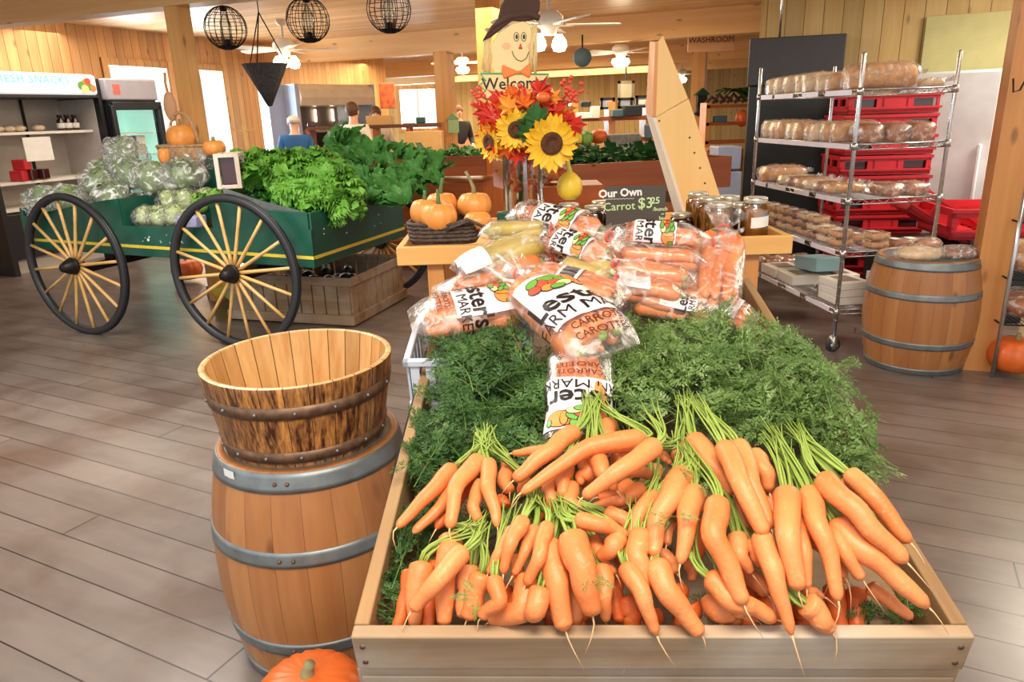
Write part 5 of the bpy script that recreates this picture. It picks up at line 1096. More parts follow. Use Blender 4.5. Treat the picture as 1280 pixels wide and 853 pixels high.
# ------------------------------------------------------------------ carrots
CAR = {
 'A': [(569,582,0,0,496,660,20,1),(600,575,560,622,516,667,20,0),(601,571,567,615,562,661,22,2),(609,575,613,616,622,660,20,2),(603,602,590,635,599,653,18,1),(635,578,0,0,637,616,19,0),(657,602,0,0,650,620,18,0),(628,624,0,0,632,634,16,-1),(585,600,560,640,545,662,20,-1)],
 'C': [(528,702,0,0,517,793,30,0),(563,668,560,720,554,791,31,0),(583,686,545,725,515,764,25,2),(590,707,0,0,580,774,24,0),(603,716,0,0,582,790,27,1),(515,712,0,0,494,790,22,-1),(546,700,0,0,532,792,26,-1)],
 'D': [(655,647,636,680,629,718,20,3),(643,660,622,695,610,718,17,2),(670,658,658,690,641,720,17,2),(685,653,673,700,657,732,19,3),(646,693,0,0,647,743,17,1),(618,720,622,751,601,773,20,2),(667,721,648,765,610,801,34,1),(630,730,0,0,620,790,26,-1)],
 'E': [(688,674,693,730,707,789,31,2),(677,734,668,765,659,801,27,2),(698,700,722,760,716,795,25,0),(650,740,0,0,640,792,26,-1),(690,740,0,0,690,795,26,-1),(714,667,728,710,741,771,37,3),(750,706,755,750,759,796,23,1)],
 'G': [(718,651,752,655,783,669,21,3),(742,672,750,695,770,719,19,1),(772,670,765,685,748,698,24,2),(757,640,780,650,790,675,20,1),(735,700,745,730,742,740,20,0)],
 'H': [(722,537,683,566,642,601,22,3),(690,562,0,0,640,567,13,3),(809,548,734,557,651,617,25,4),(824,554,775,588,729,622,24,5),(762,528,0,0,762,565,23,2),(745,567,752,590,771,614,22,3),(734,578,0,0,722,605,22,2),(708,580,0,0,704,622,20,2),(698,588,684,615,693,637,19,1),(713,606,715,630,735,643,20,1),(806,610,775,625,737,635,20,1),(768,567,790,585,815,598,23,2),(730,590,740,610,765,620,20,0),(790,605,770,618,748,622,18,1)],
 'N': [(826,567,0,0,839,580,12,1),(820,584,0,0,824,602,17,0),(850,556,852,570,848,590,17,1),(800,630,790,645,760,655,20,-1),(690,620,680,640,660,660,18,-1)],
 'I': [(859,590,833,625,815,696,30,3),(820,617,800,640,786,678,20,2),(869,610,860,650,850,706,29,3),(842,640,0,0,833,682,19,1),(897,623,894,668,930,757,30,4),(800,664,803,700,808,738,28,2),(825,690,0,0,846,717,18,0),(862,702,0,0,865,727,16,0),(880,650,0,0,868,720,22,-1)],
 'J': [(866,547,888,582,916,619,27,3),(903,554,925,605,957,670,26,5),(920,553,938,600,964,662,26,4),(939,568,958,590,962,616,26,3),(921,669,925,695,940,718,25,2),(937,678,944,690,951,708,17,2),(960,620,0,0,968,655,24,1),(925,625,0,0,930,665,26,1),(850,580,862,605,880,640,24,1)],
 'K': [(982,611,985,675,998,739,32,4),(999,642,1004,690,1008,736,21,3),(1009,609,1027,664,1048,752,27,4),(1041,655,1055,690,1078,725,20,3),(1042,690,0,0,1056,722,19,2),(1020,640,0,0,1040,700,22,1)],
 'P': [(1024,594,1072,640,1134,704,28,5),(1058,590,1091,621,1138,679,24,4),(1048,649,1085,675,1119,715,23,3),(1040,651,1090,700,1161,760,30,3),(1050,600,0,0,1085,635,20,3),(1000,650,1030,690,1060,730,24,0),(1084,732,0,0,1141,774,18,0)],
 'L': [(951,665,966,716,990,795,27,3),(882,719,925,752,971,775,26,2),(920,762,0,0,949,790,17,1),(819,700,835,740,877,795,30,2),(780,704,802,747,821,795,24,2),(1006,753,0,0,1039,790,30,2),(1000,736,0,0,1030,747,15,1),(891,744,905,765,920,795,34,0),(905,690,0,0,960,745,26,0),(960,740,0,0,985,790,28,-1)],
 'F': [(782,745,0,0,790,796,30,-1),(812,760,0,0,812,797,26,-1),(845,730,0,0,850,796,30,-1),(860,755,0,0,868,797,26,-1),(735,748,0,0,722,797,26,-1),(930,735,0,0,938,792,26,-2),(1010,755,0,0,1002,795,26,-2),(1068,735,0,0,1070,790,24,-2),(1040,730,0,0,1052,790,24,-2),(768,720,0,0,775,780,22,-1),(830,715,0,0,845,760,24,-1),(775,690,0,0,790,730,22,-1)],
}
LAB = {'A': 'bunch of slim carrots fanned out at the upper left against the crate side', 'C': 'bunch of carrots in the front left corner of the crate, one lying across', 'D': 'bunch of short slim carrots in the left front half, four small ones on top', 'E': 'bunch with one fat pale carrot left of the middle of the crate front', 'G': 'bunch of curved carrots in the middle, the top one lying sideways', 'H': 'bunch with a forked carrot and long carrots pointing left at the upper middle', 'N': 'small carrots half hidden in the gap between the upper bunches', 'I': 'bunch with three thick pale carrots hanging down right of the middle', 'J': 'bunch of thick overlapping carrots with blunt tips in the upper right middle', 'K': 'bunch of two big upright carrots below the long fan of pale green stalks', 'P': 'bunch of long carrots slanting right along the right crate side', 'L': 'bunch of carrots poking over the front board right of the middle', 'F': 'shade-darkened orange carrots along the inside of the front board'}
def hbase(py): return -.022+.095*(1-math.exp(-max(0, 797-py)/110))
def hp(px, py, lay): 
    h = hbase(py)+.020*lay
    if px > 1090: h -= .0
    return h
def carrot_geo(m, P, r, rg, ns=10, seg=16):
    P = [Vector(p) for p in P]
    if len(P) == 2: P = [P[0], (P[0]+P[1])/2+Vector((rg.uniform(-1, 1), rg.uniform(-.3, .3), rg.uniform(0, 1)))*r*.3, P[1]]
    # pass through the bend point, with a soft kink there
    Ln = (P[1]-P[0]).length+(P[2]-P[1]).length; tm = (P[1]-P[0]).length/Ln; sd = Vector((rg.uniform(0, 50), rg.uniform(0, 50), 0)); sw = r*rg.uniform(.15, .45)
    side = (P[2]-P[0]).cross(Vector((0, 0, 1))); side = side.normalized() if side.length > 1e-6 else Vector((1, 0, 0))
    def B(t):
        k = .16
        def lin(t): return P[0].lerp(P[1], t/tm) if t < tm else P[1].lerp(P[2], (t-tm)/(1-tm))
        a = lin(max(0, t-k*.5)); b = lin(min(1, t+k*.5)); c = lin(t)
        w = min(1, min(t, 1-t)/(k*.5)); q = (a+b)*.25*w+c*(1-.5*w)
        return q+side*(noise.noise(Vector((t*2.6, 0, 0))+sd)*sw*2*math.sin(PI*min(1, t)))
    fine = rg.uniform(.38, .68); stub = rg.uniform(.88, .95)
    ts = [0, .008, .025, .05, .09]+[.09+(stub-.09)*i/15 for i in range(1, 16)]+[stub+(1-stub)*x for x in (.25, .5, .72, .88, .97, 1.0)]
    def pr(t):
        a = 1-(1-min(1, t/.09))**2.4; a = .25+.75*a
        b = 1-(1-fine)*max(0, (t-.2)/.8)**1.25
        c = 1. if t < stub else math.sqrt(max(0, 1-((t-stub)/(1-stub))**2))*.96+.05
        return a*b*c
    pts = [B(t) for t in ts]; rr = [r*pr(t)*(1+.05*noise.noise(Vector((t*9, 3, 0))+sd)+.022*math.sin(t*95+sd.x)*(.3+t)) for t in ts]
    m.tube(pts, rr, max(ns, 12))
    return pts[-1], (pts[-1]-pts[-3]).normalized(), pts[0], (pts[0]-pts[2]).normalized()
bunches = {}; rg = random.Random(99); HEADS = {}
for key, L in CAR.items():
    e = empty('carrot_bunch', (0, 0, 0), 0, LAB[key], 'carrots', 'bunches of carrots in the crate'); e.matrix_world = CM.copy(); bunches[key] = e; HEADS[key] = []
    for (x0, y0, xm, ym, x1, y1, w, lay) in L:
        lay_ = lay; p0 = cpt(x0, y0, hp(x0, y0, lay_)); p1 = cpt(x1, y1, hp(x1, y1, lay_*.75)-.004)
        r = w*pxm((p0+p1)/2)/2*1.10
        r = min(r, .0285)
        # keep inside the crate boards
        fl = -.098+r
        for p in (p0, p1):
            p.x = min(max(p.x, TH+r*.6), CW-TH-r*.5)
            if p.z < .004: p.y = max(p.y, TH+.012)
            p.z = max(p.z, fl)
        P = [p0, p1] if not xm else [p0, cpt(xm, ym, (hp(xm, ym, lay_))+.003), p1]
        m = MB(); tip, dt_, hd, dh = carrot_geo(m, P, r, rg)
        c = m.build('carrot', M['carrot' if lay >= 0 and key != 'F' else 'carrot_shade'], e)
        # root hair
        if lay >= 1 or rg.random() < .3:
            Lr = rg.uniform(.012, .036); g = Vector((rg.uniform(-.5, .5), -.2, -.6)); q = MB(); q.tube([tip-dt_*.004, tip+dt_*Lr*.35, tip+(dt_+g*.6)*Lr*.7, tip+(dt_+g*1.3)*Lr], [.0022, .0012, .0009, .0003], 5); q.build('taproot', M['root'], c)
        HEADS[key].append((hd, dh, lay, r))
    print(key, len(L))
# ------------------------------------------------------------------ feathery tops
def frond_template(seed, dens=1.0):
    rg = np.random.RandomState(seed); V = []; F = []; I = []
    def blade(p, d, L, w, nrm):
        n = len(V); s = np.cross(d, nrm); s /= (np.linalg.norm(s)+1e-9)
        V.extend([p, p+d*L*.5+s*w, p+d*L, p+d*L*.5-s*w]); F.append((n, n+1, n+2, n+3)); I.append(0)
    def stick(a, b, w, nrm):
        n = len(V); d = b-a; s = np.cross(d, nrm); s /= (np.linalg.norm(s)+1e-9); V.extend([a-s*w, a+s*w, b+s*w*.6, b-s*w*.6]); F.append((n, n+1, n+2, n+3)); I.append(1)
        n = len(V); s2 = np.cross(d, s); s2 /= (np.linalg.norm(s2)+1e-9); V.extend([a-s2*w, a+s2*w, b+s2*w*.6, b-s2*w*.6]); F.append((n, n+1, n+2, n+3)); I.append(1)
    Z = np.array([0, 0, 1.]); st = lambda t: np.array([t, .04*math.sin(t*3+seed), .0])
    for i in range(6): stick(st(i/6), st((i+1)/6), .0065*(1-.09*i), Z)
    for i in range(9):
        t = .30+.70*i/9; Lp = .30*(1-.75*abs((t-.5))**1.1)*(1.05-t*.55)
        for sd in (-1, 1):
            ang = sd*(.95-.35*t+rg.uniform(-.2, .2)); d = np.array([math.cos(ang), math.sin(ang), rg.uniform(-.35, .45)]); d /= np.linalg.norm(d); a = st(t); b = a+d*Lp; stick(a, b, .0022, Z)
            for j in range(4):
                u = .28+.72*j/4; q = a+d*Lp*u; L2 = Lp*.36*(1.1-u*.7)
                for s2 in (-1, 1):
                    a2 = ang+s2*(.8+rg.uniform(-.2, .2)); d2 = np.array([math.cos(a2), math.sin(a2), rg.uniform(-.5, .6)]); d2 /= np.linalg.norm(d2)
                    nr = np.array([rg.uniform(-.5, .5), rg.uniform(-.5, .5), 1.]); blade(q, d2, L2*1.0, L2*.24, nr); 
                    d3 = d2+np.array([rg.uniform(-.5, .5), rg.uniform(-.5, .5), rg.uniform(-.3, .4)]); d3 /= np.linalg.norm(d3); blade(q+d2*L2*.4, d3, L2*.7, L2*.24, nr)
            blade(b-d*Lp*.05, d, Lp*.18, Lp*.045, Z)
    blade(st(.98), np.array([1., 0, 0]), .12, .015, Z)
    return np.array(V), F, I
TPL = [frond_template(s) for s in range(6)]
def add_fronds(mb, specs, rg, xmax=9.):
    """specs: (base, dir, length, lift, droop, roll)"""
    for (p, d, L, lift, droop) in specs:
        V, F, I = TPL[rg.randrange(6)]; d = Vector(d).normalized(); up = Vector((0, 0, 1)); S = up.cross(d)
        if S.length < .1: S = Vector((1, 0, 0))
        S.normalize(); Np = d.cross(S); ro = rg.uniform(-1.2, 1.2); S2 = S*math.cos(ro)+Np*math.sin(ro); N2 = Np*math.cos(ro)-S*math.sin(ro)
        x = V[:, 0]; zc = lift*np.sin(np.minimum(x, 1.1)*2.2)-droop*x*x; side = rg.uniform(-.4, .4)*x*x
        P = np.array(p)+np.outer(x*L, d)+np.outer((V[:, 1]+side)*L, S2)+np.outer(V[:, 2]*L, N2)+np.outer(zc*L, (0, 0, 1))
        lo = -.09; P[:, 2] = np.maximum(P[:, 2], lo); P[:, 0] = np.minimum(np.maximum(P[:, 0], .004), xmax)
        n = mb.n; mb.V.extend(map(tuple, P)); mb.n += len(P); mb.F.extend([tuple(i+n for i in f) for f in F]); mb.I.extend(I)
rgf = random.Random(5)
def gather(key, px, py, h, L=None):   # where the stalks meet, as a crate-local point
    return cpt(px, py, h)
TUFT = {  # key: gather pixel, spread regions (px,py,rx,ry,h,count), leaf material
 'A': ((606, 556), [(590, 510, 60, 50, .05, 46), (545, 560, 34, 50, .0, 26), (540, 620, 25, 50, -.05, 18), (630, 560, 30, 25, .04, 14)], 'fern_d'),
 'C': ((600, 668), [(600, 655, 30, 18, .02, 9), (510, 690, 12, 40, -.05, 8)], 'fern_d'),
 'D': ((668, 632), [(660, 628, 34, 16, .03, 14), (625, 640, 26, 20, .0, 8)], 'fern_d'),
 'E': ((700, 645), [(700, 640, 22, 14, .02, 8)], 'fern_d'),
 'G': ((700, 634), [(690, 640, 20, 16, .02, 8), (800, 725, 20, 20, -.02, 4)], 'fern_d'),
 'H': ((742, 508), [(620, 480, 70, 45, .09, 60), (670, 520, 40, 40, .08, 26), (770, 500, 40, 30, .08, 22), (600, 440, 55, 30, .1, 34)], 'fern_d'),
 'N': ((840, 560), [(830, 575, 24, 12, .0, 8)], 'fern_d'),
 'I': ((868, 572), [(865, 580, 24, 16, .09, 12), (880, 600, 18, 14, .09, 8)], 'fern'),
 'J': ((858, 505), [(840, 440, 90, 36, .12, 80), (790, 490, 50, 34, .12, 34), (900, 470, 60, 40, .12, 46)], 'fern'),
 'K': ((968, 545), [(960, 470, 70, 45, .12, 60), (940, 520, 50, 30, .12, 26), (880, 520, 40, 24, .11, 16)], 'fern'),
 'P': ((1000, 545), [(1010, 500, 50, 45, .10, 40), (1062, 560, 26, 26, .07, 18), (1030, 570, 30, 18, .05, 10), (975, 430, 24, 24, .09, 14)], 'fern'),
 'L': ((930, 600), [(925, 605, 18, 12, .02, 5)], 'fern_d'),
 'F': ((1080, 735), [(1110, 765, 45, 18, -.085, 14), (1040, 765, 50, 18, -.085, 12), (900, 765, 60, 18, -.085, 12), (840, 700, 30, 16, -.05, 6), (500, 720, 8, 50, -.07, 8)], 'fern_d'),
}
for key, (gp, regs, mt) in TUFT.items():
    e = bunches[key]; mb = MB(); specs = []; G = cpt(gp[0], gp[1], hbase(gp[1])+.06 if gp[1] < 600 else hbase(gp[1])+.02)
    cnt = 0
    for (px, py, rx, ry, h, n) in regs:
        for k in range(int(n*1.05)):
            a = rgf.uniform(0, 2*PI); q = math.sqrt(rgf.random()); x = px+rx*q*math.cos(a); y = py+ry*q*math.sin(a)
            hh = h*rgf.uniform(.35, 1.0)+rgf.uniform(-.02, .012); c = cpt(x, y, hh); big = ry > 24
            L = rgf.uniform(.12, .20) if big else rgf.uniform(.05, .085)
            d = Vector((c.x-G.x, c.y-G.y+ (.08 if big else .0), 0)); d = d.normalized() if d.length > .01 else Vector((0, 1, 0))
            ang = rgf.gauss(0, 1.0); d = Matrix.Rotation(ang, 3, 'Z') @ d; d.z = rgf.uniform(-.15, .35)
            b = c-d*L*.6
            b.x = min(max(b.x, TH+.02), CW-.01)
            if px < 900 or px < 1000:
                pass
            specs.append((b, d, L, rgf.uniform(.05, .22), rgf.uniform(.0, .3)))
    add_fronds(mb, specs, rgf, CW+.075 if key == 'P' else CW-.012)
    mb.build('feathery_leaves', [M[mt], M['midrib']], e, False)
    # stalks from each head to the gather point
    st = MB()
    for (hd, dh, lay, r) in HEADS[key]:
        if lay < (1 if key not in 'ACDEG' else 0): continue
        if (hd-G).length > .16: tgt = hd+(G-hd).normalized()*.07+dh*.05
        else: tgt = G
        for k in range(7):
            o = Vector((rgf.uniform(-1, 1), rgf.uniform(-1, 1), rgf.uniform(-.6, 1)))
            end = tgt+Vector((rgf.uniform(-.022, .022), rgf.uniform(.01, .06), rgf.uniform(-.01, .012)))
            b0, b1, b2, b3 = hd-dh*.004+o*r*.3, hd+dh*.035+o*r*.5, tgt+(hd-tgt)*.25+o*.010+Vector((0, -.01, .004)), end
            st.tube([b0*(1-t)**3+b1*3*t*(1-t)**2+b2*3*t*t*(1-t)+b3*t**3 for t in (0, .15, .3, .45, .6, .8, 1)], [.0026, .0025, .0022, .002, .0018, .0015, .001], 5)
    if st.n: st.build('leaf_stalks', M['stalk'], e)
# small torn leaf bits lying on carrots
for (px, py, h) in [(735, 721, .08), (597, 747, .04), (840, 645, .05), (872, 600, .09)]:
    mb = MB(); c = cpt(px, py, hp(px, py, 3)+.022); add_fronds(mb, [(c, (rgf.uniform(-1, 1), rgf.uniform(-1, 1), .05), .04, .05, .1) for _ in range(3)], rgf)
    o = mb.build('leaf_scrap', [M['fern'], M['stalk']], smooth=False); o.matrix_world = CM.copy(); tag(o, {735: 'scrap of carrot leaf on the fat pale carrot', 597: 'scrap of carrot leaf between carrots at the front left', 840: 'scrap of carrot leaf left of the thick pale carrots', 872: 'sprig of carrot leaf on the heads of the thick pale carrots'}[px], 'leaf')
# ------------------------------------------------------------------ bags of carrots
GLY = {}
def glyph(s, bold):
    if (s, bold) not in GLY: GLY[(s, bold)] = text_mb(s, 1., bold)
    return GLY[(s, bold)]
def subdiv_tris(V, F, lim):
    V = [Vector((v.x, v.y, 0)) for v in V]; out = []; stack = []
    for f in F:
        for i in range(1, len(f)-1): stack.append((f[0], f[i], f[i+1]))
    while stack:
        a, b, c = stack.pop(); e = [((V[a]-V[b]).length, 0), ((V[b]-V[c]).length, 1), ((V[c]-V[a]).length, 2)]; L, i = max(e)
        if L < lim: out.append((a, b, c)); continue
        n = len(V)
        if i == 0: V.append((V[a]+V[b])/2); stack += [(a, n, c), (n, b, c)]
        elif i == 1: V.append((V[b]+V[c])/2); stack += [(a, b, n), (a, n, c)]
        else: V.append((V[c]+V[a])/2); stack += [(a, b, n), (n, b, c)]
    return V, out
def disc(cx, cy, rx, ry, n=14, rot=0):
    P = []
    for k in range(n):
        a = 2*PI*k/n; x = rx*math.cos(a); y = ry*math.sin(a); P.append(Vector((cx+x*math.cos(rot)-y*math.sin(rot), cy+x*math.sin(rot)+y*math.cos(rot), 0)))
    return [Vector((cx, cy, 0))]+P, [(0, k+1, (k+1) % n+1) for k in range(n)]
def carrot_bag(A, B, Wd, T, label, lab=True, lab_t=(.34, .76), seed=0, ncar=6, mat='carrot', roll=0, tie=True, text=True, barcode=False, lab_s=.5, filmm='film', shift=0., knobs=False, name='carrot_bag', tx=0.):
    """A: tied end, B: sealed bottom end, crate-local points; Wd width; T thickness"""
    rg = random.Random(seed+500); A = Vector(A); B = Vector(B); ax = (A-B); L = ax.length; Y_ = ax.normalized()
    Zl = Vector((0, 0, 1)); Zl = (Zl-Zl.dot(Y_)*Y_).normalized(); Xl = Y_.cross(Zl)
    Rm = Matrix((Xl, Y_, Zl)).transposed().to_4x4(); Rm = Rm @ Matrix.Rotation(roll, 4, 'Y'); Rm.translation = (A+B)/2
    e = empty(name, (0, 0, 0), 0, label, 'bag', 'plastic bags of carrots'); e.matrix_world = CM @ Rm
    sd = Vector((seed*3.7, seed*1.3, 0))
    def prof(u):      # u 0 bottom .. 1 tied
        w = (1-(max(0, .16-u)/.16)**2*.25) if u < .5 else 1.
        t = min(1, (u/.22))**.6 if u < .22 else 1.
        if tie and u > .72: k = (u-.72)/.28; q = math.cos(k*PI/2)**.9; w *= .16+.84*q; t *= .22+.78*q
        return w, t
    def S(u, th, off=0.):
        w, t = prof(u); c = math.cos(th); s = math.sin(th); w_ = Wd/2*w; t_ = T/2*t
        p = Vector((w_*math.copysign(abs(c)**.9, c), L*(u-.5), t_*math.copysign(abs(s)**.85, s)))
        nz = noise.noise(Vector((p.x*14, p.y*14, p.z*9))+sd)*.006+noise.noise(Vector((p.x*40, p.y*34, p.z*20))+sd)*.0022
        n = Vector((c/w_, 0, s/max(t_, .004))).normalized()
        q = p+n*(nz+off); return q
    m = MB(); nu, nv = 36, 40
    m.V = []; 
    for i in range(nu+1):
        for j in range(nv): m.V.append(tuple(S(i/nu, 2*PI*j/nv)))
    m.n = len(m.V); m.F = [(i*nv+j, i*nv+(j+1) % nv, (i+1)*nv+(j+1) % nv, (i+1)*nv+j) for i in range(nu) for j in range(nv)]; m.I = [0]*len(m.F)
    if tie:
        Ry = Wd*.30
        m.grid(lambda u, v: Vector(((.012+Ry*u)*math.cos(v*2*PI)*(1+.25*math.sin(v*25+u*3)), L*.5+.065*u+.012*math.sin(v*19), (.010+Ry*.55*u)*math.sin(v*2*PI)*(1+.3*math.sin(v*31))+.01*u)), 5, 40)
    m.build('plastic_film', M[filmm], e)
    if tie:
        m = MB(); m.ring((0, L*.495, 0), .013, .0035, 16, 6, 'y'); m.build('twist_tie', M['p_rd'], e)
    # carrots inside
    rc = Wd/2/ (ncar/2.) * .62; k = 0; rows2 = [ncar-ncar//2, ncar//2]
    for lv, n in enumerate(rows2):
        for i in range(n):
            x = ((i+.5)/n-.5)*(Wd*.86 if lv == 0 else Wd*.74); hw = math.sqrt(max(.05, 1-(2*x/Wd)**2)); z = (-T*.17 if lv == 0 else T*.13)*hw+.0
            r = min(T*.34, Wd*.86/n*.62)*rg.uniform(.88, 1.08); s_ = -1 if rg.random() < .3 else 1; yo = rg.uniform(-.03, .02)*L
            a = Vector((x, s_*L*.36+yo, z)); b = Vector((x*rg.uniform(.6, 1.0), -s_*L*.38+yo, z))
            m = MB(); P = [a, (a+b)/2+Vector((rg.uniform(-.006, .006), 0, rg.uniform(0, .004))), b]; carrot_geo(m, P, r*1.08, rg, 12)
            c = m.build('carrot', M[mat], e)
            if knobs or rg.random() < .5:
                q = MB(); q.tube([a, a+Vector((0, s_*.008, 0))], [r*.5, r*.25], 8); q.build('stalk_stub', M['stalk'], c)
    if not lab: return e
    Rt = (Wd/2*.55+T/2*.45)
    wlab = Wd*.92
    def mapst(s, t, off): return S(t/L+shift, PI/2-s/Rt, off)   # s to the right, t up from the bottom
    def patch(V, F, off, mi, m): m.mi = mi; m.add([mapst(v.x, v.y, off) for v in V], F); m.mi = 0
    t0, t1 = lab_t[0]*L, lab_t[1]*L; hw = min(Wd*.56, Rt*1.2)*lab_s/.5
    m = MB(); nS, nT = 54, 40
    G_ = [Vector((-hw+2*hw*i/nS, t0+(t1-t0)*j/nT, 0)) for i in range(nS+1) for j in range(nT+1)]
    patch(G_, [(i*(nT+1)+j, (i+1)*(nT+1)+j, (i+1)*(nT+1)+j+1, i*(nT+1)+j+1) for i in range(nS) for j in range(nT)], .0012, 0, m)
    ly = m.build('printed_label', [M['print']], e)
    hL = t1-t0
    def word(s, size, cx, cy, bold, mt, name, off=.0034, sx=1.):
        V, F = glyph(s, bold); V, F = subdiv_tris([Vector((v.x*size*sx, v.y*size, 0)) for v in V], F, .005); V = [Vector((v.x+cx, v.y+cy, 0)) for v in V]
        V2 = [v for v in V]; q = MB(); q.add([mapst(v.x, v.y, off) for v in V2], F); q.build(name, mt, ly, False)
    if text:
        word('FARM MARKET', hL*.25, tx, t0+hL*.13, 0., M['ink'], 'lettering', sx=.95)
        word("Lester's", hL*.44, tx, t0+hL*.40, .02, M['ink'], 'lettering', sx=.95)
        word('CARROTS', hL*.13, .0, t0-hL*.12, .006, M['inkred'], 'lettering'); word('CAROTTES', hL*.13, .0, t0-hL*.26, .006, M['inkred'], 'lettering')
        q = MB(); cy = t0+hL*.80; u_ = hL*.15
        els = [(1.5, .1, 1.15, 1.0, 0, 0), (2.45, .55, .25, .4, 0, 1), (1.1, .1, .3, .85, 0, 0), (0, .5, .7, .45, .6, 1), (.35, -.1, .6, .42, -.5, 1), (-.5, .35, .6, .45, 0, 1), (-.2, -.35, .5, .4, 0, 2), (-.95, -.1, .5, .5, 0, 2), (-.7, -.75, .45, .38, 0, 0), (.4, -.7, .5, .36, 0, 3), (-1.4, .35, .55, .35, .5, 1), (-1.6, -.45, .5, .42, 0, 2), (-.1, -.95, .42, .3, 0, 1)]
        for k, (x, y, rx, ry, ro, c) in enumerate(els):
            V, F = disc(x*u_, cy+y*u_, rx*u_+.0016, ry*u_+.0016, 16, ro); q.mi = 4; q.add([mapst(v.x, v.y, .0030+.0003*k) for v in V], F)
            V, F = disc(x*u_, cy+y*u_, rx*u_, ry*u_, 16, ro); q.mi = c; q.add([mapst(v.x, v.y, .0032+.0003*k) for v in V], F)
        q.build('vegetable_emblem', [M['p_or'], M['p_gr'], M['p_rd'], M['p_yl'], M['ink']], ly, False)
    if barcode:
        q = MB(); x = -hL*.42
        while x < hL*.42:
            w = rg.choice([.0009, .0016, .0026]); V = [Vector((x, t0+hL*.15, 0)), Vector((x+w, t0+hL*.15, 0)), Vector((x+w, t0+hL*.85, 0)), Vector((x, t0+hL*.85, 0))]
            q.add([mapst(v.x, v.y, .0036) for v in V], [(0, 1, 2, 3)]); x += w+rg.choice([.001, .002])
        q.build('barcode', M['ink'], ly, False)
    return e
def bag_px(a, b, ha, hb, wpx, T, label, **k):
    A = cpt(a[0], a[1], ha); B = cpt(b[0], b[1], hb); W_ = wpx*pxm((A+B)/2); return carrot_bag(A, B, W_, T, label, **k)
M['film'] and None
# lower support under the heap: white plastic baskets and more bags
def basket(c, s, label):
    e = empty('plastic_basket', (0, 0, 0), 0, label, 'basket'); e.matrix_world = CM @ Matrix.Translation(c); L, w, h = s
    m = MB()
    for x in (-L/2, L/2):
        for k in range(5): m.box((x, (k-2)*w/5, h/2), (.006, w/8, h))
    for y in (-w/2, w/2):
        for k in range(8): m.box(((k-3.5)*L/8, y, h/2), (L/14, .006, h))
    m.build('slotted_sides', M['wbask'], e, False)
    m = MB()
    for x in (-L/2, L/2): m.box((x, 0, h), (.016, w+.016, .018)); m.box((x, 0, .01), (.01, w, .02))
    for y in (-w/2, w/2): m.box((0, y, h), (L+.016, .016, .018)); m.box((0, y, .01), (L, .01, .02))
    m.build('rim', M['wbask'], e, bevel=.003); MB().box((0, 0, .004), (L, w, .006)).build('base', M['wbask'], e, False)
M['wbask'] = plain('pale_blue_grey_plastic', (206, 214, 226), .35)
c = cpt(575, 462, .03)
basket(Vector((c.x+.02, c.y+.12, -.09)), (.30, .22, .135), 'pale plastic basket under the left bag of carrots, half hidden by leaves')
basket(Vector((.56, c.y+.18, -.09)), (.38, .26, .10), 'pale plastic basket hidden under the middle carrot bags')
bag_px((672, 376), (512, 402), .13, .12, 86, .10, 'clear bag of carrots lying across the left of the heap with its print running down', seed=1, lab_t=(.34, .80), roll=R(-4), tx=.022)
bag_px((652, 350), (768, 440), .185, .16, 100, .11, 'clear bag of carrots in the middle with the big bold print slanting up', seed=2, lab_t=(.24, .74), roll=R(2), lab_s=.5, tx=.018)
bag_px((724, 560), (726, 438), .06, .13, 86, .085, 'clear bag of carrots standing upside down between the two leafy masses', seed=3, tie=False, lab_t=(.44, .95), roll=0)
bag_px((645, 342), (785, 374), .19, .17, 58, .08, 'clear bag of carrots with a small barcode label, tied at its left end', seed=4, lab_t=(.42, .60), text=False, barcode=True, lab_s=.42)
bag_px((690, 322), (553, 368), .16, .13, 46, .07, 'clear bag of orange carrots pointing left over the side of the heap', seed=5, lab=False, ncar=5)
bag_px((690, 290), (568, 340), .22, .17, 44, .07, 'clear bag of greenish carrots at the left of the heap, lower of two', seed=6, mat='parsnip', ncar=4, text=False, lab_t=(.05, .3), lab_s=.6)
bag_px((690, 284), (598, 292), .25, .23, 26, .06, 'clear bag of greenish yellow carrots on top of the lower greenish one', seed=7, mat='parsnip', ncar=4, lab=False)
bag_px((762, 296), (640, 262), .25, .25, 42, .075, 'clear bag of carrots topmost beside the vase, tied at its right end', seed=8, lab_t=(.34, .72), roll=R(25))
bag_px((770, 330), (672, 290), .21, .23, 40, .07, 'clear bag of carrots just below the topmost one, print on its side', seed=9, lab_t=(.3, .7), roll=R(25))
bag_px((770, 350), (700, 330), .18, .19, 46, .07, 'clear bag of greenish carrots between the barcode bag and the right heap', seed=10, mat='parsnip', lab=False, ncar=4)
bag_px((892, 302), (768, 292), .20, .21, 36, .075, 'clear bag of carrots behind the right heap below the chalk sign', seed=11, lab_t=(.2, .62), roll=R(28), ncar=6)
bag_px((758, 318), (885, 328), .19, .17, 32, .07, 'clear bag of two long thick carrots across the right heap', seed=12, lab=False, ncar=4)
bag_px((755, 336), (872, 350), .165, .15, 36, .07, 'clear bag of carrots with green-topped ends facing right', seed=13, lab=False, ncar=4, knobs=True)
bag_px((905, 285), (890, 392), .19, .10, 62, .07, 'clear bag of carrots standing upright at the right end of the heap', seed=14, lab=False, ncar=6)
bag_px((745, 358), (862, 372), .15, .12, 40, .075, 'clear bag of carrots lying in front of the right heap, knobbly ends left', seed=15, lab_t=(.45, .8), text=False, lab_s=.4, knobs=True, ncar=5)
bag_px((778, 372), (898, 400), .11, .07, 46, .075, 'clear bag of carrots touching the leaves at the right, white label on top', seed=16, lab_t=(.25, .62), roll=R(12), ncar=6)
bag_px((820, 350), (905, 385), .12, .08, 44, .07, 'clear bag of carrots low at the right under the upright bag', seed=17, lab=False)
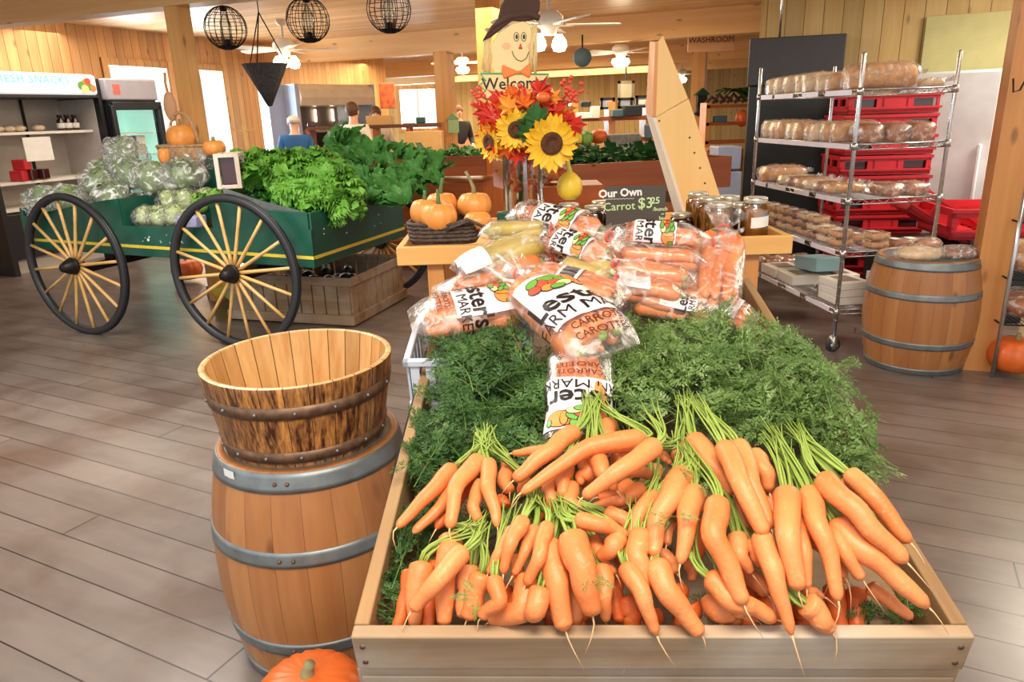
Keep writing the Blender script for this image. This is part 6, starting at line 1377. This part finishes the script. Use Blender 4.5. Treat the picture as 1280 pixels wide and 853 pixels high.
bag_px((870, 372), (945, 405), .06, .02, 50, .07, 'clear bag of carrots lowest at the right against the crate side', seed=18, lab_t=(.3, .65), text=False, ncar=6)
bag_px((640, 400), (560, 352), .07, .07, 70, .08, 'clear bag of carrots buried low in the left of the heap', seed=19, lab=False)
bag_px((760, 400), (640, 330), .06, .08, 80, .09, 'clear bag of carrots buried in the middle of the heap', seed=20, lab=False)
bag_px((860, 330), (760, 300), .09, .12, 60, .09, 'clear bag of carrots buried under the right heap', seed=21, lab=False)
bag_px((740, 300), (640, 300), .14, .15, 60, .09, 'clear bag of carrots buried under the topmost bags', seed=22, lab=False)
bag_px((850, 360), (790, 400), .03, .02, 80, .09, 'clear bag of carrots buried low at the right behind the leaves', seed=23, lab=False)
# ------------------------------------------------------------------ on the tray
def on_tray(px, py, y): q = at_y(px, py, y); return Vector((q.x, y, ZF))
# basket of pumpkins (left)
q = at_y(556, 292, 2.42); bx, bw = q.x, at_y(600, 292, 2.42).x-at_y(513, 292, 2.42).x
e = empty('wicker_tray', (bx, 2.47, ZF+.045), R(-4), 'dark wicker tray basket with a looped handle on the left side tray', 'basket')
def rrect(L, w, r, n=8):
    P = []
    for cx, cy, a0 in ((L/2-r, w/2-r, 0), (-L/2+r, w/2-r, PI/2), (-L/2+r, -w/2+r, PI), (L/2-r, -w/2+r, 1.5*PI)):
        for k in range(n+1): a = a0+PI/2*k/n; P.append((cx+r*math.cos(a), cy+r*math.sin(a)))
    return P
def rings_mb(rings): 
    m = MB(); n = len(rings[0]); V = [v for r_ in rings for v in r_]; m.add(V, [(i*n+k, i*n+(k+1) % n, (i+1)*n+(k+1) % n, (i+1)*n+k) for i in range(len(rings)-1) for k in range(n)]+[tuple(range(n-1, -1, -1)), tuple((len(rings)-1)*n+k for k in range(n))]); return m
pr = [(0, .94, .0), (.02, .97, 0), (.068, 1.0, 0), (.068, .95, 0), (.012, .9, 0)]
rings_mb([[(x*s, y*s, z) for x, y in rrect(bw, .22, .05)] for z, s, _ in pr]).build('woven_body', M['wicker'], e)
for z, s in ((.068, 1.0), (.055, .995), (.042, .988), (.029, .98), (.016, .97)):
    m = MB(); P = rrect(bw*s, .22*s, .05, 10); m.tube([(x, y, z+.0015*math.sin(i*1.9)) for i, (x, y) in enumerate(P)]+[(P[0][0], P[0][1], z)], .006, 6); m.build('woven_band', M['wicker'], e)
m = MB(); m.tube([(.02, -.11, .05), (.05, -.125, .07), (.09, -.13, .085), (.14, -.12, .06), (.17, -.10, .05)], .006, 6); m.tube([(-.02+.04, -.115, .045), (.04, -.13, .06), (.09, -.135, .078)], .004, 6); m.build('handle', M['wicker'], e)
BZ = ZF+.06
def pk(px, py, y, r, h, label, lean=0, stem=.05, rot=None, mat='pumpkin', smat='stem'): 
    q = at_y(px, py, y); return pumpkin((q.x, y, q.z-h/2), r, h, label, mat, 12, stem, lean, 'pumpkin', 'small pumpkins in the wicker tray', .035, smat, rot=rot, sr=.007)
pk(549, 271, 2.40, .060, .108, 'small pumpkin at the front of the wicker tray with an upright green stem', 0, .045, smat='stemg')
pk(532, 265, 2.45, .052, .105, 'small pumpkin at the far left of the wicker tray', .1, .03, smat='stemg')
pk(552, 256, 2.55, .056, .10, 'small pumpkin at the back of the wicker tray with a dark stem', .2, .05, smat='stemg')
pk(593, 256, 2.52, .060, .10, 'larger pumpkin at the back right of the tray with a tall leaning stem', -.35, .07)
pk(597, 276, 2.42, .048, .07, 'orange squash lying on its side at the right of the wicker tray', 0, 0)
pk(556, 292, 2.41, .034, .05, 'deep orange mini pumpkin behind the handle of the wicker tray', 0, .01, mat='pumpkin_d')
# vase with arrangement
qv = at_y(655, 250, 2.62); VZ = ZF; vr = 25*2.75/FPX*.95; vtop = at_y(655, 178, 2.62).z
e = empty('glass_vase', (qv.x, 2.62, VZ), 0, 'tall clear glass vase filled with red berries behind the carrot bags', 'vase')
vh = vtop-VZ
m = MB(); m.lathe([(0, 0), (vr, 0), (vr, vh)], 40); m.F = m.F[:-1]; m.I = m.I[:-1]; m.build('glass_wall', M['glass'], e)
for k in range(5):
    a = R(-150+k*32); m = MB(); m.grid(lambda u, v: Vector((math.cos(a+(u-.5)*.2)*(vr-.006), math.sin(a+(u-.5)*.2)*(vr-.006), .02+v*(vh-.03))), 2, 6)
    m.build('foil_strip', M['silver'], e) if k in (0, 2, 4) else None
rg = random.Random(8)
m = MB()
for k in range(110):
    a = rg.uniform(0, 6.28); q = math.sqrt(rg.random())*(vr-.018); m.sphere((q*math.cos(a), q*math.sin(a), .02+rg.random()**1.3*(vh-.05)), rg.uniform(.006, .011), 8, 6)
o = m.build('berry_filling', M['berry']); o.location = e.location; tag(o, 'loose red berries filling the tall glass vase', 'berries', kind='stuff')
# autumn bouquet
bo = empty('autumn_bouquet', (qv.x, 2.62, vtop), 0, 'bouquet of orange and red silk leaves with sunflowers in the glass vase', 'bouquet')
def maple(m, p, d, n, s, mi):
    d = d.normalized(); n = (n-n.dot(d)*d).normalized(); t = d.cross(n); pts = []
    for a, r in [(0, 1), (16, .55), (38, .85), (52, .5), (72, .75), (95, .38), (125, .45), (180, .15)]:
        pts.append((math.cos(R(a))*r, math.sin(R(a))*r))
    poly = pts+[(x, -y) for x, y in pts[-2:0:-1]]; V = [p+d*.0]+[p+(d*x+t*y)*s+n*(s*.18*math.sin(x*3+y*5)) for x, y in poly]; k = len(poly)
    m.mi = mi; m.add([p+n*s*.06]+V[1:], [(0, i+1, (i+1) % k+1) for i in range(k)])
m = MB(); cen = at_y(654, 153, 2.62)-Vector((qv.x, 2.62, vtop))
pxs = 2.75/FPX
for k in range(230):
    a = rg.uniform(0, 2*PI); q = rg.uniform(.35, 1.0)
    c = Vector((math.cos(a)*q*60*pxs, rg.uniform(-.16, .10), math.sin(a)*q*37*pxs)); c.x += (4)*pxs
    d = Vector((c.x, rg.uniform(-.06, .03), c.z*1.0+rg.uniform(-.04, .05))); nrm = Vector((rg.uniform(-.6, .6), -1, rg.uniform(-.2, .9)))
    maple(m, cen+c*.86, d, nrm, rg.uniform(.035, .062), rg.choice([0, 0, 0, 1, 1, 2]) if c.x < 0.03 else rg.choice([1, 1, 0, 2, 1]))
m.build('silk_leaves', [M['lf_o'], M['lf_r'], M['lf_y']], bo, False)
m = MB()
for k in range(7): maple(m, cen+Vector((rg.uniform(.0, .05), -.15-.01*k, rg.uniform(-.06, .02))), Vector((rg.uniform(-.4, .4), 0, 1)), Vector((0, -1, .3)), .07, 0)
m.build('green_leaves', M['darkveg'], bo, False)
m = MB()
for (x, z) in [(-.0, .1), (.2, .09), (.22, .07), (.19, .12), (-.2, .1), (-.21, .08), (-.05, -.10), (.0, -.12), (.24, .1)]:
    m = MB(); m.tube([cen+Vector((x*.3, 0, z*.4)), cen+Vector((x*.75, -.05, z))], .002, 4)
    for k in range(6): m.sphere(cen+Vector((x*.75+rg.uniform(-.02, .02), -.05, z+rg.uniform(-.02, .02))), .008, 8, 6)
    m.build('berry_sprig', M['berry'], bo)
def sunflower(px, py, r, y, tilt, yaw, pet=20):
    q = at_y(px, py, y)-Vector((qv.x, 2.62, vtop)); T = Matrix.Translation(q) @ Matrix.Rotation(yaw, 4, 'Z') @ Matrix.Rotation(tilt, 4, 'X')
    m = MB()
    for k in range(pet*2):
        a = 2*PI*k/(pet*2)+rg.uniform(-.06, .06); L = r*rg.uniform(.85, 1.08); d = Vector((math.cos(a), 0, math.sin(a))); s = Vector((-math.sin(a), 0, math.cos(a)))
        off = -.004 if k % 2 else .004; cup = rg.uniform(-.012, .004)
        def fn(u, v): w = r*.16*math.sin(PI*min(1, u*.85+.12)); return T @ (d*(r*.34+(L-r*.34)*u)+s*((v*2-1)*w)+Vector((0, off+cup*u*u*2-.002*abs(v*2-1), 0)))
        m.grid(fn, 4, 2)
    fl = m.build('sunflower', M['sun'], bo)
    m = MB(); m.lathe([(0, -.004), (r*.42, 0), (r*.40, .012), (r*.22, .012), (r*.2, .008), (0, .010)], 24); 
    m.build('flower_centre', M['sunc'], fl, xf=T @ Matrix.Rotation(R(90), 4, 'X'))
sunflower(645, 162, 22*pxs, 2.45, R(5), R(5)); sunflower(689, 179, 31*pxs*.95, 2.42, R(10), R(12)); sunflower(613, 178, 21*pxs, 2.5, R(5), R(-50), 18)
q = at_y(679, 122, 2.46); m = MB(); m.sphere(q-Vector((qv.x, 2.62, vtop)), (.024, .022, .02), 20, 10, lambda d: 1-.08*abs(math.cos(4*math.atan2(d.y, d.x)))); m.build('tiny_pumpkin', M['pumpkin_d'], bo)
m = MB()
for k in range(9): m.tube([Vector((rg.uniform(-.02, .02), rg.uniform(-.02, .02), -vh*.8)), Vector((rg.uniform(-.03, .03), 0, 0)), cen*.7+Vector((rg.uniform(-.1, .1), -.02, -.02))], .004, 6)
m.build('flower_stems', M['stemg'], bo)
# scarecrow sign on a stick
ys = 2.78
def P2(px, py): q = at_y(px, py, ys); return (q.x, q.z)
sc0 = at_y(640, 150, ys); scr = empty('scarecrow_sign', (sc0.x, ys, ZF), 0, 'flat painted scarecrow with brown felt hat holding a welcome board', 'decoration')
def flat(name, pts, y, th, mat, parent=None, bevel=0): return xzprism([(x-sc0.x, z-ZF) for x, z in [P2(*p) for p in pts]], y, y+th).build(name, M[mat], parent or scr, bevel=bevel)
flat('head', [(612, 60), (622, 42), (640, 30), (655, 26), (663, 32), (668, 50), (669, 72), (662, 90), (645, 97), (622, 95), (611, 80)], -.01, .022, 'cream', bevel=.003)
hd = [o for o in scr.children][0]
flat('hat', [(603, 52), (612, 36), (622, 24), (626, 8), (634, -6), (652, -10), (668, -4), (675, 2), (674, 14), (668, 24), (656, 27), (640, 26), (622, 40), (612, 48)], -.022, .036, 'hat', bevel=.006)
flat('hat_brim', [(603, 53), (618, 36), (640, 24), (662, 22), (673, 27), (676, 20), (660, 14), (636, 17), (614, 33)], -.03, .04, 'hat', bevel=.006)
for x0, x1, y0 in ((605, 614, 45), (664, 671, 30)):
    m = MB()
    for k in range(16): 
        a = P2(rg.uniform(x0, x1), y0+rg.uniform(0, 6)); b = P2(rg.uniform(x0-3, x1), rg.uniform(84, 100)); m.tube([(a[0]-sc0.x, -.012, a[1]-ZF), ((a[0]+b[0])/2-sc0.x+rg.uniform(-.01, .01), -.016, (a[1]+b[1])/2-ZF), (b[0]-sc0.x, -.012, b[1]-ZF)], .0022, 4)
    m.build('straw_hair', M['straw'], scr)
def dsc(name, px, py, rx, ry, mat, y=-.0115, par=None):
    q = P2(px, py); m = MB(); n = 16; m.add([(q[0]-sc0.x+rx*pxs*math.cos(2*PI*k/n), y, q[1]-ZF+ry*pxs*math.sin(2*PI*k/n)) for k in range(n)], [tuple(range(n))]); return m.build(name, M[mat], hd, False)
for x in (645.5, 654.5): dsc('eye', x, 46.5, 3.2, 5.2, 'ink', -.0112); dsc('eye', x, 46.5, 2.4, 4.4, 'cream', -.0116); dsc('eye', x+.3, 46.5, 1.5, 2.8, 'ink', -.012)
for x in (633, 664): dsc('cheek', x, 58, 5, 4, 'blush', -.0111) if 'blush' in M else None
flat('nose', [(650.5, 54), (648, 61.5), (653, 61.5)], -.013, .002, 'p_rd')
m = MB(); m.tube([(P2(x, y)[0]-sc0.x, -.012, P2(x, y)[1]-ZF) for x, y in [(640, 64), (642, 70), (646, 75), (652, 77), (658, 73), (661, 65)]], .0012, 5); m.build('smile', M['ink'], hd)
flat('bow_tie', [(628, 81), (634, 84), (646, 89), (650, 89), (662, 79), (664, 92), (661, 98), (651, 92), (645, 93), (630, 99), (627, 90)], -.024, .012, 'bow', bevel=.004)
wb = flat('welcome_board', [(600, 93), (683, 93), (687, 96), (680, 103), (684, 112), (676, 122), (610, 124), (600, 118), (606, 110), (599, 103), (604, 98)], -.016, .014, 'cream', bevel=.002)
m = MB()
zz = [(600, 92), (686, 93), (682, 101), (686, 108), (680, 114)]; m.tube([(P2(*p)[0]-sc0.x, -.018, P2(*p)[1]-ZF) for p in zz], .003, 5)
zz = [(600, 92), (607, 101), (599, 107), (607, 114), (600, 120), (610, 126)]; m.tube([(P2(*p)[0]-sc0.x, -.018, P2(*p)[1]-ZF) for p in zz], .003, 5); m.build('green_zigzag_trim', M['greenp'], scr)
q = P2(642, 105); sign_text('Welcome', 19*pxs, M['ink'], scr, 'lettering', (q[0]-sc0.x, 0, q[1]-ZF), .012*0.05, y=-.018)
m = MB(); m.bar((0, .012, 0), (0, .012, P2(640, 90)[1]-ZF), .02, .01, (0, 1, 0)); m.build('stick', M['pine'], scr)
# jars
def jar(px, pytop, y, r, h, label, fill='honey', labl=False, name='preserve_jar', z=None, group='jars of preserve on the tray'):
    q = at_y(px, pytop, y); z0 = q.z-h if z is None else z; e = empty(name, (q.x, y, z0), random.Random(px).uniform(-.3, .3), label, 'jar', group)
    m = MB(); pr = [(0, 0), (r*.9, 0), (r, .008), (r, h*.70), (r*.93, h*.78), (r*.80, h*.84), (r*.80, h*.90)]; m.lathe(pr, 32); m.build('jar_body', M['glassj'], e)
    m = MB(); k = .97; m.lathe([(0, .003), (r*.9*k, .003), (r*k, .01), (r*k, h*.69), (r*.9*k, h*.77), (0, h*.78)], 32); m.build('preserve', M[fill], e)
    m = MB(); m.lathe([(0, h*.86), (r*.86, h*.86), (r*.87, h*.88), (r*.86, h*.9), (r*.87, h*.93), (r*.85, h*.985), (r*.78, h), (r*.76, h*.992), (0, h*.992)], 32); lid = m.build('lid', M['lidm'], e)
    m = MB(); m.lathe([(0, h*.99), (r*.74, h*.99), (r*.74, h*.998), (0, h*.998)], 32); m.build('lid_disc', M['lidw'], lid)
    if labl:
        m = MB(); m.grid(lambda u, v: Vector((math.sin((u-.5)*1.5+.25)*(r+.001), -math.cos((u-.5)*1.5+.25)*(r+.001), h*.32+v*h*.24+.006*u)), 12, 2); m.build('jar_label', M['paper'], e)
    return e
M['glassj'] = glassy('jar_glass', (246, 240, 226), .35)
jr = .043
jar(945, 246, 2.42, .045, .145, 'tall amber jar with a white label at the right end of the tray', labl=True)
jar(900, 252, 2.44, .046, .135, 'amber jar at the front of the cluster, its lid nearest the camera', )
jar(873, 240, 2.66, .042, .13, 'amber jar at the back left of the right cluster', )
jar(887, 246, 2.55, .043, .135, 'amber jar second from the left in the right cluster', )
jar(912, 244, 2.60, .042, .14, 'amber jar behind the front one, left of the labelled jar', )
jar(926, 253, 2.52, .036, .13, 'dark brown jar between the cluster and the labelled jar', 'jam', True)
jar(852, 266, 2.56, .042, .09, 'low dark jar beside the chalk sign on its right', 'jam')
jar(711, 254, 2.60, .042, .10, 'dark jar carrying the yellow gourd', 'jam')
jar(724, 263, 2.50, .042, .09, 'dark jar in front of the gourd jar', 'jam')
jar(744, 257, 2.56, .044, .10, 'dark jar touching the left side of the chalk sign', 'jam')
jar(752, 251, 2.68, .042, .10, 'dark jar at the back behind the one touching the chalk sign', 'jam')
# yellow gourd
q = at_y(712, 250, 2.60); e = empty('yellow_gourd', (q.x, 2.60, q.z), 0, 'small yellow gourd with an upright green neck standing on a jar lid', 'gourd')
hg = at_y(712, 216, 2.60).z-q.z; m = MB(); m.lathe([(0, 0), (.022, .002), (.04, .02), (.045, hg*.45), (.040, hg*.75), (.025, hg*.93), (.012, hg*1.03), (0, hg*1.04)], 28, fn=lambda t, z: 1+.02*math.cos(8*t)); m.build('flesh', M['gourd'], e)
m = MB(); m.tube([(0, 0, hg*.98), (0, 0, hg*1.1), (-.004, 0, hg*1.28), (-.007, 0, hg*1.42)], [.013, .009, .007, .008], 8); m.build('stem', plain('lime_stem', (200, 196, 80), .5), e)
# small packet by vase
q = at_y(634, 272, 2.5); o = MB().box((0, 0, 0), (.07, .03, .06)).build('seed_packet', M['cart'], loc=q+Vector((0, 0, -.01)), bevel=.004); tag(o, 'small dark green packet at the foot of the glass vase', 'packet')
# candy jars behind vase (round clear jar of sweets)
q = at_y(696, 212, 3.1); e = empty('sweet_jar', (q.x, 3.1, q.z-.06), 0, 'clear jar of red and pale sweets behind the sunflowers', 'jar'); MB().lathe([(0, 0), (.06, 0), (.06, .11), (.05, .12), (0, .12)], 24).build('jar_body', M['glassj'], e); m = MB()
for k in range(40): m.mi = k % 3; a = rg.uniform(0, 6.28); m.sphere((.045*math.cos(a), .045*math.sin(a), .012+rg.random()*.09), .012, 8, 6)
m.build('sweets', [M['berry'], M['p_yl'], M['p_or']], e)
st = MB(); st.box((0, 0, (q.z-.062)/2), (.30, .25, q.z-.062)); o = st.build('display_plinth', M['redwood'], loc=(q.x+.04, 3.15, 0), bevel=.005); tag(o, 'dark red-brown plinth behind the vase holding the sweet jar', 'plinth')
# chalk sign
a = at_y(758, 234, 2.44); b = at_y(833, 233, 2.44); sw = b.x-a.x; sh = .20
e = empty('chalk_price_sign', ((a.x+b.x)/2, 2.44, a.z-sh), R(-2), 'dark chalkboard reading Our Own Carrot $3.25 bunch or bag', 'sign', rot=(R(-4), 0, R(-2)))
MB().box((0, 0, sh/2), (sw, .008, sh)).build('slate', M['board'], e, bevel=.002)
def ct(s, size, x, z, mt, b=.001, rot=0): sign_text(s, size, M[mt], e, 'lettering', (x, 0, z), b, y=-.0052, rot=rot)
ct('Our Own', .036, -.052, sh-.022, 'chalk', .0012, R(2)); m = MB(); m.tube([(-.108+.006*k, -.005, sh-.042+.002*(k % 2)) for k in range(18)], .0009, 4); m.build('underline', M['chalk'], e)
ct('Carrot ..', .038, -.042, sh-.066, 'chalkg', .0002, R(2)); ct('$3', .05, .032, sh-.058, 'chalkg', .0004); ct('.25', .03, .062, sh-.050, 'chalkg', .0006); ct('/bunch', .018, .082, sh-.078, 'chalkg', .0004); ct('or', .011, .09, sh-.094, 'chalkg', .0003); ct('bag', .018, .09, sh-.108, 'chalkg', .0004)
# leaning pine board trough
yb = 2.95
bo2 = empty('leaning_pine_trough', (at_y(876, 262, yb).x, yb, ZF-.03), 0, 'tall trough of new pine boards leaning behind the jars with a pointed top', 'stand')
O = bo2.location.copy()
def Lq(px, py, y): q = at_y(px, py, y)-O; return (q.x, q.y, q.z)
def slab(name, front, mat, d=.016):  # front polygon in pixels at depth yb, thickness d
    F_ = [Vector(Lq(x, y, yb)) for x, y in front]; n = len(F_); m = MB()
    m.add(F_+[v+Vector((0, d, 0)) for v in F_], [tuple(range(n-1, -1, -1)), tuple(range(n, 2*n))]+[(i, (i+1) % n, n+(i+1) % n, n+i) for i in range(n)]); m.build(name, M[mat], bo2, False)
slab('lower_board', [(820, 147), (861, 124), (901, 248), (905, 266), (862, 280)], 'pinez'); slab('upper_board', [(823, 52), (829, 45), (860, 123), (820, 146)], 'pinez')
def side(name, a, b, c_, d_, mat, dep=.12):
    F_ = [Vector(Lq(*a, yb)), Vector(Lq(*b, yb)), Vector(Lq(*c_, yb+dep)), Vector(Lq(*d_, yb+dep))]; m = MB(); t = Vector((-.012, .004, 0)); m.add(F_+[v+t for v in F_], [(0, 1, 2, 3), (7, 6, 5, 4), (0, 4, 5, 1), (1, 5, 6, 2), (2, 6, 7, 3), (3, 7, 4, 0)]); m.build(name, M[mat], bo2, False)
side('lower_side', (820, 147), (862, 280), (850, 276), (811, 141), 'pinelight'); side('upper_side', (823, 52), (820, 146), (811, 141), (816, 52), 'post2')
m = MB()
for x, y in [(862, 172), (868, 191), (875, 210), (881, 229), (824, 151)]: p = Vector(Lq(x, y, yb)); m.tube([p+Vector((0, .004, 0)), p+Vector((0, -.002, 0))], .004, 8)
m.build('screw', M['rust'], bo2)
